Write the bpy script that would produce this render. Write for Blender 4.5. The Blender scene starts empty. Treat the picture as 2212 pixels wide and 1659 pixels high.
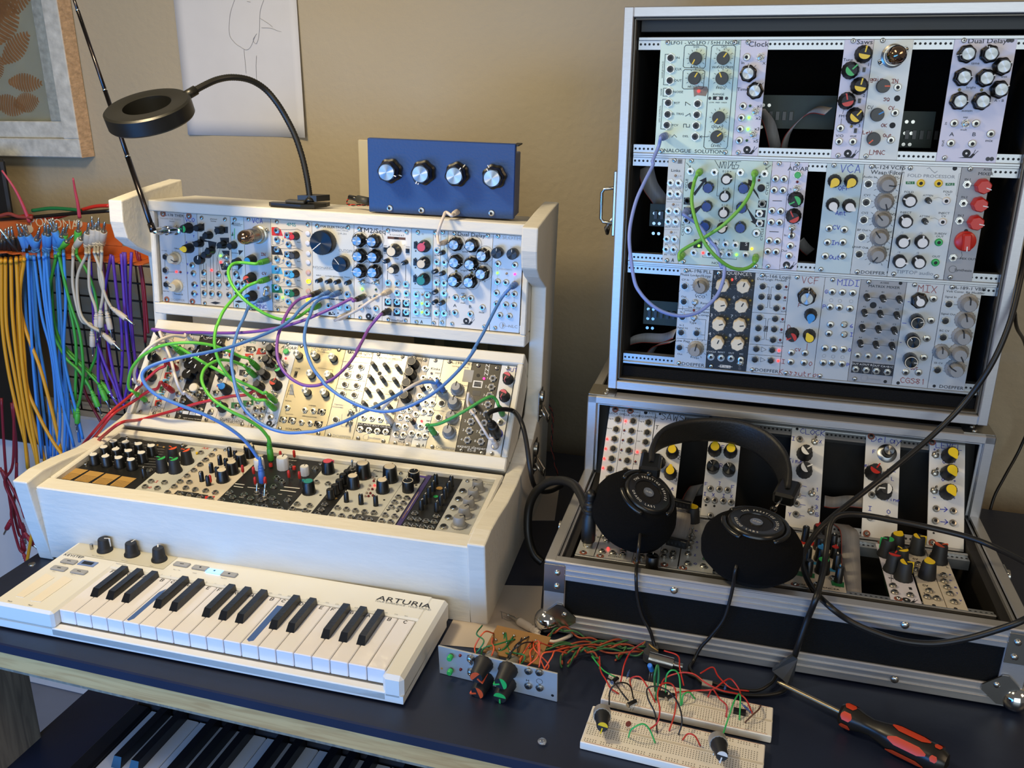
import bpy, math, random
from mathutils import Matrix, Vector
random.seed(7)
sc = bpy.context.scene
COL = sc.collection
sin, cos, pi = math.sin, math.cos, math.pi
def V(*a): return Vector(a)

# ------------------------------------------------------------------ camera
FPX, PIT, ROL = 1920.1, 0.33987, 0.02023
CP = V(0, 0, 0.59951)
CF = V(0, cos(PIT), -sin(PIT)); CU = V(0, sin(PIT), cos(PIT)); CR = V(1, 0, 0)
CR2 = CR*cos(ROL)+CU*sin(ROL); CU2 = -CR*sin(ROL)+CU*cos(ROL)
cam = bpy.data.cameras.new('camera'); camo = bpy.data.objects.new('camera', cam); COL.objects.link(camo)
m = Matrix((CR2, CU2, -CF)).transposed().to_4x4(); m.translation = CP; camo.matrix_world = m
cam.sensor_width = 36; cam.lens = FPX/2212*36; cam.clip_start = .02; cam.clip_end = 30
sc.camera = camo
# ------------------------------------------------------------------ light
sc.view_settings.view_transform = 'Standard'; sc.view_settings.look = 'None'
sc.view_settings.gamma = 1; sc.view_settings.use_curve_mapping = False
sc.view_settings.exposure = 0.14
w = bpy.data.worlds.new('world'); sc.world = w; w.use_nodes = True
w.node_tree.nodes['Background'].inputs[0].default_value = (.72, .66, .60, 1)
w.node_tree.nodes['Background'].inputs[1].default_value = .17
def area(name, loc, target, size, power, color, sy=None):
    l = bpy.data.lights.new(name, 'AREA'); l.energy = power; l.color = color; l.size = size
    if sy: l.shape = 'RECTANGLE'; l.size_y = sy
    o = bpy.data.objects.new(name, l); COL.objects.link(o); o.location = loc
    o.rotation_euler = (Vector(target)-Vector(loc)).to_track_quat('-Z', 'Y').to_euler(); return o
area('overhead_lamp', (-.50, .88, .88), (-.40, 1.04, 0), .14, 5.6, (1, .80, .48))
area('low_window_light', (-.82, -.02, .0), (-.15, 1.0, .04), .95, 11, (.05, .34, 1), .42)
area('window_light', (-.35, -2.3, .75), (.1, 1.2, .4), 2.6, 36, (.80, .92, 1), 1.8)
area('room_light', (1.5, -.4, 1.5), (.4, 1.4, .5), .6, 7, (1, .70, .42))
area('ceiling_light', (-.9, .2, 2.1), (-.3, 1.3, .6), .5, 6, (1, .80, .52))

# ------------------------------------------------------------------ frames
def frame(o, th, g=0.0):
    ex = V(cos(th), sin(th), g).normalized(); ey = V(-sin(th), cos(th), 0); ez = ex.cross(ey)
    M = Matrix((ex, ey, ez)).transposed().to_4x4(); M.translation = Vector(o); return M
FL = frame((-.78043, 0, 0), -.21177, -.00964)
FR = frame((.17083, 1.11167, .24063), -.27899, .01413)
FS = frame((-.14961, 0, 0), -.2484, .0028)
FK = frame((-.57194, .84343, 0), -.24581)
FD = frame((0, 0, 0), -.271)
def rowm(F, y, z, a):      # x along the row, y up the panel, z out of the panel
    R = Matrix(((1, 0, 0), (0, sin(a), -cos(a)), (0, cos(a), sin(a)))).to_4x4()
    R.translation = V(0, y, z); return F @ R
L1 = rowm(FL, 1.28155, .27308, .07459); L2 = rowm(FL, 1.18831, .13244, .71323); L3 = rowm(FL, 1.02469, .10289, 1.49827)
U = [rowm(FR, 0, k*.13335, .00695) for k in (2, 1, 0)]
SA = rowm(FS, 1.0639, .0766, .669); SB = rowm(FS, .9155, .083, 1.5917)
def ray(px, py): return CF+CR2*((px-1106)/FPX)+CU2*((829.5-py)/FPX)
def at(px, py, M, h=0.0):  # where the line of sight through a photo pixel meets the plane z=h of M, in M's coordinates
    Mi = M.inverted(); o = Mi @ CP; d = Mi.to_3x3() @ ray(px, py)
    return o+d*((h-o.z)/d.z)
def atw(px, py, M, h=0.0): return M @ at(px, py, M, h)
def depth(px, py, s): return CP+ray(px, py)*s
def dep(P): return (P-CP).dot(CF)

# ------------------------------------------------------------------ materials
def lin(c): return tuple((x/12.92 if x <= .04045 else ((x+.055)/1.055)**2.4) for x in c)
def hexc(h): return lin(tuple(int(h[i:i+2], 16)/255 for i in (0, 2, 4)))
MC = {}
def mat(name, hx, rough=.5, metal=0, emit=0, noise=0, scale=30, bump=0, bscale=200, spec=.5, trans=0, alpha=1, coat=0, stretch=None):
    if name in MC: return MC[name]
    c = hexc(hx); M = bpy.data.materials.new(name); M.use_nodes = True; nt = M.node_tree; b = nt.nodes['Principled BSDF']
    b.inputs['Base Color'].default_value = (*c, 1); b.inputs['Roughness'].default_value = rough; b.inputs['Metallic'].default_value = metal
    b.inputs['Specular IOR Level'].default_value = spec
    if trans: b.inputs['Transmission Weight'].default_value = trans
    if coat: b.inputs['Coat Weight'].default_value = coat
    if alpha < 1: b.inputs['Alpha'].default_value = alpha
    if emit: b.inputs['Emission Color'].default_value = (*c, 1); b.inputs['Emission Strength'].default_value = emit
    tc = nt.nodes.new('ShaderNodeTexCoord'); mp = nt.nodes.new('ShaderNodeMapping'); nt.links.new(tc.outputs['Object'], mp.inputs[0])
    if stretch: mp.inputs['Scale'].default_value = stretch
    nz = nt.nodes.new('ShaderNodeTexNoise'); nz.inputs['Scale'].default_value = scale; nz.inputs['Detail'].default_value = 4
    nt.links.new(mp.outputs[0], nz.inputs[0])
    k = noise if noise else .04
    mr = nt.nodes.new('ShaderNodeMapRange'); mr.inputs[3].default_value = 1-k; mr.inputs[4].default_value = 1+k
    nt.links.new(nz.outputs[0], mr.inputs[0])
    mx = nt.nodes.new('ShaderNodeMixRGB'); mx.blend_type = 'MULTIPLY'; mx.inputs[0].default_value = 1
    mx.inputs[1].default_value = (*c, 1); nt.links.new(mr.outputs[0], mx.inputs[2]); nt.links.new(mx.outputs[0], b.inputs['Base Color'])
    if bump:
        n2 = nt.nodes.new('ShaderNodeTexNoise'); n2.inputs['Scale'].default_value = bscale; n2.inputs['Detail'].default_value = 3
        nt.links.new(mp.outputs[0], n2.inputs[0]); bp = nt.nodes.new('ShaderNodeBump'); bp.inputs['Strength'].default_value = bump
        bp.inputs['Distance'].default_value = .002; nt.links.new(n2.outputs[0], bp.inputs['Height']); nt.links.new(bp.outputs[0], b.inputs['Normal'])
    MC[name] = M; return M
def wood(name, h1, h2, stretch, rough=.5):
    M = bpy.data.materials.new(name); M.use_nodes = True; nt = M.node_tree; b = nt.nodes['Principled BSDF']; b.inputs['Roughness'].default_value = rough
    tc = nt.nodes.new('ShaderNodeTexCoord'); mp = nt.nodes.new('ShaderNodeMapping'); mp.inputs['Scale'].default_value = stretch
    nz = nt.nodes.new('ShaderNodeTexNoise'); nz.inputs['Scale'].default_value = 9; nz.inputs['Detail'].default_value = 6; nz.inputs['Distortion'].default_value = 1.2
    cr = nt.nodes.new('ShaderNodeValToRGB'); cr.color_ramp.elements[0].color = (*hexc(h1), 1); cr.color_ramp.elements[1].color = (*hexc(h2), 1)
    cr.color_ramp.elements[0].position = .35; cr.color_ramp.elements[1].position = .62
    nt.links.new(tc.outputs['Object'], mp.inputs[0]); nt.links.new(mp.outputs[0], nz.inputs[0]); nt.links.new(nz.outputs[0], cr.inputs[0]); nt.links.new(cr.outputs[0], b.inputs[0])
    MC[name] = M; return M
PAL = {}
def C(n):                  # plain coloured plastics and inks by short name
    t = {'blk': ('161514', .35), 'ink': ('1a1b1f', .6), 'wht': ('dcdad4', .4), 'cream': ('d9cdb4', .45), 'bone': ('cfc3ac', .4), 'gry': ('8e8d8b', .45), 'dgry': ('3c3d40', .5),
         'red': ('c02a1e', .35), 'grn': ('2fae57', .35), 'dgrn': ('1c6e3a', .45), 'yel': ('e8c31e', .35), 'blu': ('1d56b8', .4), 'lblu': ('2e86c8', .4),
         'org': ('d9542a', .4), 'pink': ('c94a5c', .4), 'teal': ('1f7f78', .4), 'navy': ('1f3f86', .4), 'bink': ('2a34a8', .6), 'rink': ('8e3b33', .6), 'pur': ('4a3a90', .5),
         'gold': ('b08a4a', .5), 'gink': ('8f9294', .6), 'sky': ('3f9fd0', .5), 'mred': ('7a1414', .4), 'ygrn': ('7fae50', .5), 'brn': ('5a3b2b', .6), 'lgry': ('b5b7b8', .5), 'mask': ('8d7f72', .7)}[n]
    return mat('plastic_'+n, t[0], t[1])
LED = {'r': ('ff2a28', 4), 'g': ('6dff3a', 3.5), 'a': ('ffc21a', 4), 'm': ('ff2a70', 4), 'w': ('ffe9b0', 5), 'b': ('5aa8ff', 5),
       'ro': ('6a1416', 0), 'go': ('2c5a34', 0), 'yo': ('8d8040', 0), 'wo': ('cfcfd6', 0), 'po': ('c9a59a', 0), 'to': ('9a8a7c', 0)}
def ledm(k):
    h, e = LED[k]; return mat('led_'+k, h, .25, emit=e)
STEEL = mat('polished_steel', 'b9b8b4', .27, 1); NICK = mat('nickel', 'b9b6ae', .28, 1); HOLE = mat('dark_hole', '0a0a0b', .6)
BLK = mat('black_plastic', '131312', .32); SOFT = mat('soft_black_rubber', '191a1c', .55)
def spun(name='spun_aluminium', hx='d4d8da'):
    if name in MC: return MC[name]
    M = bpy.data.materials.new(name); M.use_nodes = True; nt = M.node_tree; b = nt.nodes['Principled BSDF']
    b.inputs['Base Color'].default_value = (*hexc(hx), 1); b.inputs['Metallic'].default_value = 1; b.inputs['Roughness'].default_value = .36
    b.inputs['Anisotropic'].default_value = .93
    tg = nt.nodes.new('ShaderNodeTangent'); tg.direction_type = 'RADIAL'; tg.axis = 'Z'; nt.links.new(tg.outputs[0], b.inputs['Tangent'])
    MC[name] = M; return M
SPUN = spun('spun_aluminium', 'a9adaf'); SPUNB = spun('spun_black', '3a3d40')

# ------------------------------------------------------------------ mesh building
class MB:
    def __init__(s): s.v = []; s.f = []; s.mi = []; s.sm = []; s.mats = []
    def m(s, M):
        if M not in s.mats: s.mats.append(M)
        return s.mats.index(M)
    def add(s, vs, fs, M, T=None, smooth=False):
        o = len(s.v); k = s.m(M)
        s.v += [tuple(T @ Vector(v)) if T else tuple(v) for v in vs]
        for f in fs: s.f.append([i+o for i in f]); s.mi.append(k); s.sm.append(smooth)
    def box(s, a, b, M, T=None, bev=0):
        x0, y0, z0 = a; x1, y1, z1 = b
        if bev:
            d = bev
            P = [(x0+d, y0), (x1-d, y0), (x1, y0+d), (x1, y1-d), (x1-d, y1), (x0+d, y1), (x0, y1-d), (x0, y0+d)]
            Q = [(x0+d, y0+d), (x1-d, y0+d), (x1-d, y0+d), (x1-d, y1-d), (x1-d, y1-d), (x0+d, y1-d), (x0+d, y1-d), (x0+d, y0+d)]
            vs = [(x, y, z0+d) for x, y in P]+[(x, y, z1-d) for x, y in P]+[(x, y, z1) for x, y in Q]+[(x, y, z0) for x, y in Q]
            fs = []
            for i in range(8):
                j = (i+1) % 8; fs += [(i, j, j+8, i+8), (i+8, j+8, j+16, i+16), (i+24, j+24, j, i)]
            fs += [tuple(range(16, 24)), tuple(range(31, 23, -1))]
            s.add(vs, fs, M, T); return
        vs = [(x0, y0, z0), (x1, y0, z0), (x1, y1, z0), (x0, y1, z0), (x0, y0, z1), (x1, y0, z1), (x1, y1, z1), (x0, y1, z1)]
        s.add(vs, [(0, 3, 2, 1), (4, 5, 6, 7), (0, 1, 5, 4), (1, 2, 6, 5), (2, 3, 7, 6), (3, 0, 4, 7)], M, T)
    def lathe(s, prof, n, M, T=None, smooth=True, flute=0, nfl=0, a0=0):
        vs = []; fs = []; segs = [[prof[0]]]
        for k in range(1, len(prof)):
            segs[-1].append(prof[k])
            if smooth and k < len(prof)-1:
                u = (prof[k][0]-prof[k-1][0], prof[k][1]-prof[k-1][1]); w = (prof[k+1][0]-prof[k][0], prof[k+1][1]-prof[k][1])
                lu = math.hypot(*u) or 1; lw = math.hypot(*w) or 1
                if (u[0]*w[0]+u[1]*w[1])/(lu*lw) < .80: segs.append([prof[k]])
        for sg in segs:
            o = len(vs)
            for r, z in sg:
                for i in range(n):
                    a = 2*pi*i/n+a0; rr = r*(1-flute*(.5+.5*cos(nfl*a))) if flute else r
                    vs.append((rr*cos(a), rr*sin(a), z))
            for k in range(len(sg)-1):
                for i in range(n):
                    j = (i+1) % n; fs.append((o+k*n+i, o+k*n+j, o+(k+1)*n+j, o+(k+1)*n+i))
        flat = []
        for (r, z), rev in ((prof[-1], 0), (prof[0], 1)):
            if r > 1e-6:
                o = len(vs)
                for i in range(n):
                    a = 2*pi*i/n+a0; rr = r*(1-flute*(.5+.5*cos(nfl*a))) if flute else r
                    vs.append((rr*cos(a), rr*sin(a), z))
                fs.append(tuple(range(o+n-1, o-1, -1)) if rev else tuple(range(o, o+n)))
        s.add(vs, fs, M, T, smooth)
    def cyl(s, r, z0, z1, n, M, T=None, r2=None, smooth=True):
        r2 = r if r2 is None else r2
        s.lathe([(r, z0), (r2, z1)], n, M, T, smooth)
    def prism(s, poly, z0, z1, M, T=None):
        n = len(poly); A = sum(poly[i][0]*poly[(i+1) % n][1]-poly[(i+1) % n][0]*poly[i][1] for i in range(n))
        if A < 0: poly = poly[::-1]
        vs = [(x, y, z0) for x, y in poly]+[(x, y, z1) for x, y in poly]
        s.add(vs, [tuple(range(n-1, -1, -1)), tuple(range(n, 2*n))]+[(i, (i+1) % n, (i+1) % n+n, i+n) for i in range(n)], M, T)
    def tube(s, pts, r, n, M, T=None, cap=True, rfun=None):
        pts = [Vector(p) for p in pts]; N = len(pts); vs = []; fs = []
        up = None
        for i, p in enumerate(pts):
            t = (pts[min(i+1, N-1)]-pts[max(i-1, 0)]); t = t.normalized() if t.length > 1e-9 else V(0, 0, 1)
            if up is None: up = t.orthogonal().normalized()
            up = (up-t*up.dot(t)); up = up.normalized() if up.length > 1e-9 else t.orthogonal().normalized()
            b = t.cross(up); rr = rfun(i/(N-1)) if rfun else r
            for k in range(n):
                a = 2*pi*k/n; vs.append(p+up*(rr*cos(a))+b*(rr*sin(a)))
        for i in range(N-1):
            for k in range(n):
                j = (k+1) % n; fs.append((i*n+k, i*n+j, (i+1)*n+j, (i+1)*n+k))
        if cap: fs += [tuple(range(n-1, -1, -1)), tuple((N-1)*n+k for k in range(n))]
        s.add(vs, fs, M, T, True)
    def sphere(s, c, r, M, T=None, n=14, sc_=(1, 1, 1)):
        vs = []; fs = []; h = n//2
        for i in range(h+1):
            a = pi*i/h
            for j in range(n):
                b = 2*pi*j/n; vs.append((c[0]+r*sc_[0]*sin(a)*cos(b), c[1]+r*sc_[1]*sin(a)*sin(b), c[2]+r*sc_[2]*cos(a)))
        for i in range(h):
            for j in range(n):
                k = (j+1) % n; fs.append((i*n+j, (i+1)*n+j, (i+1)*n+k, i*n+k))
        s.add(vs, fs, M, T, True)
    def mesh(s, name):
        me = bpy.data.meshes.new(name); me.from_pydata(s.v, [], s.f); me.materials.clear()
        for M in s.mats: me.materials.append(M)
        me.polygons.foreach_set('material_index', s.mi); me.polygons.foreach_set('use_smooth', s.sm); me.update(); return me
    def build(s, name, parent=None, T=None):
        return put(name, s.mesh(name), parent, T)
def put(name, me, parent=None, T=None):
    o = bpy.data.objects.new(name, me); COL.objects.link(o)
    if parent: o.parent = parent
    if T is not None: o.matrix_local = T
    return o
def tag(o, label=None, cat=None, group=None, kind=None):
    if label: o['label'] = label
    if cat: o['category'] = cat
    if group: o['group'] = group
    if kind: o['kind'] = kind
    return o
def empty(name, T, label=None, cat=None, group=None):
    o = bpy.data.objects.new(name, None); COL.objects.link(o); o.matrix_world = T; o.empty_display_size = .01
    return tag(o, label, cat, group)
def TR(x, y, z): return Matrix.Translation((x, y, z))
def RX(a): return Matrix.Rotation(a, 4, 'X')
def RY(a): return Matrix.Rotation(a, 4, 'Y')
def RZ(a): return Matrix.Rotation(a, 4, 'Z')
def aim(p, d, up=None):    # matrix at p with +z along d
    d = Vector(d).normalized(); u = Vector(up) if up else V(0, 0, 1)
    if abs(d.dot(u)) > .98: u = V(0, 1, 0)
    x = u.cross(d).normalized(); y = d.cross(x); M = Matrix((x, y, d)).transposed().to_4x4(); M.translation = p; return M
def smooth_path(P, n=8):
    P = [Vector(p) for p in P]
    if len(P) == 2: return [P[0].lerp(P[1], i/n) for i in range(n+1)]
    Q = [P[0]*2-P[1]]+P+[P[-1]*2-P[-2]]; out = []
    for i in range(1, len(Q)-2):
        a, b, c, d = Q[i-1:i+3]
        for k in range(n):
            t = k/n; out.append(.5*((2*b)+(c-a)*t+(2*a-5*b+4*c-d)*t*t+(3*b-a-3*c+d)*t**3))
    out.append(P[-1]); return out

# ------------------------------------------------------------------ lettering
TXT = {}
def text_mesh(s):
    if s in TXT: return TXT[s]
    cu = bpy.data.curves.new('t', 'FONT'); cu.body = s; cu.size = 1; cu.align_x = 'CENTER'; cu.align_y = 'CENTER'; cu.resolution_u = 2
    ob = bpy.data.objects.new('t', cu); me = bpy.data.meshes.new_from_object(ob)
    vs = [tuple(v.co) for v in me.vertices]; fs = [tuple(p.vertices) for p in me.polygons]
    bpy.data.objects.remove(ob); bpy.data.meshes.remove(me); TXT[s] = (vs, fs); return TXT[s]
HW = {'A': '00 26 40|12 32', 'B': '00 06 36 44 33 03|33 41 30 00', 'C': '45 26 04 02 20 41', 'D': '00 06 26 44 42 20 00', 'E': '46 06 00 40|03 33', 'F': '46 06 00|03 33',
      'G': '45 26 04 02 20 41 43 23', 'H': '06 00|46 40|03 43', 'I': '06 46|26 20|00 40', 'J': '46 41 20 01', 'K': '06 00|46 03 40', 'L': '06 00 40', 'M': '00 06 23 46 40',
      'N': '00 06 40 46', 'O': '26 04 02 20 42 44 26', 'P': '00 06 36 44 33 03', 'Q': '26 04 02 20 42 44 26|22 40', 'R': '00 06 36 44 33 03 40', 'S': '45 26 05 33 42 20 01',
      'T': '06 46|26 20', 'U': '06 01 20 41 46', 'V': '06 20 46', 'W': '06 10 24 30 46', 'X': '06 40|46 00', 'Y': '06 23 46|23 20', 'Z': '06 46 00 40',
      'a': '43 14 02 10 31 44 40', 'c': '43 14 02 10 31', 'e': '02 43 24 02 10 31', 'i': '14 10|16 16', 'l': '16 10', 'm': '00 04 14 20|14 34 40', 'n': '00 04|02 24 43 40', 'o': '24 02 10 31 43 24',
      'r': '00 04|02 24 34', 's': '43 14 32 20 01', 't': '16 11 20 30|04 34', 'u': '04 01 20 41 44|41 40', 'y': '04 21 44 |21 0a', 'g': '43 14 02 10 31 44 4a 1a', 'x': '04 40|44 00', 'k': '06 00|34 02 30',
      '1': '15 26 20', '2': '05 26 44 00 40', '3': '05 26 44 23 42 20 01', '4': '36 02 42|36 30', '5': '46 06 03 33 41 20 01', '6': '36 03 01 20 41 32 03', '7': '06 46 10', '8': '23 05 26 45 23 02 20 42 23',
      '+': '03 43|25 21', '-': '03 43', '>': '03 43|25 43 21', '/': '00 46', '_': '00 40', '.': '20 21', ' ': ''}
def strokes(s, size, lw, wob=.3):
    out = []; x = 0; k = size/6
    for ch in s:
        g = HW.get(ch, HW.get(ch.upper(), ''))
        for st in g.split('|'):
            P = []
            for q in st.split():
                yy = -2 if q[1] == 'a' else int(q[1])
                P.append((x+(int(q[0])+random.uniform(-wob, wob))*k, (yy+random.uniform(-wob, wob))*k))
            if len(P) > 1: out.append(P)
        x += 5.4*k
    w = x-1.4*k
    return [[(a-w/2, b-size/2) for a, b in P] for P in out]
def ribbon(mb, pts, lw, M, z, T=None):
    for i in range(len(pts)-1):
        a = Vector(pts[i]+(0,)) if len(pts[i]) == 2 else Vector(pts[i]); b = Vector(pts[i+1]+(0,)) if len(pts[i+1]) == 2 else Vector(pts[i+1])
        d = b-a
        if d.length < 1e-7: continue
        d.normalize(); n = V(-d.y, d.x, 0)*lw/2; a = a-d*lw*.3; b = b+d*lw*.3
        mb.add([(p.x, p.y, z) for p in (a-n, b-n, b+n, a+n)], [(0, 1, 2, 3)], M, T)
# ------------------------------------------------------------------ room
WALLP = mat('tan_wall_paint', 'a5987f', .75, noise=.05, scale=6, bump=.55, bscale=90)
WW = 1.42
def dbox(name, a, b, M, kind=None, F=FD, parent=None, bev=0):
    mb = MB(); mb.box(a, b, M, bev=bev); o = mb.build(name, parent, F if parent is None else None)
    if kind: o['kind'] = kind
    return o
dbox('wall_back', (-2.4, WW, -.75), (2.4, WW+.12, 1.9), WALLP, 'structure')
dbox('wall_left', (-2.4, -1.2, -.75), (-2.28, WW, 1.9), WALLP, 'structure')
dbox('floor', (-2.4, -2.5, -.80), (2.4, WW, -.75), mat('grey_floor', '6d7484', .6, noise=.1), 'structure')
dbox('baseboard_back', (-2.28, WW-.015, -.75), (2.4, WW, -.65), mat('white_trim', 'd5d3cf', .5), 'structure')

# ------------------------------------------------------------------ desk
NAVY = mat('navy_desk_paint', '1b2236', .38, noise=.25, scale=14, bump=.08, bscale=60)
PINE = wood('pine_edge', 'b98d55', 'cfa76c', (1.2, 8, 14), .55)
PINE2 = wood('pine_leg', '6f6557', '8e826e', (10, 10, 1), .6)
dk = empty('desk', FD @ TR(-.855, .637, -.72), 'long desk with navy painted top and bare pine front edge', 'desk')
Di = TR(.855, -.637, .72)
def dpart(name, a, b, M, bev=0):
    mb = MB(); mb.box(a, b, M, bev=bev); return mb.build(name, dk, Di)
mb = MB(); mb.box((-.855, .637, -.013), (1.25, 1.33, 0), NAVY, bev=.0015)
mb.build('desktop', dk, Di)
dpart('front_edge', (-.855, .640, -.036), (1.25, .662, -.0131), PINE, .001)
dpart('apron', (-.840, .662, -.060), (1.24, .68, -.0131), PINE2)
dpart('leg', (-.855, .6625, -.72), (-.835, .742, -.036), PINE2, .001)
dpart('leg', (-.845, 1.22, -.72), (-.765, 1.30, -.0131), PINE2, .002)
dpart('leg', (1.16, .665, -.72), (1.24, .745, -.036), PINE2, .002)
dpart('back_panel', (-.85, 1.285, -.70), (1.24, 1.30, -.0131), NAVY)  # board added so the space under the desk stays dark
mb = MB(); mb.box((-.845, .52, -.255), (1.24, 1.30, -.235), NAVY, bev=.002); mb.build('lower_shelf', dk, Di)
p_ = at(69, 1219, FD)
mb = MB(); mb.lathe([(.0045, 0), (.004, .001), (0, .0014)], 16, NICK); mb.build('screw', dk, Di @ TR(p_.x, p_.y, 0))

# lower digital piano on the shelf under the desk
pk = empty('digital_piano', FD @ TR(-.70, .60, -.235), 'large black digital piano on the navy shelf under the desk', 'piano')
PBL = mat('piano_black', '17191f', .35, noise=.2); PWH = mat('piano_white_keys', 'd8dade', .3)
mb = MB(); mb.box((0, .165, .0), (1.2, .30, .070), PBL, bev=.004); mb.box((0, 0, 0), (.0245, .165, .070), PBL, bev=.003); mb.box((.02, 0, 0), (1.2, .165, .045), PBL); mb.box((.0245+.0233*46, 0, 0), (1.2, .165, .07), PBL)
mb.build('body', pk)
mb = MB()
for i in range(5): mb.box((.05, .168+i*.006, .0701), (.6, .1705+i*.006, .072), BLK)
mb.build('speaker_slats', pk)
def bkey(mb, w, l, h, M, T=None):
    vs = [(-w/2, 0, 0), (w/2, 0, 0), (w/2, l, 0), (-w/2, l, 0), (-w*.40, .006, h), (w*.40, .006, h), (w*.40, l, h), (-w*.40, l, h)]
    mb.add(vs, [(0, 3, 2, 1), (4, 5, 6, 7), (0, 1, 5, 4), (1, 2, 6, 5), (2, 3, 7, 6), (3, 0, 4, 7)], M, T)
kw = .0233
mbw = MB(); mbw.box((0, 0, 0), (kw-.001, .155, .018), PWH, bev=.0012); mew = mbw.mesh('white_key')
mbb = MB(); bkey(mbb, .0125, .096, .012, PBL); meb = mbb.mesh('black_key')
for i in range(28):
    x = .0255+i*kw; put('white_key', mew, pk, TR(x, .008, .047))
    if i % 7 in (0, 1, 3, 4, 5): put('black_key', meb, pk, TR(x+kw, .067, .065))

# ------------------------------------------------------------------ small keyboard
KW, KD = .485, .1457
KP = mat('warm_white_plastic', 'deddd6', .38, noise=.02); KGREY = mat('grey_rubber_button', '9a9ca0', .5)
KEYW = mat('white_key_plastic', 'e2dfe0', .16, coat=.4)
kt = at(870, 1527, FK); KS = 0
kb = empty('small_keyboard', FK, 'small white keyboard with marker letters on its keys in front of the white rack', 'keyboard')
hf, hb = .0335, .0345
BX0, BX1 = .079, .4625      # key bay
def ktop(y): return hf+(hb-hf)*y/KD
mb = MB()
fy = .000
mb.box((0, 0, .012), (BX0, KD, hf), KP, bev=.003); mb.box((BX1, 0, .006), (KW, KD, hf), KP, bev=.004)
mb.box((BX0-.004, .098, .006), (BX1+.004, KD, hf), KP, bev=.002)
mb.box((BX0-.004, 0, .004), (BX1+.004, .010, .0135), KP, bev=.001)
mb.box((0, 0, .003), (KW, KD-.01, .012), KP)
mb.build('body', kb)
mb = MB(); mb.box((.02, .015, 0), (.05, .03, .004), SOFT); mb.box((.43, .015, 0), (.46, .03, .004), SOFT); mb.box((.02, .12, 0), (.05, .135, .004), SOFT); mb.box((.43, .12, 0), (.46, .135, .004), SOFT)
mb.build('rubber_feet', kb)
mb = MB(); mb.box((0, .0008, hf+.0002), (.185, 0, hf), KP)
KTOP = FK @ TR(0, 0, hf)
nk = 19; kw = (BX1-BX0)/nk
KBL = mat('black_key_plastic', '161616', .28, bump=.1, bscale=300); TAPE = mat('blue_tape', '3c5f9e', .55)
hk = .0315
notes = 'FGABCDEFGABCDEFGABC'
for i in range(nk):
    x = BX0+i*kw; mb = MB(); mb.box((.0004, .0105, .0145), (kw-.0004, .0975, hk), KEYW, bev=.0008)
    wk = mb.build('white_key', kb, TR(x, 0, 0))
    mb = MB()
    for P in strokes(notes[i], .0050, .0006): ribbon(mb, P, .0008, C('ink'), hk+.0002, TR(.0055 if notes[i] in 'FC' and i < nk-1 else .0118 if notes[i] in 'EB' else .0076 if i < nk-1 else .010, .0930, 0))
    mb.build('marker_letter', wk)
    if notes[i] in 'FGACD' and i < nk-1:
        mb = MB(); bkey(mb, .0096, .056, .0078, KBL, TR(0, 0, 0)); mb.build('black_key', kb, TR(x+kw, .0415, hk))
for i in (4, 11):
    x = BX0+i*kw; mb = MB(); q = [(.0035, .018), (.007, .0155), (.011, .018), (.011, .060), (.0105, .083), (.0035, .083)] if i == 11 else [(.003, .014), (.006, .013), (.009, .018), (.009, .062), (.0075, .078), (.0035, .07)]
    mb.prism(q, 0, .0003, TAPE, TR(x, 0, hk)); mb.build('blue_tape', kb)
# recess lip
def knob_dark(mb, r=.0075, h=.017, line='wht'):
    mb.lathe([(r*1.25, 0), (r*1.25, .002), (r*1.02, .005), (r*.88, h-.001), (r*.80, h), (0, h)], 28, SOFT, smooth=False)
    mb.box((-.0007, r*.15, h), (.0007, r*.9, h+.0003), C(line)); mb.box((-.0007, r*.86, .006), (.0007, r*1.08, h), C(line))
for px, py, a in ((223, 1163, -75), (282, 1172, -5), (341, 1183, 35)):
    q = at(px, py, KTOP, .017); mb = MB(); knob_dark(mb); k = mb.build('knob', kb, TR(q.x, q.y, hf) @ RZ(math.radians(a)))
mb = MB(); mb.box((0, KD-.0005, hf-.001), (.235, KD+.006, hf+.004), mat('clear_acrylic', 'd8dde0', .08, trans=.9), bev=.001)
Z3 = (0, 1140, .22604); Z4 = (460, 1200, .24412)
def kq(Z, x, y, h=0): return at(Z[0]+x*Z[2], Z[1]+y*Z[2], KTOP, h)
PLATE = mat('printed_grey_plate', 'c3bfae', .4)
q0 = kq(Z3, 620, 250); q1 = kq(Z3, 1690, 290)
mb = MB(); a, b, c, d = [kq(Z3, *p) for p in ((630, 240), (1560, 400), (1700, 285), (800, 125))]
mb.add([(p.x, min(p.y, KD-.001), .0004) for p in (a, b, c, d)], [(0, 1, 2, 3)], PLATE, TR(0, 0, hf)); mb.build('printed_plate', kb)
for (x, y) in ((660, 318), (565, 383), (755, 415), (1738, 345), (1915, 378), (2050, 412), (2190, 440)):
    p = kq(Z3, x, y, .0015); M = mat('lit_blue_button', '69b4ff', .3, emit=3.2) if x == 2050 else KGREY
    mb = MB(); mb.box((-.010, -.0045, 0), (.010, .0045, .0018), M, bev=.0012); bt = mb.build('button', kb, TR(p.x, p.y, hf))
    if x == 2050: bt['label'] = 'glowing blue stop button'
    mb = MB()
    if x == 1915: mb.cyl(.0013, .0018, .002, 12, C('ink'))
    elif x in (2050, 2190): mb.box((-.0012, -.0012, .0018), (.0012, .0012, .002), C('ink'))
    else: mb.box((-.0025, -.0006, .0018), (.0025, .0006, .0019), C('ink'))
    mb.build('symbol', bt)
p = kq(Z3, 840, 345, 0); mb = MB(); mb.box((-.011, -.005, 0), (.011, .005, .001), mat('screen_bezel', '6f86b8', .3)); mb.box((-.007, -.003, .001), (.007, .003, .0012), HOLE); mb.build('display', kb, TR(p.x, p.y, hf))
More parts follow.
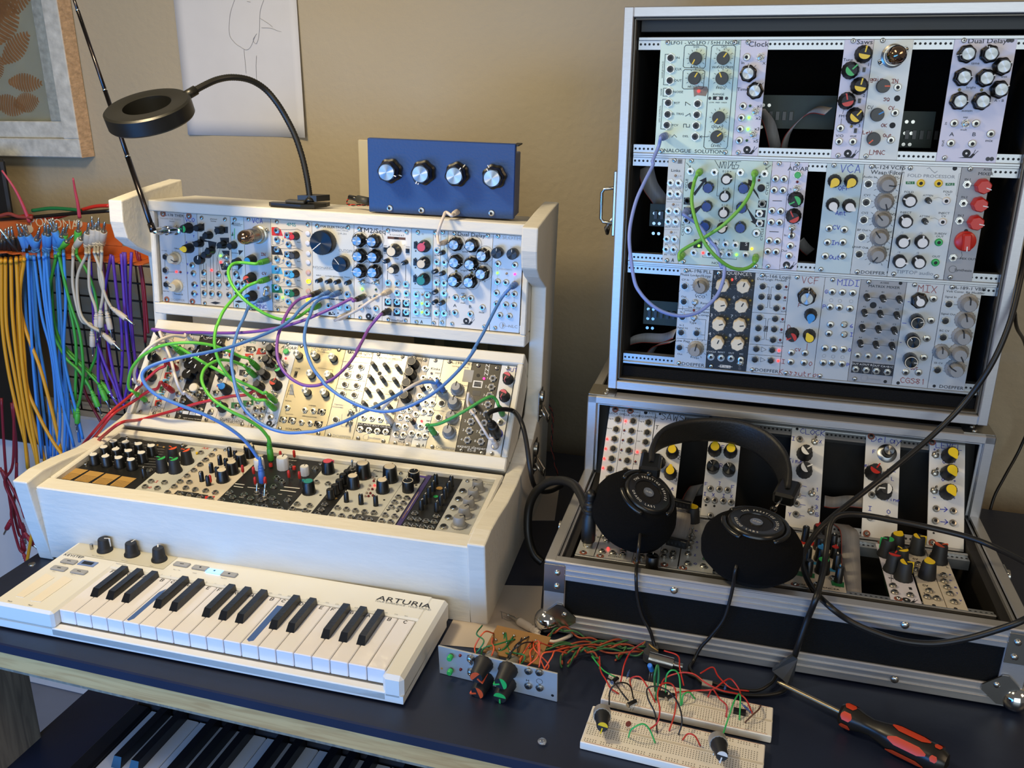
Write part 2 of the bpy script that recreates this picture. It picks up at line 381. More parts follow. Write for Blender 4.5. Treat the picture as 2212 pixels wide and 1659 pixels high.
p = kq(Z3, 875, 180, .004); mb = MB(); mb.cyl(.0022, 0, .0075, 12, STEEL); mb.build('mode_switch', kb, TR(p.x, p.y, hf))
for c4 in (((150, 655), (225, 670), (520, 480), (440, 440)), ((290, 700), (390, 712), (690, 500), (610, 465))):
    P = [kq(Z3, *q) for q in c4]; mb = MB()
    mb.prism([(q.x, q.y) for q in P], -.0002, .0007, mat('touch_strip', 'e4dccb', .45), TR(0, 0, hf)); mb.build('touch_strip', kb)
def flat_text(mb, s, size, p, M, ang=0, z=.0004, sx=1):
    vs, fs = text_mesh(s); mb.add([(v[0]*size*sx, v[1]*size, z) for v in vs], fs, M, TR(p.x, p.y, 0) @ RZ(ang))
mb = MB(); flat_text(mb, 'ARTURIA', .0125, kq(Z4, 1690, 415), C('ink'), sx=1.25); flat_text(mb, 'YOUR EXPERIENCE . YOUR SOUND', .0042, kq(Z4, 1680, 443), C('gink'))
flat_text(mb, 'KEYSTEP', .0065, kq(Z3, 705, 272), C('ink'), sx=1.1); flat_text(mb, 'Pitch', .003, kq(Z3, 95, 705), C('ink')); flat_text(mb, 'Mod', .003, kq(Z3, 288, 742), C('ink'))
for i, s in enumerate('2 3 4 5 6 7 8 9 10 11 12 13 14 15 16 10% 25% 50% 75% 90% 51% 53% 57% 59% 61% 64% 67% 70% 73% 76%'.split()):
    flat_text(mb, s, .0026, V(BX0+.032+i*.0117, .1005, 0), C('gink'))
for s, x, y in (('Seq / Arp Mode', 935, 275), ('Time Div', 1190, 320), ('Rate', 1450, 370), ('Rec / Tie', 1690, 405), ('Shift', 615, 350), ('Oct -', 520, 420), ('Oct +', 700, 450), ('Keyboard Play', 1160, 350), ('Restart', 2140, 485), ('Hold', 1860, 435)):
    flat_text(mb, s, .0026, kq(Z3, x, y), C('gink'))
mb.build('lettering', kb, TR(0, 0, hf))
# ------------------------------------------------------------------ white wooden rack
WPAINT = mat('cream_white_painted_wood', 'd9d5ca', .5, noise=.05, scale=22, bump=.35, bscale=45, stretch=(1, 3, 3))
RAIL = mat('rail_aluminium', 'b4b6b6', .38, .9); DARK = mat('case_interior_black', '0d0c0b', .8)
S2 = Matrix(((0, 0, 1, 0), (1, 0, 0, 0), (0, 1, 0, 0), (0, 0, 0, 1)))   # prism (w,z) outlines extruded along x
rk = empty('wooden_rack', FL, 'white painted wooden three-tier rack holding synthesizer modules', 'rack')
prof = [(1.375, .436), (1.30, .431), (1.228, .424), (1.226, .395), (1.232, .372), (1.25, .358), (1.302, .333), (1.304, .29), (1.300, .235), (1.297, .19), (1.283, .158),
        (1.25, .136), (1.20, .121), (1.15, .115), (1.10, .115), (1.05, .121), (1.015, .123), (.986, .119), (.995, .06), (1.008, .0), (1.365, .0)]
def side(u0, u1):
    mb = MB(); n = len(prof); mb.prism(prof, u0, u1, WPAINT, S2); o = mb.build('side_panel', rk)
    b = o.modifiers.new('b', 'BEVEL'); b.width = .0018; b.segments = 2; return o
side(-.031, -.0105); side(.5385, .559)
def tray(Rm, name, d, parts):
    mb = MB(); T = FL.inverted() @ Rm
    for a, b in parts: mb.box(a, b, WPAINT, bev=.0015)
    o = mb.build(name, rk, T); return o
X0, X1 = -.0104, .5384
tray(L1, 'upper_tray', .1, [((X0, .1295, -.115), (X1, .1445, .007)), ((X0, -.017, -.115), (X1, -.001, .007)), ((X0, -.001, -.115), (-.002, .1295, .007)), ((.5305, -.001, -.115), (X1, .1295, .007))])
tray(L2, 'middle_tray', .05, [((X0, .1295, -.045), (X1, .1450, .007)), ((X0, -.019, -.030), (X1, -.001, .007)), ((X0, -.001, -.045), (-.002, .1295, .007)), ((.5305, -.001, -.045), (X1, .1295, .007))])
tray(L3, 'lower_tray', .08, [((X0, .1295, -.03), (X1, .1420, .006)), ((X0, -.026, -.02), (X1, -.001, .007)), ((X0, -.001, -.05), (-.002, .1295, .007)), ((.5305, -.001, -.05), (X1, .1295, .007))])
mb = MB(); mb.add([(X0, .9985, .104), (X1, .9985, .104), (X1, 1.006, .006), (X0, 1.006, .006), (X0, 1.02, .104), (X1, 1.02, .104), (X1, 1.02, .006), (X0, 1.02, .006)],
    [(0, 3, 2, 1), (4, 5, 6, 7), (0, 1, 5, 4), (1, 2, 6, 5), (2, 3, 7, 6), (3, 0, 4, 7)], WPAINT); mb.build('front_board', rk)
for Rm in (L1, L2, L3):
    mb = MB()
    for y in (0.0005, .1185): mb.box((-.002, y, -.012), (.5305, y+.0095, -.0022), RAIL)
    mb.build('mounting_rail', rk, FL.inverted() @ Rm)
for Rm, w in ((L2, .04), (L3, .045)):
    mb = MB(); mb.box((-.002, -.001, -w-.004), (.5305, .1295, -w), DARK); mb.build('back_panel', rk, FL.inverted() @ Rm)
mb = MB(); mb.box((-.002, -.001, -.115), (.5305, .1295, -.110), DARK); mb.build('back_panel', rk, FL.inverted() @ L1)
# lid latch on the right side of the rack
LT = FL @ TR(.559, 0, 0)
def latch(T, name, parent, s=1):
    mb = MB(); mb.box((0, -.013*s, -.022*s), (.0015, .013*s, .022*s), STEEL, bev=.0005)
    mb.cyl(.008*s, 0, .005, 16, NICK, TR(0, 0, .012*s) @ RY(pi/2)); mb.tube([(.004, -.009*s, -.004*s), (.012*s, -.008*s, -.018*s), (.012*s, 0, -.024*s), (.012*s, .008*s, -.018*s), (.004, .009*s, -.004*s)], .0018*s, 8, STEEL)
    for z in (-.017*s, .018*s): mb.sphere((.002, 0, z), .0025*s, STEEL, n=10)
    return mb.build(name, parent, T)
latch(TR(.559, 1.29, .172), 'lid_hinge', rk); latch(TR(.559, 1.262, .105), 'lid_latch', rk, 1.1)

# ------------------------------------------------------------------ wall things
FW = FD @ Matrix(((1, 0, 0, 0), (0, 0, -1, WW), (0, 1, 0, 0), (0, 0, 0, 1)))
a = at(0, 335, FW, .035); b = at(176, 341, FW, .035); ang = math.atan2(b.y-a.y, b.x-a.x)
FP = FW @ TR(b.x, b.y, 0) @ RZ(ang+.012)
fr = empty('picture_frame', FP, 'weathered wooden picture frame with pressed fern leaves on the wall', 'picture')
FWD = mat('weathered_white_wood', 'b9b9b2', .7, noise=.5, scale=55, stretch=(1, 1, 1), bump=.5, bscale=120)
FWD2 = mat('peeling_tan_lit_wood', 'c9a988', .7, noise=.55, scale=70, bump=.6, bscale=140, stretch=(1, 2.2, 1))  # peeling tan side, with its warm lighting mixed into the colour
fw_, fh_ = .50, .60
mb = MB()
def strip(x0, y0, x1, y1, z0, z1, M): mb.box((x0, y0, z0), (x1, y1, z1), M, bev=.0015)
w1 = .033; w2 = .030
strip(-fw_, 0, 0, w1, .002, .035, FWD); strip(-fw_, fh_-w1, 0, fh_, .002, .035, FWD); strip(-w1, w1, 0, fh_-w1, .002, .035, FWD); strip(-fw_, w1, -fw_+w1, fh_-w1, .002, .035, FWD)
mb.box((0, 0, .002), (.0012, fh_, .034), FWD2)
mb.build('outer_moulding', fr)
mb = MB(); G2 = mat('grey_distressed_wood', '8f948f', .7, noise=.6, scale=80, bump=.5, bscale=150)
strip(-fw_+w1, w1, -w1, w1+w2, .002, .026, FWD); strip(-w1-w2, w1+w2, -w1, fh_-w1, .002, .026, G2); strip(-fw_+w1, w1+w2, -fw_+w1+w2, fh_-w1, .002, .026, G2)
mb.build('inner_moulding', fr)
mb = MB(); mb.box((-fw_+w1, w1, .003), (-w1, fh_-w1, .006), mat('sage_backing', 'b0b09c', .8, noise=.06)); mb.build('backing', fr)
mb = MB(); FERN = mat('dried_fern_leaf', 'a5703f', .8, noise=.3, scale=60)
def leaf(x, y, ln, ang, wd):
    T = TR(x, y, .0064) @ RZ(ang); n = 13
    for i in range(n):
        s = i/n; L = wd*sin(pi*(s*.86+.12)); w_ = ln/n*.80
        for sg in (-1, 1):
            mb.add([(s*ln, 0, 0), (s*ln+w_, 0, 0), (s*ln+w_*1.5, sg*L*.95, 0), (s*ln+w_*.9, sg*L, 0), (s*ln+w_*.3, sg*L*.6, 0)], [(0, 1, 2, 3, 4) if sg > 0 else (4, 3, 2, 1, 0)], FERN, T)
for zx, zy, ln, an, wd in ((-60, 560, .055, 50, .016), (60, 560, .075, -2, .017), (-20, 300, .10, 55, .030), (20, 430, .085, 35, .020), (-40, 690, .07, -12, .020), (100, 720, .058, 10, .018), (-60, 60, .09, 10, .022), (-150, 200, .10, 40, .03)):
    p = (FP.inverted() @ FW) @ at(zx*.3165, zy*.3165, FW, .006); leaf(p.x, p.y, ln, math.radians(an), wd)
mb.build('fern_leaves', fr)
mb = MB(); mb.box((-fw_+w1+w2, w1+w2, .012), (-w1-w2, fh_-w1, .014), mat('picture_glass', 'fbfcfb', .03, trans=1)); mb.build('glass', fr)

pc = [at(375, -8, FW, .0012), at(641, -8, FW, .0012), at(665, 297, FW, .0012), at(409, 291, FW, .0012)]
mb = MB(); n = 14; vs = []; fs = []
up = (pc[0]-pc[3]).normalized()*.16
for j in range(n+1):
    for i in range(n+1):
        s = i/n; t = j/n; p = pc[3].lerp(pc[2], s).lerp((pc[0]+up).lerp(pc[1]+up, s), t)
        z = .001+.010*(max(0, s-.75)/.25)**2*(1-t)**1.2+.004*max(0, .2-s)/.2*(1-t); vs.append((p.x, p.y, z))
for j in range(n):
    for i in range(n): fs.append((j*(n+1)+i, j*(n+1)+i+1, (j+1)*(n+1)+i+1, (j+1)*(n+1)+i))
PAP = mat('white_paper', 'c6c4c2', .7); mb.add(vs, fs, PAP, None, True)
pp = empty('paper_sheet', FW, 'sheet of white paper with faint pencil drawing taped to the wall', 'paper'); o = mb.build('sheet', pp)
s_ = o.modifiers.new('s', 'SOLIDIFY'); s_.thickness = .0004
mb = MB(); PEN = mat('pencil_line', '77777a', .8)
for st in ('1600 0 1570 100 1565 230 1600 290 1640 320 1680 340 1710 320 1740 250 1752 230', '1800 0 1775 80 1770 200 1764 260 1750 297 1735 290 1728 268 1745 240', '1775 125 1830 160 1860 185', '1785 190 1850 193 1900 212 1950 215 2000 165', '1665 340 1672 420 1680 500', '1750 380 1747 450 1750 540', '1685 10 1710 14'):
    q = [float(v) for v in st.split()]; P = []
    for i in range(0, len(q), 2):
        p = at(q[i]*.3165, q[i+1]*.3165, FW, .0018); P.append((p.x, p.y))
    P = [(v.x, v.y) for v in smooth_path([V(a, b, 0) for a, b in P], 5)]
    ribbon(mb, P, .0005, PEN, .0019)
mb.build('pencil_drawing', pp)
PLW = mat('ivory_outlet_plastic', 'd0c6ac', .4)
p = at(775, 375, FW, .004); mb = MB(); mb.box((0, -.058, 0), (.07, .056, .005), PLW, bev=.002)
ot = empty('wall_outlet', FW @ TR(p.x, p.y, 0), 'ivory wall outlet plate partly hidden behind the blue box', 'outlet'); mb.build('cover_plate', ot)
mb = MB(); mb.cyl(.017, .005, .0075, 24, PLW, TR(.035, .02, 0)); mb.cyl(.017, .005, .0075, 24, PLW, TR(.035, -.022, 0)); mb.build('socket', ot)

# ------------------------------------------------------------------ flight cases
ALU = mat('brushed_aluminium_edging', 'bdbcbc', .36, .72, noise=.10, scale=90, stretch=(1, 14, 14), bump=.05)
TEX = mat('pebbled_black_laminate', '0b0b0b', .7, noise=.3, scale=900, bump=.7, bscale=1300, spec=.2)
WALNUT = mat('black_stained_strip', '1b1815', .6, noise=.3, scale=20, stretch=(12, 1, 1))
uc = empty('upper_flight_case', FR, 'black flight case with aluminium edges standing on the lower case', 'case')
a0, a1, b0, b1 = -.0425, .4155, -.0365, .4305
def uparts(name, boxes, M, T=None, bev=.001):
    mb = MB()
    for a, b in boxes: mb.box(a, b, M, bev=bev)
    return mb.build(name, uc, T)
uparts('shell', [((a0+.002, -.009, b0+.002), (a0+.011, .20, b1-.002)), ((a1-.011, -.009, b0+.002), (a1-.002, .20, b1-.002)), ((a0+.002, -.009, b0+.002), (a1-.002, .20, b0+.011)), ((a0+.002, -.009, b1-.011), (a1-.002, .20, b1-.002)), ((a0+.002, .195, b0+.002), (a1-.002, .204, b1-.002))], TEX)
e = .0115
uparts('edging', [((a0, -.013, b0), (a0+e, .012, b1)), ((a1-e, -.013, b0), (a1, .012, b1)), ((a0+e, -.013, b0), (a1-e, .012, b0+e)), ((a0+e, -.013, b1-e), (a1-e, .012, b1))], ALU)
uparts('tongue_trim', [((a0+e, -.007, b0+e), (a0+e+.003, .004, b1-e)), ((a1-e-.003, -.007, b0+e), (a1-e, .004, b1-e)), ((a0+e, -.007, b0+e), (a1-e, .004, b0+e+.003)), ((a0+e, -.007, b1-e-.003), (a1-e, .004, b1-e))], mat('dull_inner_trim', '6d675e', .4, .8))
uparts('inner_cheek', [((-.0305, .004, b0+.011), (-.0262, .19, b1-.011))], DARK); uparts('inner_cheek', [((.4010, .004, b0+.011), (.4045, .19, b1-.011))], DARK)
uparts('filler_strip', [((-.026, .012, .4035), (.401, .016, b1-.0115))], mat('dark_filler', '161817', .45))
uparts('filler_strip', [((-.026, .002, b0+.0115), (.401, .006, -.0075))], TEX)
HOL = .00508
def rails(parent, Rm, n, tops, inv, off=-.026):
    for y, side_ in tops:
        mb = MB(); x1 = off+n*HOL
        mb.box((off, y-.0015, -.014), (x1, y+.0095, -.0022), RAIL)
        mb.box((off, (y+.0085 if side_ > 0 else y-.0035), -.014), (x1, (y+.0125 if side_ > 0 else y+.0000), .0006), RAIL, bev=.0006)
        r = mb.build('module_rail', parent, inv @ Rm); mb = MB()
        for k in range(n):
            mb.cyl(.0014, -.0021, -.00195, 8, HOLE, TR(off+(k+.5)*HOL, y+.0045, 0), smooth=False)
        mb.build('thread_holes', r)
for k in range(3): rails(uc, U[k], 84, ((.0, -1), (.1190, 1)), FR.inverted())
for x, y in ((0.0, .01), (.40, .01)):
    mb = MB(); mb.cyl(.014, 0, .0052, 20, SOFT, r2=.012); mb.build('rubber_foot', uc, TR(x+.008, .03, b0-.0052))
latch(TR(a0, .03, .195) @ RZ(pi), 'side_handle', uc, 1.4)
mb = MB(); mb.box((-.004, -.012, .165), (0, .02, .245), STEEL, bev=.001); mb.tube([(-.003, .004, .178), (-.018, .004, .180), (-.021, .004, .184), (-.021, .004, .216), (-.018, .004, .221), (-.003, .004, .223)], .0022, 8, STEEL); mb.build('latch', uc, TR(a0, 0, 0))
# ribbon cables and circuit boards seen inside the open gaps
RIB = mat('grey_ribbon_cable', '8f8b88', .5, noise=.25, scale=900, stretch=(1, .02, .02)); PCB = mat('green_circuit_board', '10281c', .5, noise=.5, scale=90)
def ribbon3(name, label, M, pts, width, wd=(1, 0, 0), group='ribbon cables inside the cases', cat='ribbon cable', edge=True):
    P = smooth_path(pts, 8); w_ = Vector(wd).normalized()*width/2; mb = MB(); vs = []
    for p in P: vs += [p-w_, p+w_]
    mb.add(vs, [(2*i, 2*i+1, 2*i+3, 2*i+2) for i in range(len(P)-1)], RIB, None, True)
    o = mb.build(name, None, M); s = o.modifiers.new('s', 'SOLIDIFY'); s.thickness = .0009; s.offset = 0
    tag(o, label, cat, group)
    if edge:
        mb = MB(); mb.tube([p-w_*1.03 for p in P], .0007, 5, mat('ribbon_edge_red', '8e3a30', .5)); mb.build('red_stripe', o)
    return o
def inner(M, name, label, pts, width, wd=(1, 0, 0), h=-.05, **k):
    P = [at(p[0], p[1], M, h if len(p) < 3 else p[2]) for p in pts]; return ribbon3(name, label, M, P, width, wd, **k)
inner(U[0], 'ribbon_cable', 'grey ribbon cable hanging right of the Clock module in the top row', [(1640, 235, -.03), (1662, 265, -.05), (1676, 322, -.06), (1680, 345, -.08)], .014)
inner(U[0], 'ribbon_cable', 'grey ribbon cable arching left of the Saws module in the top row', [(1790, 240, -.03), (1752, 240, -.05), (1705, 285, -.05), (1692, 330, -.06), (1690, 348, -.07)], .011, (.6, .6, 0))
inner(U[2], 'ribbon_cable', 'grey ribbon cable curling left of the phase locked loop module', [(1458, 720, -.03), (1430, 730, -.05), (1385, 730, -.06), (1356, 742, -.06), (1354, 775, -.06)], .014, (.25, .8, 0))
inner(U[2], 'ribbon_cable', 'lower grey ribbon cable left of the phase locked loop module', [(1458, 735, -.03), (1420, 745, -.05), (1403, 765, -.06), (1400, 785, -.07)], .014, (.8, .5, 0))
inner(U[1], 'ribbon_cable', 'dark folded ribbon cable behind the gap left of the Links module', [(1395, 360, -.07), (1405, 400, -.07), (1425, 430, -.07), (1440, 460, -.07)], .02, (.8, .4, 0))
inner(U[1], 'ribbon_cable', 'pale ribbon cable in the gap right of the AD/AR module', [(1728, 520, -.04), (1740, 535, -.05), (1752, 545, -.06)], .012, (.6, .6, 0))
def pcb(M, name, label, x0, y0, x1, y1, h, M2=None):
    a = at(x0, y0, M, h); b = at(x1, y1, M, h); mb = MB(); mb.box((min(a.x, b.x), min(a.y, b.y), h-.0016), (max(a.x, b.x), max(a.y, b.y), h), M2 or PCB)
    for k in range(5): mb.box((min(a.x, b.x)+.006+k*.008, min(a.y, b.y)+.01, h), (min(a.x, b.x)+.010+k*.008, min(a.y, b.y)+.02, h+.004), BLK)
    for k in range(6): mb.lathe([(.0021, 0), (.0021, .0004), (.0012, .0004)], 10, NICK, TR(min(a.x, b.x)+.006+(k % 2)*.007, max(a.y, b.y)-.012-(k//2)*.013, h))
    o = mb.build(name, None, M); return tag(o, label, 'circuit board')
pcb(U[1], 'circuit_board', 'dark circuit board in the gap left of the Links module', 1405, 440, 1440, 490, -.05)
pcb(U[2], 'circuit_board', 'green circuit board in the gap left of the phase locked loop module', 1392, 648, 1462, 705, -.05)
pcb(U[0], 'circuit_board', 'dark green circuit board behind the gap between Clock and Saws', 1640, 205, 1800, 280, -.07)
pcb(U[0], 'circuit_board', 'dark circuit board behind the gap beside the right Dual Delay', 1950, 240, 2010, 320, -.07)

# lower case
c0, c1 = -.027, .4635; D0 = .8787; VR = 1.1240; ZT, ZL = .1985, .0915
lc = empty('lower_flight_case', FS, 'open black flight case with aluminium edges and ball corners, headphones on it', 'case')
lp = [(D0+.002, .004), (D0+.002, ZL-.002), (VR+.002, ZL-.004), (VR+.002, ZT-.002), (1.33, ZT-.002), (1.33, .004)]
mb = MB()
for u in (c0+.002, c1-.011): mb.prism(lp, u, u+.009, TEX, S2)
mb.box((c0+.002, D0+.002, .003), (c1-.002, 1.33, .012), TEX); mb.box((c0+.002, D0+.0025, .004), (c1-.002, D0+.011, ZL-.003), TEX); mb.box((c0+.002, 1.321, .004), (c1-.002, 1.33, ZT-.002), TEX); mb.box((c0+.002, VR+.003, ZT-.011), (c1-.002, 1.33, ZT-.002), TEX)
mb.build('shell', lc)
mb = MB(); g = .0125
def ext(a, b, ridge=None):
    mb.box(a, b, ALU, bev=.0012)
# front extrusions with ridges
ext((c0, D0-.001, ZL-.022), (c1, D0+.003, ZL)); ext((c0, D0-.001, ZL-.003), (c1, D0+.012, ZL+.001)); ext((c0, D0-.001, .0015), (c1, D0+.003, .0265)); ext((c0, D0-.001, .003), (c0+.024, D0+.003, ZL)); ext((c1-.024, D0-.001, .003), (c1, D0+.003, ZL))
for z in (ZL-.009, ZL-.0155, .018, .0105): mb.box((c0+.024, D0-.0028, z), (c1-.024, D0, z+.0016), ALU, bev=.0004)
ext((c0, D0, .003), (c0+.002, D0+.024, ZL)); ext((c1-.002, D0, .003), (c1, D0+.024, ZL))
for u in (c0, c1-g):
    ext((u, D0, ZL-.0015), (u+g, VR+.004, ZL+.0012)); ext((u, VR-.0015, ZL-.01), (u+g, VR+.003, ZT)); ext((u, VR, ZT-.002), (u+g, 1.33, ZT))
ext((c0, VR-.0015, ZT-.010), (c1, VR+.003, ZT)); ext((c0, VR, ZT-.002), (c1, VR+.024, ZT)); ext((c0, 1.328, .003), (c0+.002, 1.33, ZT)); ext((c0-.0, D0, .0015), (c0+.002, 1.33, .0265)); ext((c1-.002, D0, .0015), (c1, 1.33, .0265))
mb.build('edging', lc)
mb = MB()
for u in (c0+g, c1-g-.003):
    mb.box((u, D0+.012, ZL-.012), (u+.003, VR+.003, ZL-.003), ALU); mb.box((u, VR+.003, ZL), (u+.003, VR+.006, ZT-g), ALU)
mb.box((c0+g, VR+.003, ZT-.0125), (c1-g, VR+.006, ZT-.010), ALU); mb.build('tongue_trim', lc)
for u0, u1 in ((c0+.011, -.003), (.4385, c1-.011)):
    mb = MB(); mb.prism([(D0+.012, .02), (D0+.012, ZL-.007), (1.05, ZL-.008), (VR+.003, ZL-.004), (1.165, ZT-.02), (1.165, .02)], u0, u1, WALNUT, S2); mb.build('wooden_cheek', lc)
mb = MB(); mb.box((-.003, D0+.012, .02), (.4385, D0+.034, ZL-.011), WALNUT); mb.build('front_strip', lc)
mb = MB(); mb.box((-.003, 1.15, .012), (.4385, 1.155, ZT-.012), DARK); mb.box((-.003, D0+.03, .012), (.4385, 1.15, .016), DARK); mb.build('inner_lining', lc)
rails(lc, SA, 86, ((.0, -1), (.1190, 1)), FS.inverted(), off=0); rails(lc, SB, 86, ((.0, -1), (.1190, 1)), FS.inverted(), off=0)
CH = mat('chrome', 'd6d8da', .1, 1)
for sx, u in ((1, c0), (-1, c1)):
    mb = MB(); mb.sphere((u+sx*.004, D0+.003, .0125), .0145, CH, n=24)
    mb.prism([(0, .006), (0, .028), (sx*.012, .040), (sx*.017, .040), (sx*.034, .026), (sx*.034, .020), (sx*.018, .006)], -.0015, 0, STEEL, TR(u+sx*.004, D0-.0022, .0) @ Matrix(((1, 0, 0, 0), (0, 0, 1, 0), (0, 1, 0, 0), (0, 0, 0, 1))))
    mb.sphere((u+sx*.025, D0-.0040, .028), .0032, STEEL, n=12, sc_=(1, .5, 1)); b = mb.build('ball_corner', lc)
    mb = MB(); mb.box((min(u, u+sx*.0235), D0-.0022, .054), (max(u, u+sx*.0235), D0-.001, ZL-.003), STEEL, bev=.0003)
    for z in (.062, .079): mb.sphere((u+sx*.015, D0-.003, z), .0034, STEEL, n=12, sc_=(1, .5, 1))
    mb.build('corner_plate', lc)
    mb = MB(); mb.box((min(u, u+sx*.035), VR+.004, ZT), (max(u, u+sx*.035), VR+.045, ZT+.0012), STEEL, bev=.0003)
    for y in (.012, .026): mb.sphere((u+sx*.022, VR+y, ZT+.0015), .0034, STEEL, n=12, sc_=(1, 1, .5))
    mb.build('corner_plate', lc)
for u, z in ((.115, ZL-.012), (.345, ZL-.012), (.345, .014)):
    mb = MB(); mb.sphere((u, D0-.003, z), .0042, STEEL, n=14, sc_=(1, .5, 1)); mb.build('rivet', lc)
latch(TR(c0, .985, .068) @ RZ(pi), 'side_latch', lc, .8); latch(TR(c1, 1.0, .075), 'side_latch', lc, .8)
# ------------------------------------------------------------------ panel parts, each mesh built once and shared
MESH = {}
def cached(key, fn, name):
    if key not in MESH:
        mb = MB(); fn(mb); MESH[key] = mb.mesh(name)
    return MESH[key]
def capc(mb, r, z, M, n=20): mb.lathe([(r, z), (r, z+.0004), (0, z+.0004)], n, M)
def d_cap(mb, r, z, M):      # half-moon inlay and a pointer line as on soft-touch knobs
    P = [(r*cos(a), -r*.05+r*.82*sin(a)) for a in [pi+pi*i/10 for i in range(11)]]
    mb.prism([(x, y-.0003) for x, y in P], z, z+.0003, M); mb.box((-.0006, r*.25, z), (.0006, r*1.0, z+.0004), M)
KN = {}
def knob_def(t, c):
    """returns (height, body builder, detail builder, detail name)"""
    M = C(c) if c and c != '_' else C('wht')
    if t == 'dav':   # black fluted knob with spun metal insert
        def b(mb): mb.lathe([(.0098, 0), (.0098, .0035), (.0082, .0045), (.0078, .0125), (.0070, .0138), (0, .0138)], 42, BLK, flute=.10, nfl=7); mb.box((-.0004, .0062, .0137), (.0004, .0082, .0141), C('wht')); mb.box((-.0004, .0078, .0036), (.0004, .0101, .0046), C('wht'))
        def d(mb): capc(mb, .0060, .0138, SPUN, 40)
        return .0138, b, d, 'metal_cap'
    if t == 'davw':  # same body, white round top
        def b(mb): mb.lathe([(.0098, 0), (.0098, .0035), (.0080, .0045), (.0076, .0125), (.007, .0138), (0, .0138)], 42, BLK, flute=.10, nfl=7)
        def d(mb): mb.prism([(.0046*cos(a), .0046*sin(a)) for a in [pi*.62+i*pi*1.76/16 for i in range(17)]]+[(.0006, .0085), (-.0006, .0085)], .0138, .0145, M)
        return .0142, b, d, 'pointer_cap'
    if t == 'soft':  # tapered rubber knob with coloured half moon
        def b(mb): mb.lathe([(.0078, 0), (.0076, .0025), (.0064, .0045), (.0056, .015), (.0050, .016), (0, .016)], 28, SOFT, flute=.05, nfl=14); mb.box((-.0006, .0046, .006), (.0006, .0066, .0162), M)
        def d(mb): d_cap(mb, .0048, .016, M)
        return .016, b, d, 'inlay'
    if t == 'teard': # rubber knob with a full teardrop cap
        def b(mb): mb.lathe([(.0072, 0), (.007, .003), (.0056, .014), (.005, .015), (0, .015)], 28, SOFT, flute=.05, nfl=14)
        def d(mb): mb.prism([(.0043*cos(a), .0043*sin(a)) for a in [pi*.75+i*pi*1.5/14 for i in range(15)]]+[(.0008, .0068), (-.0008, .0068)], .015, .0157, M)
        return .0155, b, d, 'pointer_cap'
    if t == 'trim':  # thin shaft trimmer
        def b(mb): mb.lathe([(.0034, 0), (.0032, .0005), (.0029, .0125), (.0025, .0132), (0, .0132)], 16, BLK)
        def d(mb): mb.box((-.0004, .0003, .0132), (.0004, .0028, .0135), M); mb.box((-.0004, .0025, .0102), (.0004, .0032, .0134), M)
        return .0132, b, d, 'pointer_line'
    if t == 'trimg':
        G = mat('grey_trimmer', '5a564c', .45)
        def b(mb): mb.lathe([(.0033, 0), (.0031, .0005), (.0028, .0135), (.0024, .014), (0, .014)], 16, G)
        def d(mb): mb.box((-.0003, .0003, .014), (.0003, .0025, .0142), BLK)
        return .014, b, d, 'pointer_line'
    if t == 'doe':   # grey knob with flared skirt
        K = mat('knob_'+c, {'gry': '8c8b88', 'cream': 'bdb5a0', 'dgr': '77797c'}[c], .45)
        def b(mb): mb.lathe([(.0098, 0), (.0096, .0016), (.0074, .0030), (.0066, .0115), (.0058, .0132), (0, .0132)], 36, K, flute=.06, nfl=18)
        def d(mb): mb.box((-.0006, .0008, .0132), (.0006, .0062, .0135), C('ink')); mb.box((-.0005, .0058, .006), (.0005, .0074, .0134), C('ink'))
        return .0132, b, d, 'pointer_line'
    if t == 'alu':   # slim silver knob
        def b(mb): mb.lathe([(.0050, 0), (.0050, .011), (.0047, .0118), (0, .0118)], 24, mat('satin_aluminium', 'bdbab0', .3, 1), flute=.03, nfl=24); mb.lathe([(.0058, 0), (.0058, .0012), (.005, .0015)], 20, BLK)
        def d(mb): capc(mb, .0043, .0118, SPUN)
        return .012, b, d, 'metal_cap'
    if t == 'rog':   # black body with coloured top disc and ridge
        def b(mb): mb.lathe([(.0073, 0), (.0073, .0022), (.0066, .0035), (.0060, .0125), (.0055, .0135), (0, .0135)], 32, BLK, flute=.03, nfl=16)
        def d(mb): capc(mb, .0047, .0135, M, 24); mb.box((-.0008, .0035, .0115), (.0008, .0068, .0142), M)
        return .0139, b, d, 'colour_cap'
    if t == 'rogs':
        def b(mb): mb.lathe([(.0058, 0), (.0058, .002), (.0050, .0035), (.0046, .0115), (.0042, .0125), (0, .0125)], 28, BLK, flute=.03, nfl=16)
        def d(mb): capc(mb, .0036, .0125, M, 24); mb.box((-.0007, .0028, .0108), (.0007, .0054, .0132), M)
        return .0129, b, d, 'colour_cap'
    if t == 'flat':  # flat round black knob with a pointer line
        def b(mb): mb.lathe([(.0074, 0), (.0074, .010), (.0070, .0108), (0, .0108)], 36, BLK, flute=.025, nfl=36)
        def d(mb): mb.box((-.0007, .0012, .0108), (.0007, .0068, .0111), M)
        return .0109, b, d, 'pointer_line'
    if t == 'ring':  # black knob with bright rim
        def b(mb): mb.lathe([(.0072, 0), (.0070, .013), (.0066, .014), (0, .014)], 36, BLK, flute=.04, nfl=18)
        def d(mb): mb.lathe([(.0062, .014), (.0062, .0145), (.0056, .0145), (.0056, .014)], 30, C('cream')); capc(mb, .0055, .0139, SPUNB); mb.box((-.0003, .0025, .0143), (.0003, .0056, .0146), C('wht'))
        return .0143, b, d, 'rim_cap'
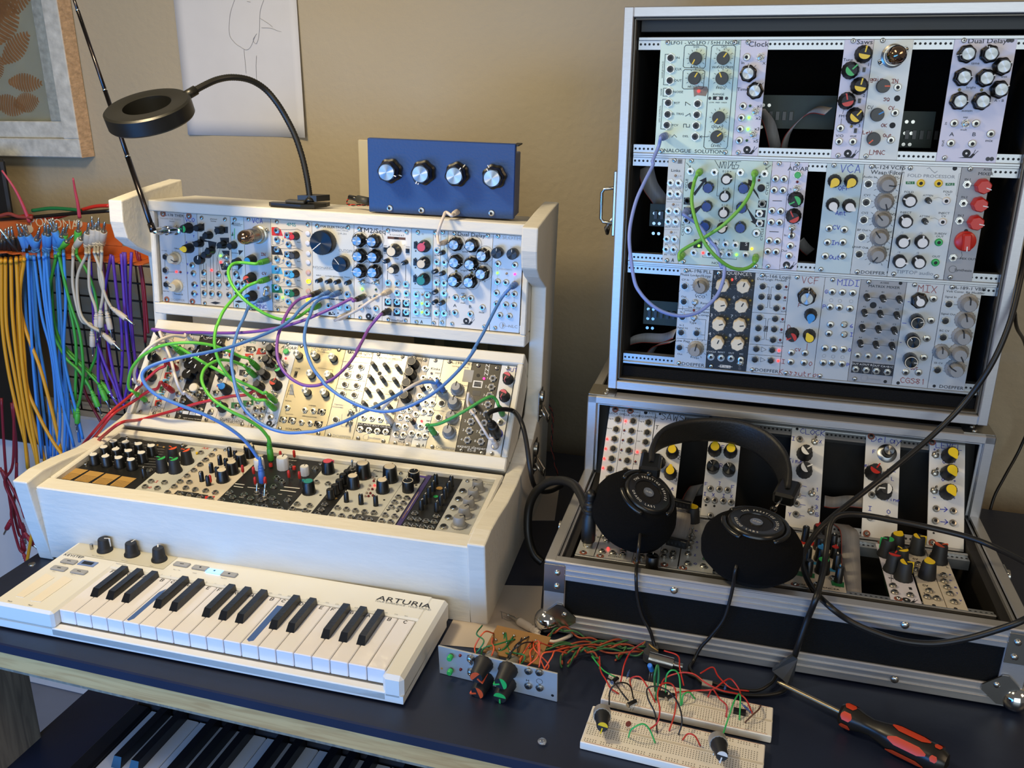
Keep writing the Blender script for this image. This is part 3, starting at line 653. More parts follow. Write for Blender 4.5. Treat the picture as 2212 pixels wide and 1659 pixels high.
    if t == 'spb':   # knurled knob, spun black top
        def b(mb): mb.lathe([(.0072, 0), (.0072, .0135), (.0068, .0142), (0, .0142)], 40, BLK, flute=.03, nfl=20)
        def d(mb): capc(mb, .0064, .0142, SPUNB, 32); mb.box((-.0003, .003, .0147), (.0003, .0064, .0149), C('wht'))
        return .0146, b, d, 'metal_cap'
    if t == 'big':   # large spun-top dial
        def b(mb): mb.lathe([(.0165, 0), (.0165, .014), (.016, .0147), (0, .0147)], 56, BLK, flute=.02, nfl=28)
        def d(mb): capc(mb, .0155, .0147, SPUNB, 48); mb.box((-.0005, .0, .0152), (.0005, .0155, .0155), C('wht'))
        return .0152, b, d, 'metal_cap'
    if t == 'mid':
        def b(mb): mb.lathe([(.0108, 0), (.0108, .012), (.0104, .0127), (0, .0127)], 48, BLK, flute=.02, nfl=28)
        def d(mb): capc(mb, .010, .0127, SPUNB, 40); mb.box((-.0004, .0, .0132), (.0004, .010, .0135), C('wht'))
        return .0132, b, d, 'metal_cap'
    if t == 'star':  # cream seven-point knob
        def b(mb): mb.lathe([(.0064, 0), (.0078, .0015), (.0080, .0125), (.0072, .0138), (0, .0138)], 49, C('cream'), flute=.10, nfl=7)
        def d(mb): mb.box((-.0006, .0005, .0138), (.0006, .0052, .0141), C('ink'))
        return .0139, b, d, 'pointer_line'
    if t == 'wide':  # red bar-topped selector
        def b(mb): mb.lathe([(.0115, 0), (.0112, .004), (.0085, .006), (0, .006)], 30, C('red')); mb.box((-.0045, -.0095, .004), (.0045, .0095, .0155), C('red'), bev=.0015)
        def d(mb): mb.box((-.0006, .004, .0155), (.0006, .0094, .0159), C('wht'))
        return .0157, b, d, 'pointer_line'
    if t == 'redk':
        def b(mb): mb.lathe([(.0086, 0), (.0084, .003), (.0080, .012), (.0068, .0150), (0, .0150)], 42, C('red'), flute=.08, nfl=7)
        def d(mb): mb.box((-.0005, .002, .0150), (.0005, .0076, .0154), C('wht'))
        return .015, b, d, 'pointer_line'
    if t == 'capw':  # plain white tall cap
        def b(mb): mb.lathe([(.0068, 0), (.0066, .013), (.006, .0145), (0, .0145)], 36, C('wht'), flute=.06, nfl=9)
        def d(mb): mb.box((-.0005, .001, .0145), (.0005, .0064, .0148), C('ink'))
        return .0146, b, d, 'pointer_line'
    if t == 'dial':  # silver skirt dial
        def b(mb): mb.lathe([(.0105, 0), (.0105, .001), (.0075, .003), (.0062, .0035)], 40, SPUN); mb.lathe([(.0062, .003), (.006, .014), (.0055, .0148), (0, .0148)], 36, BLK, flute=.04, nfl=18)
        def d(mb): capc(mb, .0052, .0148, SPUN, 32)
        return .015, b, d, 'metal_cap'
    if t == 'bluc':  # blue-capped knob
        def b(mb): mb.lathe([(.0068, 0), (.0068, .008), (.0058, .010), (.0056, .013), (0, .013)], 36, BLK, flute=.07, nfl=9)
        def d(mb): mb.lathe([(.0057, .0105), (.0055, .0145), (0, .0145)], 32, C('navy'), flute=.06, nfl=8); mb.box((-.0009, .004, .008), (.0009, .0072, .0105), C('navy'))
        return .0145, b, d, 'colour_cap'
    if t == 'lev':   # small white round cap for mini pots
        def b(mb): mb.lathe([(.0066, 0), (.0066, .009), (.0056, .0115), (0, .0115)], 32, SOFT, flute=.05, nfl=8)
        def d(mb): capc(mb, .0046, .0115, M, 24); mb.box((-.0007, .004, .0105), (.0007, .0072, .0124), M)
        return .012, b, d, 'colour_cap'
def knob_height(t): return knob_def(t, 'gry' if t == 'doe' else 'wht')[0]
def add_knob(parent, t, c, x, y, ang, s=1):
    h, b, d, dn = knob_def(t, c)
    kb_ = put('knob', cached(('kb', t, c), b, 'knob_'+t), parent, TR(x, y, 0) @ RZ(-math.radians(ang)) @ Matrix.Scale(s, 4))
    put(dn, cached(('kd', t, c), d, dn), kb_); return kb_
def hexpts(r, a=0): return [(r*cos(a+i*pi/3), r*sin(a+i*pi/3)) for i in range(6)]
def jack_builder(t):
    def b(mb):
        if t == 'h':   # hex nut with wide black centre
            mb.prism(hexpts(.0052, .5), 0, .0016, STEEL); mb.lathe([(.0040, .0016), (.0038, .0026), (.0036, .0028)], 20, STEEL); mb.lathe([(.0036, .0026), (.0035, .0030), (.0022, .0031)], 20, BLK); mb.cyl(.0018, .0020, .00325, 14, HOLE)
        elif t == 'n': # round knurled nut
            mb.lathe([(.0040, 0), (.0040, .0018), (.0036, .0022), (.0028, .0023), (.0027, .0034), (.0019, .0035), (.0018, .001)], 24, NICK); mb.cyl(.00185, .0030, .0031, 16, HOLE)
        elif t == 'x': # hex nut, steel centre
            mb.prism(hexpts(.0045, .2), 0, .0017, STEEL); mb.lathe([(.0030, .0017), (.0029, .0034), (.0019, .0035)], 20, NICK); mb.cyl(.0018, .0030, .0036, 16, HOLE)
        elif t == 'b': # large grey ring jack
            mb.prism(hexpts(.0052, .2), 0, .0012, STEEL); mb.lathe([(.0046, .0012), (.0044, .0022), (.0030, .0024), (.0019, .0016)], 24, C('gry')); mb.cyl(.0019, .0012, .0018, 14, HOLE)
        else:
            M = C({'y': 'yel', 'w': 'wht', 'g': 'grn'}[t]); mb.lathe([(.0044, 0), (.0043, .0018), (.0034, .0032), (.0020, .0033), (.0018, .002)], 28, M); mb.cyl(.0018, .0020, .0028, 14, HOLE)
    return b
def screw_builder(k):
    def b(mb):
        if k == 'b': mb.lathe([(.0042, 0), (.0042, .0006), (.0030, .0007)], 20, mat('fibre_washer', '8a4a34', .6))
        mb.lathe([(.0028, .0003), (.0027, .0012), (.0019, .0021), (0, .0024)], 16, STEEL); mb.box((-.0012, -.0003, .0020), (.0012, .0003, .00245), HOLE); mb.box((-.0003, -.0012, .0020), (.0003, .0012, .00245), HOLE)
    return b
def switch_builder(tilt, capm=None):
    def b(mb):
        mb.prism(hexpts(.0046, .3), 0, .0016, STEEL); mb.lathe([(.0040, .0016), (.0034, .0024), (.0030, .0024), (.0029, .0050), (.0018, .0054)], 20, NICK)
        T = TR(0, 0, .005) @ RX(tilt); mb.lathe([(.0010, 0), (.0012, .006), (.0015, .0085), (.0011, .0098), (0, .0101)], 12, STEEL, T)
        if capm: mb.lathe([(.0016, .0025), (.0021, .0032), (.0022, .0095), (.0015, .0112), (0, .0115)], 14, C(capm), T)
    return b
def led_builder(k):
    def b(mb): mb.lathe([(.0016, 0), (.0016, .0006), (.0015, .0014), (.001, .0022), (0, .0025)], 14, ledm(k))
    return b
PANELS = {'alu': ('b6b8b8', .38, .35), 'white': ('d6d5d2', .42, 0), 'paper': ('d4d1de', .45, 0), 'mint': ('cfe6da', .42, 0), 'mathg': ('b9c9be', .4, .2), 'black': ('131313', .4, 0), 'gry': ('939394', .42, .25), 'silver': ('9f9b8c', .32, .35),
          'koma': ('cfccc0', .35, .1), 'bluegrey': ('b3c2c4', .4, .15), 'mute': ('c3c4bf', .4, .15), 'warmw': ('c9bfae', .5, 0), 'gold': ('a59a7c', .36, .4), 'purple': ('3f3570', .5, 0), 'sat': ('c1c2bf', .38, .3)}
def panel_mat(k):
    h, r, me = PANELS[k]; return mat('panel_'+k, h, r, me, noise=.02, scale=8)
class Module:
    """A rack module: plate, knobs, jacks, switches, lamps, screws; coordinates come in as (crop x, crop y)."""
    def __init__(s, row, x0, x1, name, label, pm, crop, group=None, y0=0.0, hgt=.1285):
        s.row, s.x0, s.x1, s.crop = row, x0+.0002, x1-.0002, crop
        s.T = row @ TR(s.x0, y0, 0); s.o = empty(name, s.T, label, 'synth module', group); s.y0 = y0
        mb = MB(); mb.box((0, 0, -.002), (s.x1-s.x0, hgt, 0), panel_mat(pm), bev=.0002); s.panel = mb.build('panel', s.o)
        s.pr = MB(); s.boards() if hgt > .1 else 0
    def boards(s):
        w = s.x1-s.x0; mb = MB(); mb.box((w*.3, .012, -.030), (w*.3+.0016, .116, -.002), PCB); mb.build('circuit_board', s.o)
    def q(s, x, y, h=0):
        cx, cy, sc_ = s.crop; p = at(cx+x*sc_, cy+y*sc_, s.row, h); return p.x-s.x0, p.y-s.y0
    def run(s, text):
        for ln in text.strip().split('\n'):
            for cmd in ln.split(';'):
                a = cmd.split()
                if a: s.do(a)
        s.finish(); return s
    def do(s, a):
        k = a[0]
        if k == 'k':
            t = a[1]; x, y = s.q(float(a[2]), float(a[3]), knob_height(t)); add_knob(s.o, t, a[5] if len(a) > 5 else '', x, y, float(a[4]), float(a[6]) if len(a) > 6 else 1)
        elif k == 'K':   # several knobs of one look
            t, ang, c = a[1], float(a[2]), a[3]; v = [float(z) for z in a[4:]]
            for i in range(0, len(v), 2):
                x, y = s.q(v[i], v[i+1], knob_height(t)); add_knob(s.o, t, '' if c == '_' else c, x, y, ang+((i*37) % 50-25))
        elif k == 'j':
            v = [float(z) for z in a[2:]]
            for i in range(0, len(v), 2):
                x, y = s.q(v[i], v[i+1], .003); put('jack', cached(('j', a[1]), jack_builder(a[1]), 'jack_'+a[1]), s.o, TR(x, y, 0))
        elif k == 's':
            v = [float(z) for z in a[1:]]
            for i in range(0, len(v), 2):
                x, y = s.q(v[i], v[i+1], .001); put('screw', cached(('s', ''), screw_builder(''), 'screw'), s.o, TR(x, y, 0) @ RZ(v[i]))
        elif k == 'S':
            v = [float(z) for z in a[1:]]
            for i in range(0, len(v), 2):
                x, y = s.q(v[i], v[i+1], .001); put('screw', cached(('s', 'b'), screw_builder('b'), 'screw'), s.o, TR(x, y, 0) @ RZ(v[i]))
        elif k == 'l':
            v = [float(z) for z in a[2:]]
            for i in range(0, len(v), 2):
                x, y = s.q(v[i], v[i+1], .002); put('status_light', cached(('l', a[1]), led_builder(a[1]), 'led_'+a[1]), s.o, TR(x, y, 0))
        elif k == 'w':   # w tilt cap x y ...
            tl = math.radians(float(a[1])); c = None if a[2] == '_' else a[2]; v = [float(z) for z in a[3:]]
            for i in range(0, len(v), 2):
                x, y = s.q(v[i], v[i+1], .005); put('toggle_switch', cached(('w', a[1], c), switch_builder(tl, c), 'toggle_switch'), s.o, TR(x, y, 0))
        elif k == 'z':   # slide switch: z w h x y
            x, y = s.q(float(a[3]), float(a[4])); w_, h_ = float(a[1])/2000, float(a[2])/2000; mb = MB(); mb.box((-w_, -h_, 0), (w_, h_, .001), BLK); mb.box((-w_*.5, -h_*.3, .001), (w_*.5, h_*.5, .003), BLK); mb.build('slide_switch', s.o, TR(x, y, 0))
        elif k == 'B':   # button: B r h color x y
            x, y = s.q(float(a[4]), float(a[5]), float(a[2])/1000); r, h = float(a[1])/1000, float(a[2])/1000; M = ledm(a[3][1:]) if a[3][0] == '*' else C(a[3]); mb = MB()
            if r > .003 and h > .002: mb.prism(hexpts(r*1.25, .3), 0, h*.4, STEEL)
            mb.lathe([(r, h*.3), (r, h*.85), (r*.85, h), (0, h)], 20, M); mb.build('button', s.o, TR(x, y, 0))
        elif k == 'F':   # fader: F cap x y : post with cap
            x, y = s.q(float(a[2]), float(a[3]), .008); mb = MB(); mb.box((-.0008, -.0004, -.001), (.0008, .0004, .005), STEEL); mb.lathe([(.0016, .004), (.0019, .006), (.0018, .0125), (.001, .0138), (0, .014)], 12, C(a[1])); mb.build('slider_cap', s.o, TR(x, y, 0))
        elif k in 'tTh':
            x, y = s.q(float(a[1]), float(a[2])); size = float(a[3])/1000; M = C(a[4]); st = ' '.join(a[5:]).replace('~', ' ')
            if k == 'h':
                for P in strokes(st, size*.80, .0007): ribbon(s.pr, P, .00062, M, .0004, TR(x, y, 0))
            else:
                vs, fs = text_mesh(st); s.pr.add([(v[0]*size, v[1]*size*.84, .0003) for v in vs], fs, M, TR(x, y, 0) @ (RZ(pi/2) if k == 'T' else Matrix()))
        elif k == 'r':   # printed rectangle
            x, y = s.q(float(a[2]), float(a[3])); X, Y = s.q(float(a[4]), float(a[5])); s.pr.add([(x, y, .00022), (X, y, .00022), (X, Y, .00022), (x, Y, .00022)], [(0, 1, 2, 3)] if (X-x)*(Y-y) > 0 else [(3, 2, 1, 0)], C(a[1]))
        elif k == 'p':   # line: p width color pts
            v = [float(z) for z in a[3:]]; P = [s.q(v[i], v[i+1]) for i in range(0, len(v), 2)]; ribbon(s.pr, P, float(a[1])/1000, C(a[2]), .00035)
        elif k == 'g':
            v = [float(z) for z in a[2:]]; P = [s.q(v[i], v[i+1]) for i in range(0, len(v), 2)]; s.pr.add([(x, y, .00026) for x, y in P], [tuple(range(len(P)))], C(a[1]))
        elif k == 'o':   # hole or printed disc
            v = [float(z) for z in a[3:]]
            for i in range(0, len(v), 2):
                x, y = s.q(v[i], v[i+1]); s.pr.cyl(float(a[1])/1000, .0001, .0003, 20, HOLE if a[2] == 'hole' else C(a[2]), TR(x, y, 0), smooth=False)
        elif k == 'O':   # circle outline
            v = [float(z) for z in a[3:]]
            for i in range(0, len(v), 2):
                x, y = s.q(v[i], v[i+1]); r = float(a[1])/1000; ribbon(s.pr, [(x+r*cos(t*pi/12), y+r*sin(t*pi/12)) for t in range(25)], .0003, C(a[2]), .0003)
        elif k == 'D':   # dial ticks: D r color x y h   (h: height of the knob top that was measured)
            x, y = s.q(float(a[3]), float(a[4]), float(a[5])/1000 if len(a) > 5 else 0); r = float(a[1])/1000
            for i in range(11):
                t = math.radians(-60+i*30-0); t = math.radians(240-i*30); ribbon(s.pr, [(x+r*cos(t), y+r*sin(t)), (x+r*1.22*cos(t), y+r*1.22*sin(t))], .0004, C(a[2]), .0003)
        elif k == 'N':   # snail emblem
            x, y = s.q(float(a[1]), float(a[2])); T = TR(x, y, 0); I = C('ink')
            s.pr.cyl(.0042, .0001, .0003, 20, I, T @ TR(-.001, .002, 0), smooth=False); s.pr.add([(-.009, -.003, .0003), (.005, -.003, .0003), (.008, .001, .0003), (.0055, .0022, .0003), (.003, -.0012, .0003)], [(0, 1, 2, 3, 4)], I, T)
            ribbon(s.pr, [(.006, .001), (.0075, .006)], .0005, I, .0003, T); ribbon(s.pr, [(.007, .001), (.0105, .005)], .0005, I, .0003, T); s.pr.cyl(.0012, .0003, .0004, 10, C('wht'), T @ TR(-.001, .002, 0), smooth=False)
        elif k == 'V':   # vacuum tube: V x y axis heights
            x, y = s.q(float(a[1]), float(a[2]), 0); add_tube(s.o, x, y, len(a) > 3)
    def finish(s):
        if s.pr.v: s.pr.build('printed_marks', s.panel)
GLASS = mat('tube_glass', 'f2efe8', .03, trans=1)
def add_tube(parent, x, y, lying=False):
    mb = MB(); mb.lathe([(.0125, 0), (.0125, .004), (.0105, .005), (.0105, .012)], 32, mat('tube_socket', 'b9b7ae', .3, .9)); mb.box((-.016, -.003, 0), (.016, .003, .0016), STEEL, RZ(.5), bev=.0005)
    for sg in (-1, 1): mb.sphere((sg*.0145*cos(.5), sg*.0145*sin(.5), .002), .0022, STEEL, n=10)
    so = mb.build('tube_socket', parent, TR(x, y, 0))
    mb = MB(); mb.lathe([(.0098, .006), (.0100, .030), (.0099, .040), (.0085, .046), (.0055, .0495), (0, .051)], 36, GLASS); g_ = mb.build('glass_envelope', so)
    mb = MB(); mb.lathe([(.0097, .034), (.0096, .0398), (.0082, .0455), (.0053, .0489), (0, .0504)], 36, mat('getter_mirror', 'a48a78', .10, 1)); mb.build('getter_flash', so)
    mb = MB(); mb.cyl(.0052, .008, .030, 18, mat('tube_plate', '8e8878', .4, .6)); mb.cyl(.0075, .0305, .0315, 18, mat('mica', 'cfc8b2', .5)); mb.cyl(.0075, .0085, .0095, 18, mat('mica', 'cfc8b2', .5)); mb.build('electrodes', so)
HPM = .00508
def md(row, a, b, name, label, pm, crop, text, group=None): return Module(row, a*HPM, b*HPM, name, label, pm, crop, group).run(text)
Z1 = (320, 430, .1989); Z2 = (740, 430, .1989); Z5 = (240, 680, .20796); Z6 = (680, 720, .22604); X6 = (680, 740, .15072); Z7 = (20, 920, .27125); Z8 = (560, 960, .27125)
UA = (1300, 60, .20796); UB = (1740, 60, .21338); UC = (1300, 330, .20796); UD = (1740, 330, .21338); UE = (1300, 560, .20796); UF = (1740, 560, .21338)
SC_ = (1140, 840, .25316); SD_ = (1660, 860, .24955); SE_ = (1660, 1120, .24955); SF_ = (1240, 1060, .14467)
# ---------------- white rack, top row
md(L1, 0, 8, 'theremin_module', 'aluminium module with the antenna socket, leftmost in the white rack top row', 'alu', Z1, '''
S 158 160 200 1090;t 278 178 6 ink A-178~THER;t 240 215 3.6 gink Theremin~Volt.~Source;t 258 242 2.2 ink Antenna;t 322 1097 5.5 gink DOEPFER;t 312 538 3.4 ink Offset;t 330 1035 3.4 ink Threshold;t 175 560 2.6 ink CV~Out
j h 180 630 180 775 190 930;p .3 ink 182 665 184 745;p .3 ink 215 790 345 795;l r 300 792;l ro 345 795 190 855;D 10 gink 305 640;D 10 gink 320 945
k doe 240 655 115 cream;k doe 258 960 -75 cream;t 195 1000 2.6 ink Gate~Out''')
md(L1, 8, 12, 'oscillator_module', 'narrow aluminium module handwritten VCO with a green and a yellow striped knob', 'alu', Z1, '''
S 440 183 478 1113;h 455 225 7 bink VCO;k soft 375 325 -90 grn;k teard 388 545 -90 yel;h 497 405 3.5 bink T;h 418 470 3.5 bink A;h 428 707 3.5 bink V;h 432 805 3.5 bink F;j n 470 720 482 808 490 930 487 1027;r bink 525 930 542 950;r alu_ 528 933 538 945;h 535 1033 3.6 bink A'''.replace('r alu_ 528 933 538 945;', ''))
md(L1, 12, 22, 'triangle_print_module', 'grey module with black triangle prints and slanted rows of black knobs', 'warmw', Z1, '''
s 578 203 832 222 615 1130;t 710 218 3 ink pharevol;t 710 240 3 ink Iteritas
g ink 505 300 610 262 612 345;g ink 720 300 868 300 868 370 760 370;g ink 560 405 690 405 610 440 700 470 560 460;g ink 780 420 880 420 880 475 790 470;g ink 650 450 745 470 730 540 660 530;g ink 800 560 885 560 882 620 830 620;g ink 780 700 900 700 900 770 800 770
k rogs 515 318 60 blk;k rogs 745 345 200 blk;k rogs 615 400 0 blk;k rogs 515 490 -60 blk;k rogs 770 505 220 blk;k rogs 640 570 -10 blk;k rogs 600 610 30 blk;k flat 530 665 10 wht .9
p .4 ink 560 520 570 640 575 770;p .4 ink 597 520 603 770;p .4 ink 675 620 683 890;p .4 ink 705 600 716 990;p .4 ink 780 545 748 640 748 770;p .4 ink 630 700 640 1000;p .4 ink 755 640 798 885 780 905;p .4 ink 812 790 820 900 840 915
w 0 _ 835 630;l g 780 618;l r 782 688 683 775;w 30 _ 840 700;j n 597 800 757 815 850 815 597 910 680 918 760 925 862 925 603 1020 683 1027 765 1033 870 1042
t 600 850 2.4 ink Accent;t 757 860 2.4 ink Reset;t 600 962 2.4 ink Rotate;t 683 968 2.4 ink Steps;t 765 975 2.4 ink Time;t 862 980 2.4 ink Bass;t 606 1070 2.4 ink Clock;t 685 1080 2.4 ink Mod;t 765 1086 2.4 ink Gate;g ink 675 1125 730 1112 790 1127 735 1143''')
md(L1, 22, 26, 'translation_module', 'narrow pale module with black triangle prints and green line beside the glass tube', 'bluegrey', Z1, '''
s 938 222 965 1157;t 962 262 2.8 ink pharevol;t 965 287 2.8 ink Translation;p .4 ink 905 275 1025 275;g ink 905 270 925 245 930 272;p .9 grn 940 320 935 430;p .5 grn 903 388 940 388;g ink 920 350 905 400 925 400;g ink 980 555 1035 560 990 610;t 945 588 2.6 ink MOTION;k rogs 880 510 180 blk;k rogs 930 690 200 blk;g ink 980 710 1035 715 975 775
j n 945 815 960 920 1027 920;g ink 960 865 990 830 1005 872;g ink 960 990 995 945 1000 990;t 945 770 2.6 ink TUNING;g ink 935 1015 1030 1015 1010 1040 950 1040;g ink 940 1110 985 1100 1040 1112 985 1128''')
md(L1, 26, 34, 'tube_amplifier_module', 'aluminium module handwritten VCA with a glass vacuum tube sticking out', 'alu', Z1, '''
s 1088 217;h 1188 235 8 bink VCA;V 1210 385;h 1250 600 5 rink IN;h 1260 808 5 rink CV;K teard 160 lblu 1075 670;k soft 1065 870 150 org;k soft 1075 1070 160 lblu;j n 1300 668 1303 868 1300 1075;w 60 _ 1270 980;h 1200 965 4 rink B;h 1215 1165 7.5 bink LMNC;s 1110 1195''')
QC = [('red', 0, 'r'), ('ink', 207, 'wo'), ('sky', 415, 'a'), ('dgrn', 620, 'g')]
tx = 's 1395 245 1730 275 1410 1197 1752 1220;t 1555 278 8 teal 4MS;t 1525 1178 4.4 ink QUAD~PINGABLE~LFO;'
for c, d, _ in QC:
    tx += f'''g {c} 1340 {305+d} 1400 {305+d} 1440 {330+d} 1465 {400+d} 1345 {395+d};g {c} 1480 {362+d} 1570 {362+d} 1570 {440+d} 1545 {450+d} 1520 {425+d} 1478 {425+d};p .35 ink 1440 {330+d} 1560 {332+d} 1620 {325+d} 1680 {355+d};p .3 ink 1347 {400+d} 1350 {495+d} 1420 {505+d} 1475 {480+d};j x 1390 {342+d} 1392 {440+d} 1507 {392+d} 1518 {493+d};k rogs 1560 {410+d} 0 {c if c != 'ink' else 'dgry'};t 1408 {488+d} 2.6 ink OUT;t 1578 {508+d} 2.6 ink Reset;t 1400 {395+d} 2.2 ink PING;t 1636 {470+d} 2.4 ink Skew;'''
tx += 'B 3.4 2 *wo 1730 372;B 3.4 2 *wo 1728 478;B 3.4 2 *wo 1735 590;B 3.4 2 *wo 1733 687;B 3.4 2 *po 1733 798;B 3.4 2.4 *a 1738 895;B 3.4 2 *po 1735 1003;B 3.4 2.4 *a 1735 1100;l g 1455 1070;B 1.6 2.5 cream 1450 440;B 1.6 2.5 cream 1455 650;B 1.6 2.5 cream 1462 860'
md(L1, 34, 46, 'quad_lfo_module', 'module with red, black, blue and green channels and round lit buttons', 'warmw', Z1, tx)
md(L1, 46, 58, 'filter_module', 'pale filter module with large black cutoff dial glowing blue behind', 'koma', Z1, '''
s 1832 290 2170 305 2180 1268;t 2000 305 5.5 ink KOMA~ELEKTRONIK;t 2110 342 4 gink VACTROL;t 2110 377 4 gink SVF-201;l b 1925 560;k big 1873 478 230;k mid 2072 710 -42;t 2145 562 5.5 gink CUTOFF;t 1905 748 5.5 gink RESONANCE;p .2 gink 2085 575 2200 578;p .2 gink 1820 765 2010 770
t 1853 828 2.6 ink INPUT;t 1960 838 2.6 ink CUTOFF;t 2060 845 2.6 ink RESONANCE;t 2160 850 2.6 ink TRACT;K trim 200 wht 1830 893 1935 903 2030 908 2145 918;j x 1860 1010 1965 1015 2075 1015 2160 1035 1850 1155 1960 1160 2068 1165 2165 1178
r ink 1900 1070 2200 1110;t 1955 1088 2.6 wht LP~OUT;t 2060 1092 2.6 wht BP~OUT;g ink 1960 1225 1985 1225 1985 1245 2005 1245 2005 1258 1960 1258;r ink 2012 1242 2030 1258;r ink 2055 1232 2070 1245;r ink 2000 1225 2012 1238''')
md(L1, 58, 66, 'sequencer_module', 'white module with six fluted silver-capped knobs and two toggle switches', 'white', Z2, '''
s 178 322 190 1285;t 325 345 10.5 ink TM2/Seq;k dav 152 455 0;k dav 312 465 -70;k dav 158 625 -100;k dav 320 632 -75;k dav 158 795 -85;k dav 318 800 40;t 285 515 5 ink Prob;t 280 680 5 ink Length;t 275 835 5 ink ADC;t 300 912 5 ink Mode;O 11 ink 190 440 365 445 190 620 355 625 190 790 355 795
w -10 _ 205 905;w -10 _ 360 910;l g 207 978;l go 358 985;t 280 1058 5.5 ink Trig;t 280 1185 5.5 ink Out;j n 225 1058 358 1065 195 1180 358 1190;N 290 1290''')
md(L1, 66, 74, 'ladder_oscillator_module', 'small white oscillator module with brown ladder display and two amber lights', 'white', Z2, '''
s 490 340 692 355 495 1308 683 1320;t 590 343 5 ink Dixie+;t 590 392 3.4 ink 0~1~2~3~4~5~6~7;r brn 488 405 683 445;r ink 560 412 610 440;l w 522 468 657 478;k rog 535 568 0 cream 1.25;z 5 6 465 548;z 5 6 707 562;t 463 508 2.6 ink EXP;t 465 590 2.6 ink LIN;t 710 520 2.6 ink VCO;t 710 605 2.6 ink LFO;t 588 650 2.8 ink FINE;t 590 832 2.8 ink PW
k trim 455 680 -70 wht;k trim 655 698 240 wht;k rogs 530 772 -90 cream 1.15;p .5 ink 490 700 488 890;p .5 ink 686 715 684 900;j x 490 910 590 918 685 925 590 1020 690 1025;t 492 955 2.8 ink FM1;t 588 960 2.8 ink FM2;t 688 968 2.8 ink PWM;t 500 1060 2.8 ink OCT;t 590 1065 2.8 ink SYNC;t 688 1070 2.8 ink FLIP
r ink 457 1080 527 1165;r ink 555 1085 625 1175;r ink 652 1095 722 1182;r ink 460 1185 530 1265;r ink 553 1190 625 1275;r ink 650 1198 722 1282;j x 492 1115 590 1122 690 1132 495 1215 588 1220 688 1230;t 592 1318 5.5 ink intellijel''')
md(L1, 74, 80, 'three_channel_module', 'pale module with pink, white and green capped knobs in a column', 'bluegrey', Z2, '''
s 815 360 800 1335;t 870 377 5 gink o;k rog 858 522 30 pink 1.15;k rog 855 705 40 bone 1.15;k rog 853 885 20 teal 1.15;z 5 9 795 500;z 5 9 790 685;z 5 9 788 865
p .3 gink 765 970 975 980;r gry 885 1005 960 1280;j x 798 1035 798 1133 795 1228 918 1045 918 1140 915 1233;l to 862 1040;l g 858 1137 858 1232;t 862 1015 3 ink 1;t 860 1105 3 ink 2;t 860 1200 3 ink 3;p .3 gink 757 1285 970 1298;h 858 1335 5 ink A;h 800 460 3 ink o;h 795 560 3 ink o;h 793 640 3 ink o;h 793 740 3 ink o;h 790 820 3 ink o;h 790 915 3 ink o''')
md(L1, 80, 82, 'slim_random_module', 'slim module, left of two beside the big Dual Delay in the white rack', 'white', Z2, '''
s 1005 368 990 1345;t 1022 410 4 ink TM;j x 1022 558 1022 683 1018 908 1018 1238;K trim 90 wht 985 795 985 1020 985 1130;t 1022 612 2.6 ink PROB;t 1020 840 2.6 ink STEPS;t 1020 1062 2.6 ink AMP;t 1020 1172 2.6 ink OUT;t 1015 1298 4 gink 2hp;p .4 ink 1020 715 1020 745;p .4 ink 1018 940 1018 975''')
md(L1, 82, 84, 'slim_delay_module', 'slim pale module, right of two beside the big Dual Delay in the white rack', 'bluegrey', Z2, '''
s 1088 360 1078 1340;j x 1103 690 1100 915 1100 1025 1100 1243;K trim -100 wht 1062 590 1065 815 1060 1138;t 1105 405 2.6 gink 2HP;p .3 ink 1103 500 1103 545;g ink 1095 742 1107 742 1101 755;g ink 1093 960 1105 960 1099 975;O 1.6 gink 1090 1300''')
DD = '''s {0};t {1} 7 ink Dual~Delay;'''
md(L1, 84, 96, 'dual_delay_module', 'white module lettered Dual Delay with eight fluted knobs in the white rack', 'white', Z2, '''
s 1212 372 1577 398 1188 1355 1535 1385;t 1398 390 8.5 ink Dual~Delay;k dav 1205 498 -80;k dav 1380 512 -70;k dav 1505 620 40;k dav 1205 692 100;k dav 1375 715 130;k dav 1495 818 60;k dav 1193 895 95;k dav 1363 908 35;t 1330 572 4.5 ink time;t 1318 775 4 ink bright;t 1308 968 4 ink sustain;t 1530 700 4 ink dry~wet;t 1520 892 4 ink A~-~B;l yo 1230 785 1400 798
O 11 ink 1245 480 1425 495 1550 600 1235 675 1415 700 1540 795 1230 880 1400 895;j n 1222 1070 1390 1080 1218 1235 1385 1250 1515 1180;w -20 _ 1308 1075;t 1308 1023 3.6 ink sep;t 1308 1128 3.6 ink mult;t 1220 1158 7 ink A;t 1385 1170 7 ink B;t 1510 1230 5 ink mix;T 1158 1065 4.5 ink in;T 1160 1235 5 ink out;N 1350 1340''')
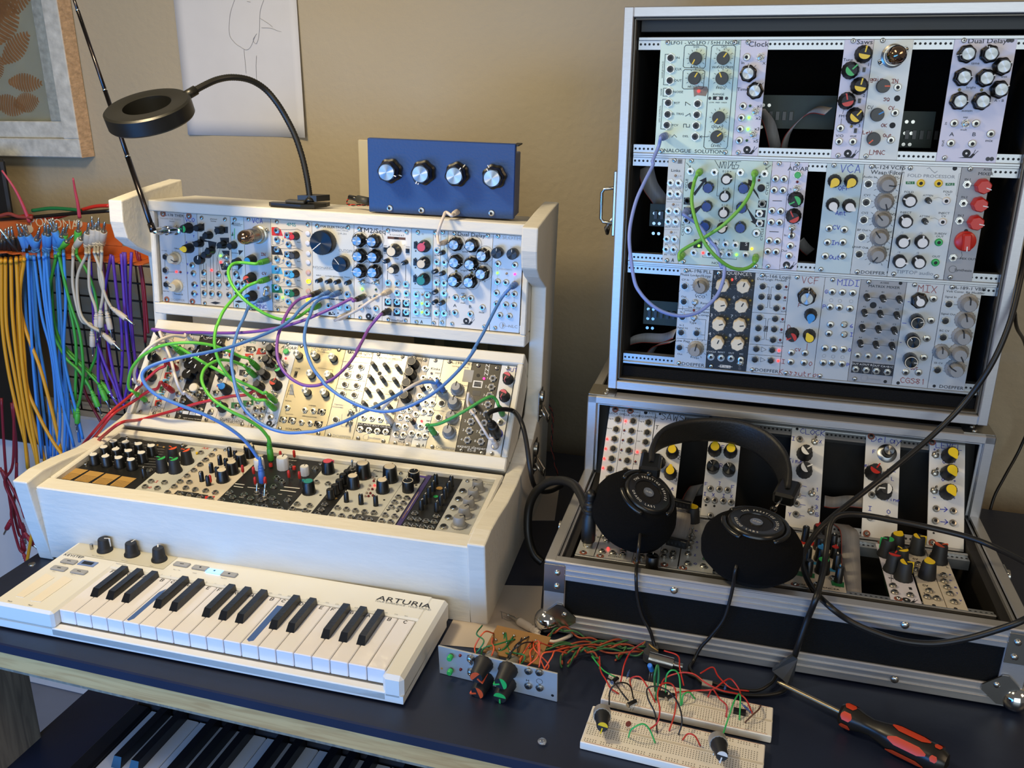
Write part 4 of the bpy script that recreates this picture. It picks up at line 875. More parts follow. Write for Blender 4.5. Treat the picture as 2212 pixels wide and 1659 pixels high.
md(L1, 96, 104, 'random_voltage_module', 'grey module with two small dark knobs and pink light, rightmost in rack top row', 'alu', Z2, '''
s 1688 403 1655 1400;t 1850 425 8 lgry SLOTHS;k spb 1668 590 0;k spb 1835 602 0;j n 1683 705 1868 718 1680 900 1770 908 1668 1022 1775 1032 1862 1035 1668 1140 1768 1150 1855 1158 1705 1265 1808 1275 1865 925;l g 1678 805;l to 1778 812;l m 1868 818;t 1700 515 3.5 lgry INERTIA;t 1875 525 3.5 lgry TORPOR;t 1770 765 3.6 lgry INDIGNITY;p .4 lgry 1683 730 1678 1020;p .4 lgry 1868 850 1862 1130
p .3 lgry 1768 1170 1708 1250;p .3 lgry 1768 1170 1808 1260;p .3 lgry 1855 1180 1810 1260;t 1660 905 4 lgry X;t 1655 1025 4 lgry Y;t 1650 1145 4 lgry Z;O 4 gink 1735 1372;g gink 1735 1345 1760 1372 1735 1400;p .3 gink 1762 1378 1810 1382;t 1850 1385 6.5 gink NLC''')
# ---------------- white rack, middle row
md(L2, 0, 4, 'clock_module', 'aluminium module handwritten Clock, leftmost in the rack middle row', 'alu', Z5, '''
s 555 182 302 1005;h 560 228 6 bink CLOCK;k spb 420 430 30;k spb 375 610 20;k flat 570 275 20 wht;j n 355 900 370 770;o 1 ink 398 908''')
tx = 's 815 208 445 1022;'
for i, c in enumerate(('red', 'dgrn', 'red', 'sky', 'dgrn', 'sky', 'red')):
    x = 640-i*25; y = 490+i*72 if i < 2 else 560+(i-1)*72; tx += f'g {c} {x-28} {y-32} {x+38} {y-32} {x+25} {y+28} {x-40} {y+28};j x {x} {y};'
tx += 't 480 965 4.5 ink ROTATING;t 475 985 4.5 ink CLOCK;t 470 1003 4.5 ink DIVIDER'
md(L2, 4, 8, 'clock_divider_module', 'narrow module with red, green and blue patches round its column of jacks', 'warmw', Z5, tx)
md(L2, 8, 12, 'branch_module', 'narrow grey module between the colourful divider and the black grid module', 'alu', Z5, '''
s 590 1048;j n 820 355 770 585 710 660 690 815 660 890;k rogs 705 350 0 blk;t 755 200 2.6 gink M-TRIAD;p .3 ink 880 250 870 350;l ro 690 490;j n 760 470''')
md(L2, 12, 20, 'drum_grid_module', 'black module with tightly packed black knobs and white pointers', 'black', Z5, '''
s 940 222 710 1055;O 4 wht 990 230;t 1045 240 6 wht uGrids;K flat 20 wht 990 340 1100 300 975 430 1075 400 820 460 885 400 800 510 935 520 780 610 930 640 950 570 860 560 1020 480 890 470;r wht 750 995 800 1035;r wht 820 1005 870 1045;r wht 885 1010 930 1050;r lgry 910 750 1000 780;j x 775 790 835 803 900 808 965 815 740 885 945 895 860 975 920 985 715 985
B 6.5 6 cream 850 750;t 800 780 2.4 wht CLOCK;t 895 855 3 wht CV2;t 955 862 3 wht CV3;t 715 1015 3.4 wht OUT;t 850 1080 3.2 wht open~source~hardware''')
md(L2, 20, 24, 'branches_module', 'narrow cream module with pale blue and green knobs right of the black grid module', 'warmw', Z5, '''
s 1215 250 988 1088;k teard 1155 745 -80 lblu 1.1;k rogs 1105 590 -60 dgry;j n 1125 670 1080 805 1055 915 1030 1000 1180 390;o 1.4 red 1105 740;g ink 1050 790 1130 795 1085 835;r ink 1005 1000 1055 1040;k soft 1110 925 -60 grn;t 1175 240 2.4 gink BRANCH;k trim 1130 300 20 wht''')
tx = 's 1352 262 1585 290 1360 1138;t 1470 290 6 teal 4MS;t 1255 1095 5.5 ink QUAD~CLOCK;t 1248 1117 5.5 ink DISTRIBUTOR;'
for x, y, c, kc in ((1455, 360, 'ink', 'dgry'), (1385, 605, 'ink', 'dgry'), (1340, 770, 'sky', 'lblu'), (1300, 945, 'dgrn', 'grn')):
    tx += f'g {c} {x-50} {y-35} {x+40} {y-30} {x+55} {y+10} {x+15} {y+35} {x-55} {y+25};j x {x} {y};'
tx += 'g red 1530 345 1600 350 1610 410 1505 412;j x 1573 365;g red 1390 405 1480 405 1470 440 1440 460 1400 455;j x 1443 440 1545 450 1415 518 1500 615;k rogs 1645 345 0 dgry 1.2;k rogs 1605 460 10 dgry 1.2;k rogs 1570 600 -20 dgry 1.2;k rogs 1515 720 -10 dgry 1.2;k rogs 1260 415 0 red 1.2;k rogs 1205 570 0 dgry 1.2;B 3 2 cream 1325 352;t 1385 335 3 ink Tap;t 1400 370 3 ink Out;g ink 1395 770 1500 720 1490 790;g dgrn 1370 890 1480 895 1440 960 1375 950;j x 1425 920 1380 685 1460 820 1400 1005 1270 1040;O 11 ink 1240 575 1195 920'
md(L2, 24, 34, 'clock_distributor_module', 'wide cream module with red, blue and green jack patches in the rack middle row', 'warmw', Z5, tx)
md(L2, 34, 38, 'jack_field_module', 'narrow module with a jack block left of the AD/AR panel in the rack', 'warmw', Z5, '''
s 1700 300 1465 1148;j x 1515 888 1500 970 1565 978 1480 1050 1548 1055;t 1735 318 2.6 gink MULT;t 1510 1105 4 ink TRIATT;k rogs 1700 400 10 dgry;k rogs 1640 480 10 dgry;g dgrn 1455 880 1480 880 1480 940 1450 940''')
md(L2, 38, 42, 'envelope_module', 'white module lettered AD/AR with green button and glowing red light in the rack', 'white', Z5, '''
s 1835 300;t 1850 345 8 ink AD/AR;B 4 5 grn 1812 375;l r 1810 448;w -10 _ 1800 505;k soft 1725 555 -40 grn;k soft 1680 695 20 red;w -10 _ 1690 825;j n 1650 1062;t 1623 1018 5 ink Out;N 1645 1145;p .4 ink 1700 1075 1712 1076''')
md(L2, 42, 56, 'radio_module', 'champagne metal module with silver knobs and a printed radio mast', 'gold', Z5, '''
s 1975 322 1750 1178 2150 1232;O 5 gink 2080 350;t 2160 352 6 gink INTERSTELLAR;t 2150 378 5 gink R~A~D~I~O;K alu 0 _ 1922 395 2100 405 2055 600 2010 780;t 1940 560 3.4 ink TYPE;z 4 9 1918 620;g gink 1850 830 1865 720 1890 722 1900 835;p .4 ink 1820 860 1865 725 1910 860;p .3 ink 1840 790 1895 795;p .3 ink 1830 825 1902 830;t 1842 895 3 ink SIGNAL;j x 1823 958 2005 985 2095 992 2185 1003;r ink 1760 1055 1815 1120;r ink 1850 1062 1910 1130;j x 1788 1085 1880 1097 1970 1112 2060 1122 2145 1135;r ink 2118 1105 2178 1165;j x 2145 1135;p .3 ink 1812 985 1812 1030 1890 1035;t 2090 945 2.8 ink CARRIER;t 2060 1060 2.8 ink DEMODULATOR;t 1880 1190 4.5 ink SCHLAPPI;p .8 ink 1920 1190 1950 1182 1975 1200
''').crop
_m = [o for o in bpy.data.objects if o.name == 'radio_module'][0]
def extra(obj, row, x0, crop, text):
    s = Module.__new__(Module); s.row, s.x0, s.y0, s.crop, s.o, s.pr = row, x0*HPM+.0002, 0, crop, obj, MB()
    for ln in text.strip().split('\n'):
        for c in ln.split(';'):
            a = c.split()
            if a: s.do(a)
    if s.pr.v: s.pr.build('printed_marks', obj)
extra(_m, L2, 42, Z6, 'K alu 10 _ 155 215 115 385 75 555;s 228 155;p .3 ink 55 180 140 190;p .3 ink 30 330 175 350 170 370;j x 65 748 32 865;r ink 35 720 95 780;r ink 5 835 65 895;j x 65 748 32 865;t 80 125 5.5 gink INTERSTELLAR;s 30 958')
md(L2, 56, 64, 'quantizer_module', 'aluminium quantizer module with eight hex jacks left of the gleaming matrix mixer', 'silver', X6, '''
s 495 128 205 1325;t 680 158 6.5 ink A-156~QNT;t 680 205 4.5 ink Dual~Quantizer;j h 490 325 655 345 458 455 625 478 425 595 592 610 392 730 560 745 295 1100;t 385 1350 6.5 gink DOEPFER;t 420 275 2.6 gink CV~In;t 740 330 2.6 gink CV~Out;t 710 460 2.6 gink Trig~Out;t 340 890 4 gink Options;t 330 925 4 gink Quantizer;w 60 _ 510 985 485 1130;t 480 410 3.4 gink Quantizer~1;t 490 680 3.4 gink Quantizer~2;p .3 gink 380 265 800 300;p .3 gink 340 515 720 555;p .3 gink 300 650 680 700;w 20 _ 560 870;p .3 gink 390 1030 380 1205 560 1215''')
KX = [(820, 290), (995, 308), (1170, 330), (778, 475), (950, 495), (1130, 515), (730, 663), (903, 683), (1085, 700), (688, 850), (865, 875), (1050, 895)]
md(L2, 64, 74, 'matrix_mixer_module', 'gleaming module lettered MATRIX MIXER with twelve thin knobs in the white rack', 'silver', X6, '''
s 910 165 1255 200 618 1370 980 1410;t 1080 185 3.6 gink A1008;t 1080 235 5.5 gink MATRIX~MIXER;o 3 ink 930 445;K trimg 0 _ %s;j x 690 1070 808 1080 928 1095 1035 1110;r ink 620 1145 718 1285;r ink 738 1160 835 1300;r ink 858 1172 955 1315;r ink 980 1185 1078 1330;j x 645 1235 768 1250 890 1262 1010 1272;t 668 1172 4 wht OUT~A;t 788 1185 4 wht OUT~B;t 905 1197 4 wht OUT~C;t 1028 1212 4 wht A+B+C;O 4 gink 735 1358;t 850 1372 5 gink Synthesis;p .3 gink 850 330 1250 390;p .3 gink 800 520 1200 575;p .3 gink 750 705 1160 760;p .3 gink 700 890 1120 945
t 1058 290 3 gink B1;t 1235 310 3 gink C1;t 1012 478 3 gink B2;t 1190 495 3 gink C2;t 795 640 3 gink A3;t 970 660 3 gink B3;t 750 830 3 gink A4''' % ' '.join('%d %d' % p for p in KX))
md(L2, 74, 78, 'quad_attenuator_module', 'narrow module with four stacked black knobs right of the gleaming matrix mixer', 'warmw', X6, '''
s 1425 215 1580 245 1150 1440;t 1500 240 4 ink QUAD;t 1495 262 4 ink ATTEN;k rog 1385 265 0 dgry 1.1;k rog 1350 415 0 dgry 1.1;k rog 1310 570 0 dgry 1.1;k rog 1275 745 0 dgry 1.1;j x 1575 365 1555 500 1500 760 1218 1062 1320 1075 1190 1190 1290 1198 1160 1308 1265 1318 1250 960 1350 960;r ink 1215 1378 1280 1400;t 1245 1425 5 ink VCA''')
md(L2, 78, 80, 'slim_mix_module', 'slim module with thin black pots in the rack middle row', 'warmw', X6, '''
s 1325 1465;j x 1445 1020 1385 1295;K trim 0 wht 1530 620 1435 840 1380 1100;t 1385 1360 3.4 ink OUT;t 1360 1410 4.5 gink 2hp;p .3 ink 1430 1050 1400 1090''')
md(L2, 80, 84, 'utility_module', 'narrow module with small red light left of the spring reverb module', 'mute', Z6, '''
s 1152 258 985 1072;t 1153 342 6 ink Kinks;t 1175 382 3.4 ink SIGN;t 1130 608 3.6 ink LOGIC;j x 1103 432 1165 433 1083 515 1058 658 1122 662 1040 742 1103 748 1008 885 1070 905 990 970 1053 978;l to 1113 378;l r 1018 835;t 1085 838 3.4 ink S&H;t 1048 703 3 ink IN~A;t 1108 708 3 ink IN~B;t 1030 785 3 ink MAX;t 1093 790 3 ink MIN;t 1000 928 3 ink IN;t 1068 935 3 ink TRIG;t 980 1018 3 ink NOISE;t 1045 1020 3 ink OUT;h 1035 1072 4.5 ink A''')
md(L2, 84, 92, 'spring_reverb_module', 'aluminium spring reverb module with four grey knobs in a column', 'silver', Z6, '''
s 1285 270 1122 1083;t 1405 290 6.5 ink A-199~SPRV;t 1390 320 4.2 gink Spring~Reverb;k doe 1345 505 0 gry;k doe 1318 642 0 gry;k doe 1295 778 10 gry;k doe 1265 915 0 gry;j h 1225 545 1208 665 1180 800 1145 955;t 1435 500 3.2 gink Level;t 1415 632 3.2 gink Feedb.;t 1220 605 3 gink Reverb~In;t 1190 740 3 gink Reverb~Out;t 1355 905 3.2 gink Mix;t 1248 1100 6.5 gink DOEPFER;r gry 1430 345 1500 470''')
md(L2, 92, 100, 'audio_interface_module', 'black audio interface module with numbered grey ring jacks', 'black', Z6, '''
s 1562 305 1740 332 1400 1120 1595 1145;T 1648 350 9 wht ZZZ;l m 1615 428;o 2.5 hole 1562 402;r wht 1518 450 1595 525;r ink 1527 460 1587 515;r dgry 1535 465 1575 510;r dgry 1512 545 1578 600;j b 1700 425 1685 508 1668 590 1652 675 1635 765 1617 852 1602 940 1585 1030;j b 1508 745 1490 838 1473 925 1455 1015;t 1650 428 5.5 wht 1;t 1635 508 5.5 wht 2;t 1618 592 5.5 wht 3;t 1600 678 5.5 wht 4;t 1583 765 5.5 wht 5;t 1550 940 5.5 wht 7;t 1533 1030 5.5 wht 8;t 1455 745 5.5 wht 1;t 1438 838 5.5 wht 2;t 1420 925 5.5 wht 3;t 1402 1015 5.5 wht 4;t 1505 1092 6.5 wht expert~sleepers;t 1498 1120 6.5 wht ES-8''')
md(L2, 100, 104, 'output_module', 'white module handwritten OUT with two pink-striped knobs, rightmost in the rack middle row', 'white', Z6, '''
s 1845 330 1692 1148;h 1885 350 7 bink OUT;k soft 1832 400 200 pink;k soft 1797 567 200 pink;j n 1770 845;t 1815 860 5 bink 2;j h 1740 1000;o 7 bink 1748 960;O 5 bink 1722 1078;j n 1722 1080;j n 1790 770''')
# ---------------- white rack, bottom row
tx = 's 937 92 432 437 912 513 608 300;'
for i, p in enumerate(((828, 118), (925, 125), (1028, 140), (1130, 155), (752, 165), (847, 182), (948, 195), (1052, 210), (668, 225), (765, 238), (870, 250), (968, 265))):
    tx += f'k rog {p[0]} {p[1]} {(-60, -20, -75, -70)[i % 4]} wht;'
for i in range(4):
    x = 515+i*128; y = 335+i*22; X = 392+i*142; Y = 420+i*20
    tx += f'g gold {x} {y} {x+115} {y+18} {X+95} {Y+12} {X-18} {Y-5};'
    for k in range(5): t = .45+k*.11; tx += f'p .5 ink {x+(X-x)*t-5} {y+(Y-y)*t} {x+108+(X+95-x-115)*t} {y+15+(Y-y)*t};'
for k in range(9): tx += f'p .5 gink {700+k*10} {300-k*22} {1180+k*8} {330-k*20};'
tx += 'K trim 0 wht 1065 335;B 1.4 2 gold 1230 165;B 1.4 2 gold 1180 150;l yo 1495 215;j x 1115 345;t 1120 120 5 lgry PRESSURE;B 1.4 2 cream 1380 150'
md(L3, 0, 20, 'touch_sequencer_module', 'black module with four gold touch pads and a block of white-topped knobs', 'black', Z7, tx)
md(L3, 20, 28, 'red_print_module', 'pale module with two orange and two green striped knobs, red print', 'mute', Z7, '''
s 995 525 1205 555 1378 152 1640 190;k soft 1300 188 -60 org 1.15;k soft 1405 205 -75 org 1.15;k soft 1208 268 -70 grn 1.15;k soft 1310 275 -70 grn 1.15;t 1565 180 8 red AK;j x 1128 432 1235 442 1080 475 1178 487 1450 180 1525 205 1560 265 1520 300;h 1175 445 5 red I;h 1122 492 5 red O;B 1.5 3 yel 1493 210''')
md(L3, 28, 42, 'triple_filter_module', 'cream module with black knobs and slim pots left of the black slider module', 'warmw', Z7, '''
s 1295 555 1555 605 1720 190 1945 225;k rog 1908 168 0 bone 1.15;k rog 1838 232 10 bone 1.15;k rog 1770 297 0 bone 1.15;k rog 1692 360 0 bone 1.15;K trim 180 wht 1750 172 1672 235 1603 297 1525 365;K trim 10 wht 1797 200 1722 260 1650 328 1577 398;j x 1470 345 1415 390 1360 435 1313 475 1260 522 1433 440 1405 485 1480 498 1563 508 1640 522 1520 300 1565 262 1612 225;r ink 1340 515 1400 555;r ink 1420 525 1478 570;r ink 1500 540 1552 585;g red 1560 560 1640 560 1610 605 1555 600;j x 1358 530 1435 540 1515 555 1600 570;t 1430 600 5 ink intellijel;F red 1600 425''')
md(L3, 42, 60, 'black_slider_module', 'black module with red-capped sliders and switches and white knobs in the rack bottom row', 'black', Z7, '''
s 1655 620 2115 692 2390 245;F red 1858 345;F red 1945 358;F red 1958 440;F red 2037 447;F red 2160 232;B 2.2 6 red 2082 300;w -20 _ 1970 520;w -20 _ 2035 520;j x 1755 520 1870 538 1690 582 1778 558 1810 600 1920 570 1885 612 1955 625 2005 582 2095 568 2030 635 2125 608 2150 655 2130 405 2170 435 2105 475;t 1880 665 7 wht BEFACO;p 1.6 wht 1800 462 1870 470;p 1.6 wht 1790 482 1860 492;p 1.2 wht 1900 490 1990 500
t 1735 548 3 wht RISE;t 1850 570 3 wht FALL;t 1790 632 3 wht TRIG;k capw 1985 262 0 wht;k capw 2170 255 0 wht 1.1''')
_m = bpy.data.objects['black_slider_module']
extra(_m, L3, 42, Z8, 'k capw 183 112 -10 wht 1.15;k capw 357 160 -10 wht .85;F red 278 78;F red 235 240;F red 320 248;F red 48 292;B 2.4 6 red 277 175;B 2.4 6 red 90 152;j x 443 183 245 165 138 260 180 290 112 330 100 420 222 437 130 460 165 505 38 490;p 1.6 wht 170 365 290 380;p 1.6 wht 200 340 320 352;t 265 130 4 wht DAMP;t 165 398 3 wht RISE;t 245 412 3 wht FALL;w -20 _ 40 410')
md(L3, 60, 66, 'crimson_teal_module', 'narrow cream module with one crimson and one teal knob', 'mute', Z8, '''
s 487 155 222 558;k rog 545 145 70 pink 1.2;k rog 390 305 -80 teal 1.2;j x 455 292 547 305 300 465 400 478 265 505 365 518;o 1.6 hole 625 238 488 405;r dgry 235 500 405 540;j x 265 508 365 520;h 265 572 5 ink A;p .3 gink 185 545 380 590''')
md(L3, 66, 70, 'slim_knob_module', 'narrow black module with a diagonal line of black pots', 'black', Z8, '''
s 412 582;K rogs 20 blk 700 205 665 235 635 280 600 320 563 355;w -10 _ 740 180;j x 520 470 492 510 460 548;t 460 600 3.4 wht QMMG;p .4 wht 600 380 560 430;o 2 gold 610 430''')
md(L3, 70, 82, 'macro_oscillator_module', 'cream module with four large black knobs and a grid of tiny red lights', 'mute', Z8, '''
s 540 600 840 640 1128 228;k rog 825 180 0 bone 1.45;k rog 1040 208 0 bone 1.45;k rog 745 262 10 bone 1.2;k rog 980 295 10 bone 1.2;t 950 215 7 ink Plaits;K trim 0 wht 690 380 807 398 925 410;o 1.4 hole 935 255 985 262 995 443;l r 918 320;l ro 912 285 900 350 885 382 870 405 940 320 905 400;l to 880 320 870 350 855 380 845 405 900 255 915 268;j x 622 495 693 508 765 518 838 528 912 535 580 548 655 560 728 570;r dgry 775 553 925 625;j x 802 580 875 590;h 632 612 5 ink A;t 712 625 6 ink Mutable;p .3 gink 500 592 890 655''')
md(L3, 82, 86.6, 'blue_edge_module', 'narrow cream module with blue ends left of the purple strip', 'mute', Z8, '''
g pur 888 640 1065 672 1050 682 885 662;g pur 1195 235 1330 255 1325 270 1185 250;k ring 1230 215 0 _ 1.05;k ring 1183 290 -40 _ 1.05;j x 1108 410 1175 418 1078 450 1148 458 1052 490 1120 498 1002 553 1078 563 975 600 1045 607;g ink 1010 515 1045 520 1020 532;g ink 1085 525 1120 532 1095 545;s 935 655;o 1.5 hole 1250 325;t 1005 668 5 wht A''')
md(L3, 86.8, 88, 'purple_strip_panel', 'slim purple blank strip beside the black knob module', 'purple', Z8, 'p .6 gold 1140 590 1270 380;p .5 wht 1180 530 1260 400')
md(L3, 88, 96, 'black_knob_module', 'black module crowded with thin black pots, second from right in the rack bottom row', 'black', Z8, '''
s 1155 680 1325 712;K trim 10 wht 1405 240 1383 295 1350 340 1320 395 1288 440 1530 255 1505 300 1478 350 1445 405 1412 455;o 4 gold 1435 350;o 3 grn 1405 415;j x 1238 540 1205 582 1262 590 1328 602 1390 608 1175 630 1235 638 1300 645 1362 655 1410 562;t 1220 665 3 wht CV;t 1285 675 3 wht GRIP;t 1350 688 3 wht PUSH''')
md(L3, 96, 104, 'mixer_module', 'aluminium mixer module with five grey knobs, rightmost in the rack bottom row', 'sat', Z8, '''
s 1658 290 1425 720;t 1810 318 5.5 gink A-138~MIXER;k doe 1740 290 -70 gry;k doe 1705 355 0 gry;k doe 1668 425 10 gry;k doe 1632 495 30 gry;k doe 1590 570 60 gry;j h 1620 360 1587 425 1548 495 1508 570 1468 643;t 1545 742 6.5 gink DOEPFER;t 1820 355 3 gink In~1;t 1785 430 3 gink In~2;t 1750 495 3 gink In~3;t 1715 565 3 gink In~4;t 1675 640 3 gink Out''')
# ---------------- upper flight case, top row
tx = 's 683 152 1380 152 615 1277 1282 1293;t 1075 157 6.2 ink LFO1~-~VC~LFO~/~S+H~/~NOISE;'
for lb, x, y, X, Y in (('IN', 713, 313, 790, 313), ('CLK', 710, 430, 795, 430), ('OUT', 705, 548, 790, 548), ('NOISE', 693, 665, 793, 667), ('RST', 688, 780, 780, 782), ('DEL~TRIG', 682, 900, 775, 895), ('FCV', 673, 1012, 760, 1012), ('', 660, 1125, 0, 0)):
    tx += f'j h {x} {y};' + (f't {X} {Y} 4.2 ink {lb};' if lb else '')
tx += '''j h 993 790 985 905 977 1018 967 1132;k flat 970 318 205 yel;k flat 958 523 30 yel;k flat 1257 315 35 yel;k flat 1245 525 -25 yel;k flat 1210 935 215 yel;k flat 1190 1135 50 yel;D 9 ink 970 318 10.9;D 9 ink 958 523 10.9;D 9 ink 1257 315 10.9;D 9 ink 1245 525 10.9;D 9 ink 1210 935 10.9;D 9 ink 1190 1135 10.9
t 980 200 3.6 ink S+H;t 962 405 4.2 ink LAG;t 945 615 4.2 ink NOISE;t 1270 198 3.4 ink LFO;t 1253 412 4.4 ink WAVEFORM;t 1235 625 4.6 ink FREQ;t 1212 692 4 ink RANGE;t 1205 777 2.6 ink LOW~~MED~~HIGH;t 1200 1030 4.6 ink DELAY;t 1185 1228 4.6 ink LEVEL;t 870 1127 4 ink DEL;t 945 1283 7 ink ANALOGUE~~SOLUTIONS
r ink 1155 712 1258 750;o 1.8 wht 1205 732;o 1.8 dgry 1122 732 1295 732;g mask 950 620 1010 605 1095 612 1105 650 1080 710 990 700 958 718;l r 1005 658
p .6 ink 875 180 1060 182 1090 200 1075 400 1060 420 860 415 845 400 858 200 875 180;p .6 ink 860 435 1050 438 1070 455 1055 620 1040 635 850 635 835 620 845 450 860 435;p .6 ink 1160 180 1370 182 1390 200 1305 1230 1290 1255 1080 1258 1058 1235 1140 200 1160 180;p .5 ink 700 275 658 275 640 592 690 592;p .5 ink 690 628 640 628 635 710 680 710;p .5 ink 675 742 632 742 612 1050 660 1052
p .6 ink 868 808 870 770 920 803;p .6 ink 868 918 915 890 920 920;p .6 ink 848 1035 850 1000 878 1000 878 1032 910 1032 912 1003;p .5 ink 725 1138 752 1110 778 1138;p .5 ink 1020 1132 1100 1132;p .5 ink 1040 1118 1020 1132 1040 1148;T 632 435 2.8 ink SAMPLE+HOLD;T 603 895 2.8 ink LFO~CONTROL;T 618 668 2.8 ink NOISE
p .3 gink 1195 235 1195 205 1218 238;p .3 gink 1270 232 1290 210 1310 236;p .3 gink 1345 275 1355 260 1368 275'''
md(U[0], 0, 18, 'sample_hold_module', 'wide mint panel with black yellow-striped dials, leftmost in the upper case top row', 'mint', UA, tx)
md(U[0], 18, 24, 'clock_module', 'pale module printed Clock with two silver-capped knobs in the upper case', 'paper', UA, '''
s 1518 148 1415 1295;t 1628 172 9.5 ink Clock;j n 1503 305 1463 815 1447 935 1435 1053 1425 1173;w 0 _ 1645 305;w 0 _ 1590 870 1567 1110;k dav 1518 475 0;k dav 1588 655 25;l go 1540 812 1505 1172;l g 1527 935 1517 1055;t 1465 365 5 ink In;t 1685 370 5 ink X;t 1463 640 6 ink Time;t 1640 815 6 ink x1;t 1627 940 6 ink x2;t 1612 1052 6 ink x3;t 1600 1178 6 ink x5;N 1515 1285;p .4 ink 1523 372 1523 395;p .4 ink 1578 415 1600 390;p .4 ink 1598 553 1598 575;p .4 ink 1655 595 1680 570''')
md(U[0], 40, 46, 'saws_module', 'pale module printed Saws with yellow, green and red striped knobs', 'paper', UB, '''
s 483 133 328 1293;t 600 145 8.5 ink Saws;k soft 598 262 10 yel 1.25;k soft 462 430 45 grn 1.25;k soft 555 590 10 yel 1.25;k soft 425 742 -15 red 1.25;k soft 507 898 40 yel 1.25;z 3 5 592 425;z 3 5 545 740;z 3 5 505 1042;j n 353 1018 338 1153 478 1155;t 430 325 5 ink Tune;t 365 895 5 ink FM;t 345 1095 5 ink V/O;t 483 1095 5 ink out;t 637 375 5.5 ink 1;t 592 687 5.5 ink 2;t 545 993 5.5 ink 3;O 9.5 gink 585 270 460 437 540 590 420 745 500 900;N 435 1290;p .4 ink 387 830 375 870;p .4 ink 363 920 358 980;l yo 465 1000''')
md(U[0], 46, 54, 'tube_module', 'silver module with a round mirrored vacuum tube in the upper case', 'sat', UB, '''
s 783 128 612 1300;V 885 285;k flat 790 590 90 org;k flat 730 882 60 lblu;k flat 693 1128 225 org;j n 935 603 907 863 865 1138;o 3.2 hole 928 715 880 988;h 720 520 5 rink gain;h 905 540 5 rink IN;h 820 725 4.5 rink SQ;h 655 805 4.5 gink CV;h 870 812 4.5 rink CV;h 795 988 4.5 rink OK;h 625 1060 4.5 rink Lev;h 830 1090 4.5 rink Out;h 725 1262 6 rink LMNC''')
md(U[0], 62, 74, 'dual_delay_module', 'white module lettered Dual Delay with eight silver-capped knobs, top right of the upper case', 'paper', UB, '''
s 1605 128 1408 1318;t 1840 135 8.5 ink Dual~Delay;k dav 1650 262 -100;k dav 1883 262 -25;k dav 2012 390 60;k dav 1610 500 85;k dav 1838 508 70;k dav 1985 625 60;k dav 1570 743 90;k dav 1800 745 100;t 1720 360 4.5 ink time;t 1675 605 4 ink bright;t 1635 840 4 ink sustain;t 2010 495 4 ink wet;t 1960 738 4.5 ink A~-~B;l yo 1560 628 1785 630
j n 1507 968 1728 970 1878 1075 1473 1170 1690 1175;w 0 _ 1625 972;t 1620 905 3.6 ink sep;t 1600 1032 3.6 ink mult;t 1480 1080 7 ink A;t 1705 1080 7 ink B;t 1858 1143 5 ink mix;T 1420 968 4.5 ink in;T 1388 1170 5 ink out;N 1635 1290;o 2.2 dgry 2055 127 1845 1328;o 2.2 dgry 2090 127 1885 1328''')
# ---------------- upper flight case, middle row
tx = 's 752 78 675 1118;t 767 185 5.5 ink Links;p .3 gink 670 508 825 512;p .3 gink 648 795 800 800;l to 763 240 740 540 718 828;t 808 242 3.4 gink 1:3;t 785 540 3.4 gink 2:2;t 765 828 3.4 gink 3:1;j x 713 312 795 315 708 425 788 428 693 605 775 608 687 715 765 718 672 895 752 898 665 1002 743 1005;h 735 1115 5 ink A;r gink 790 65 835 115;r lgry 797 72 828 108;'
for s_, x, y in (('IN', 713, 370), ('OUT', 793, 372), ('OUT', 705, 482), ('OUT', 785, 483), ('IN', 692, 662), ('IN', 772, 664), ('OUT', 684, 770), ('OUT', 762, 772), ('IN', 670, 950), ('IN', 748, 953), ('IN', 662, 1057), ('OUT', 740, 1060)): tx += f't {x} {y} 3.4 ink {s_};'
md(U[1], 3.4, 7.4, 'links_module', 'narrow pale module with twelve jacks at the left of the upper case middle row', 'mute', UC, tx)
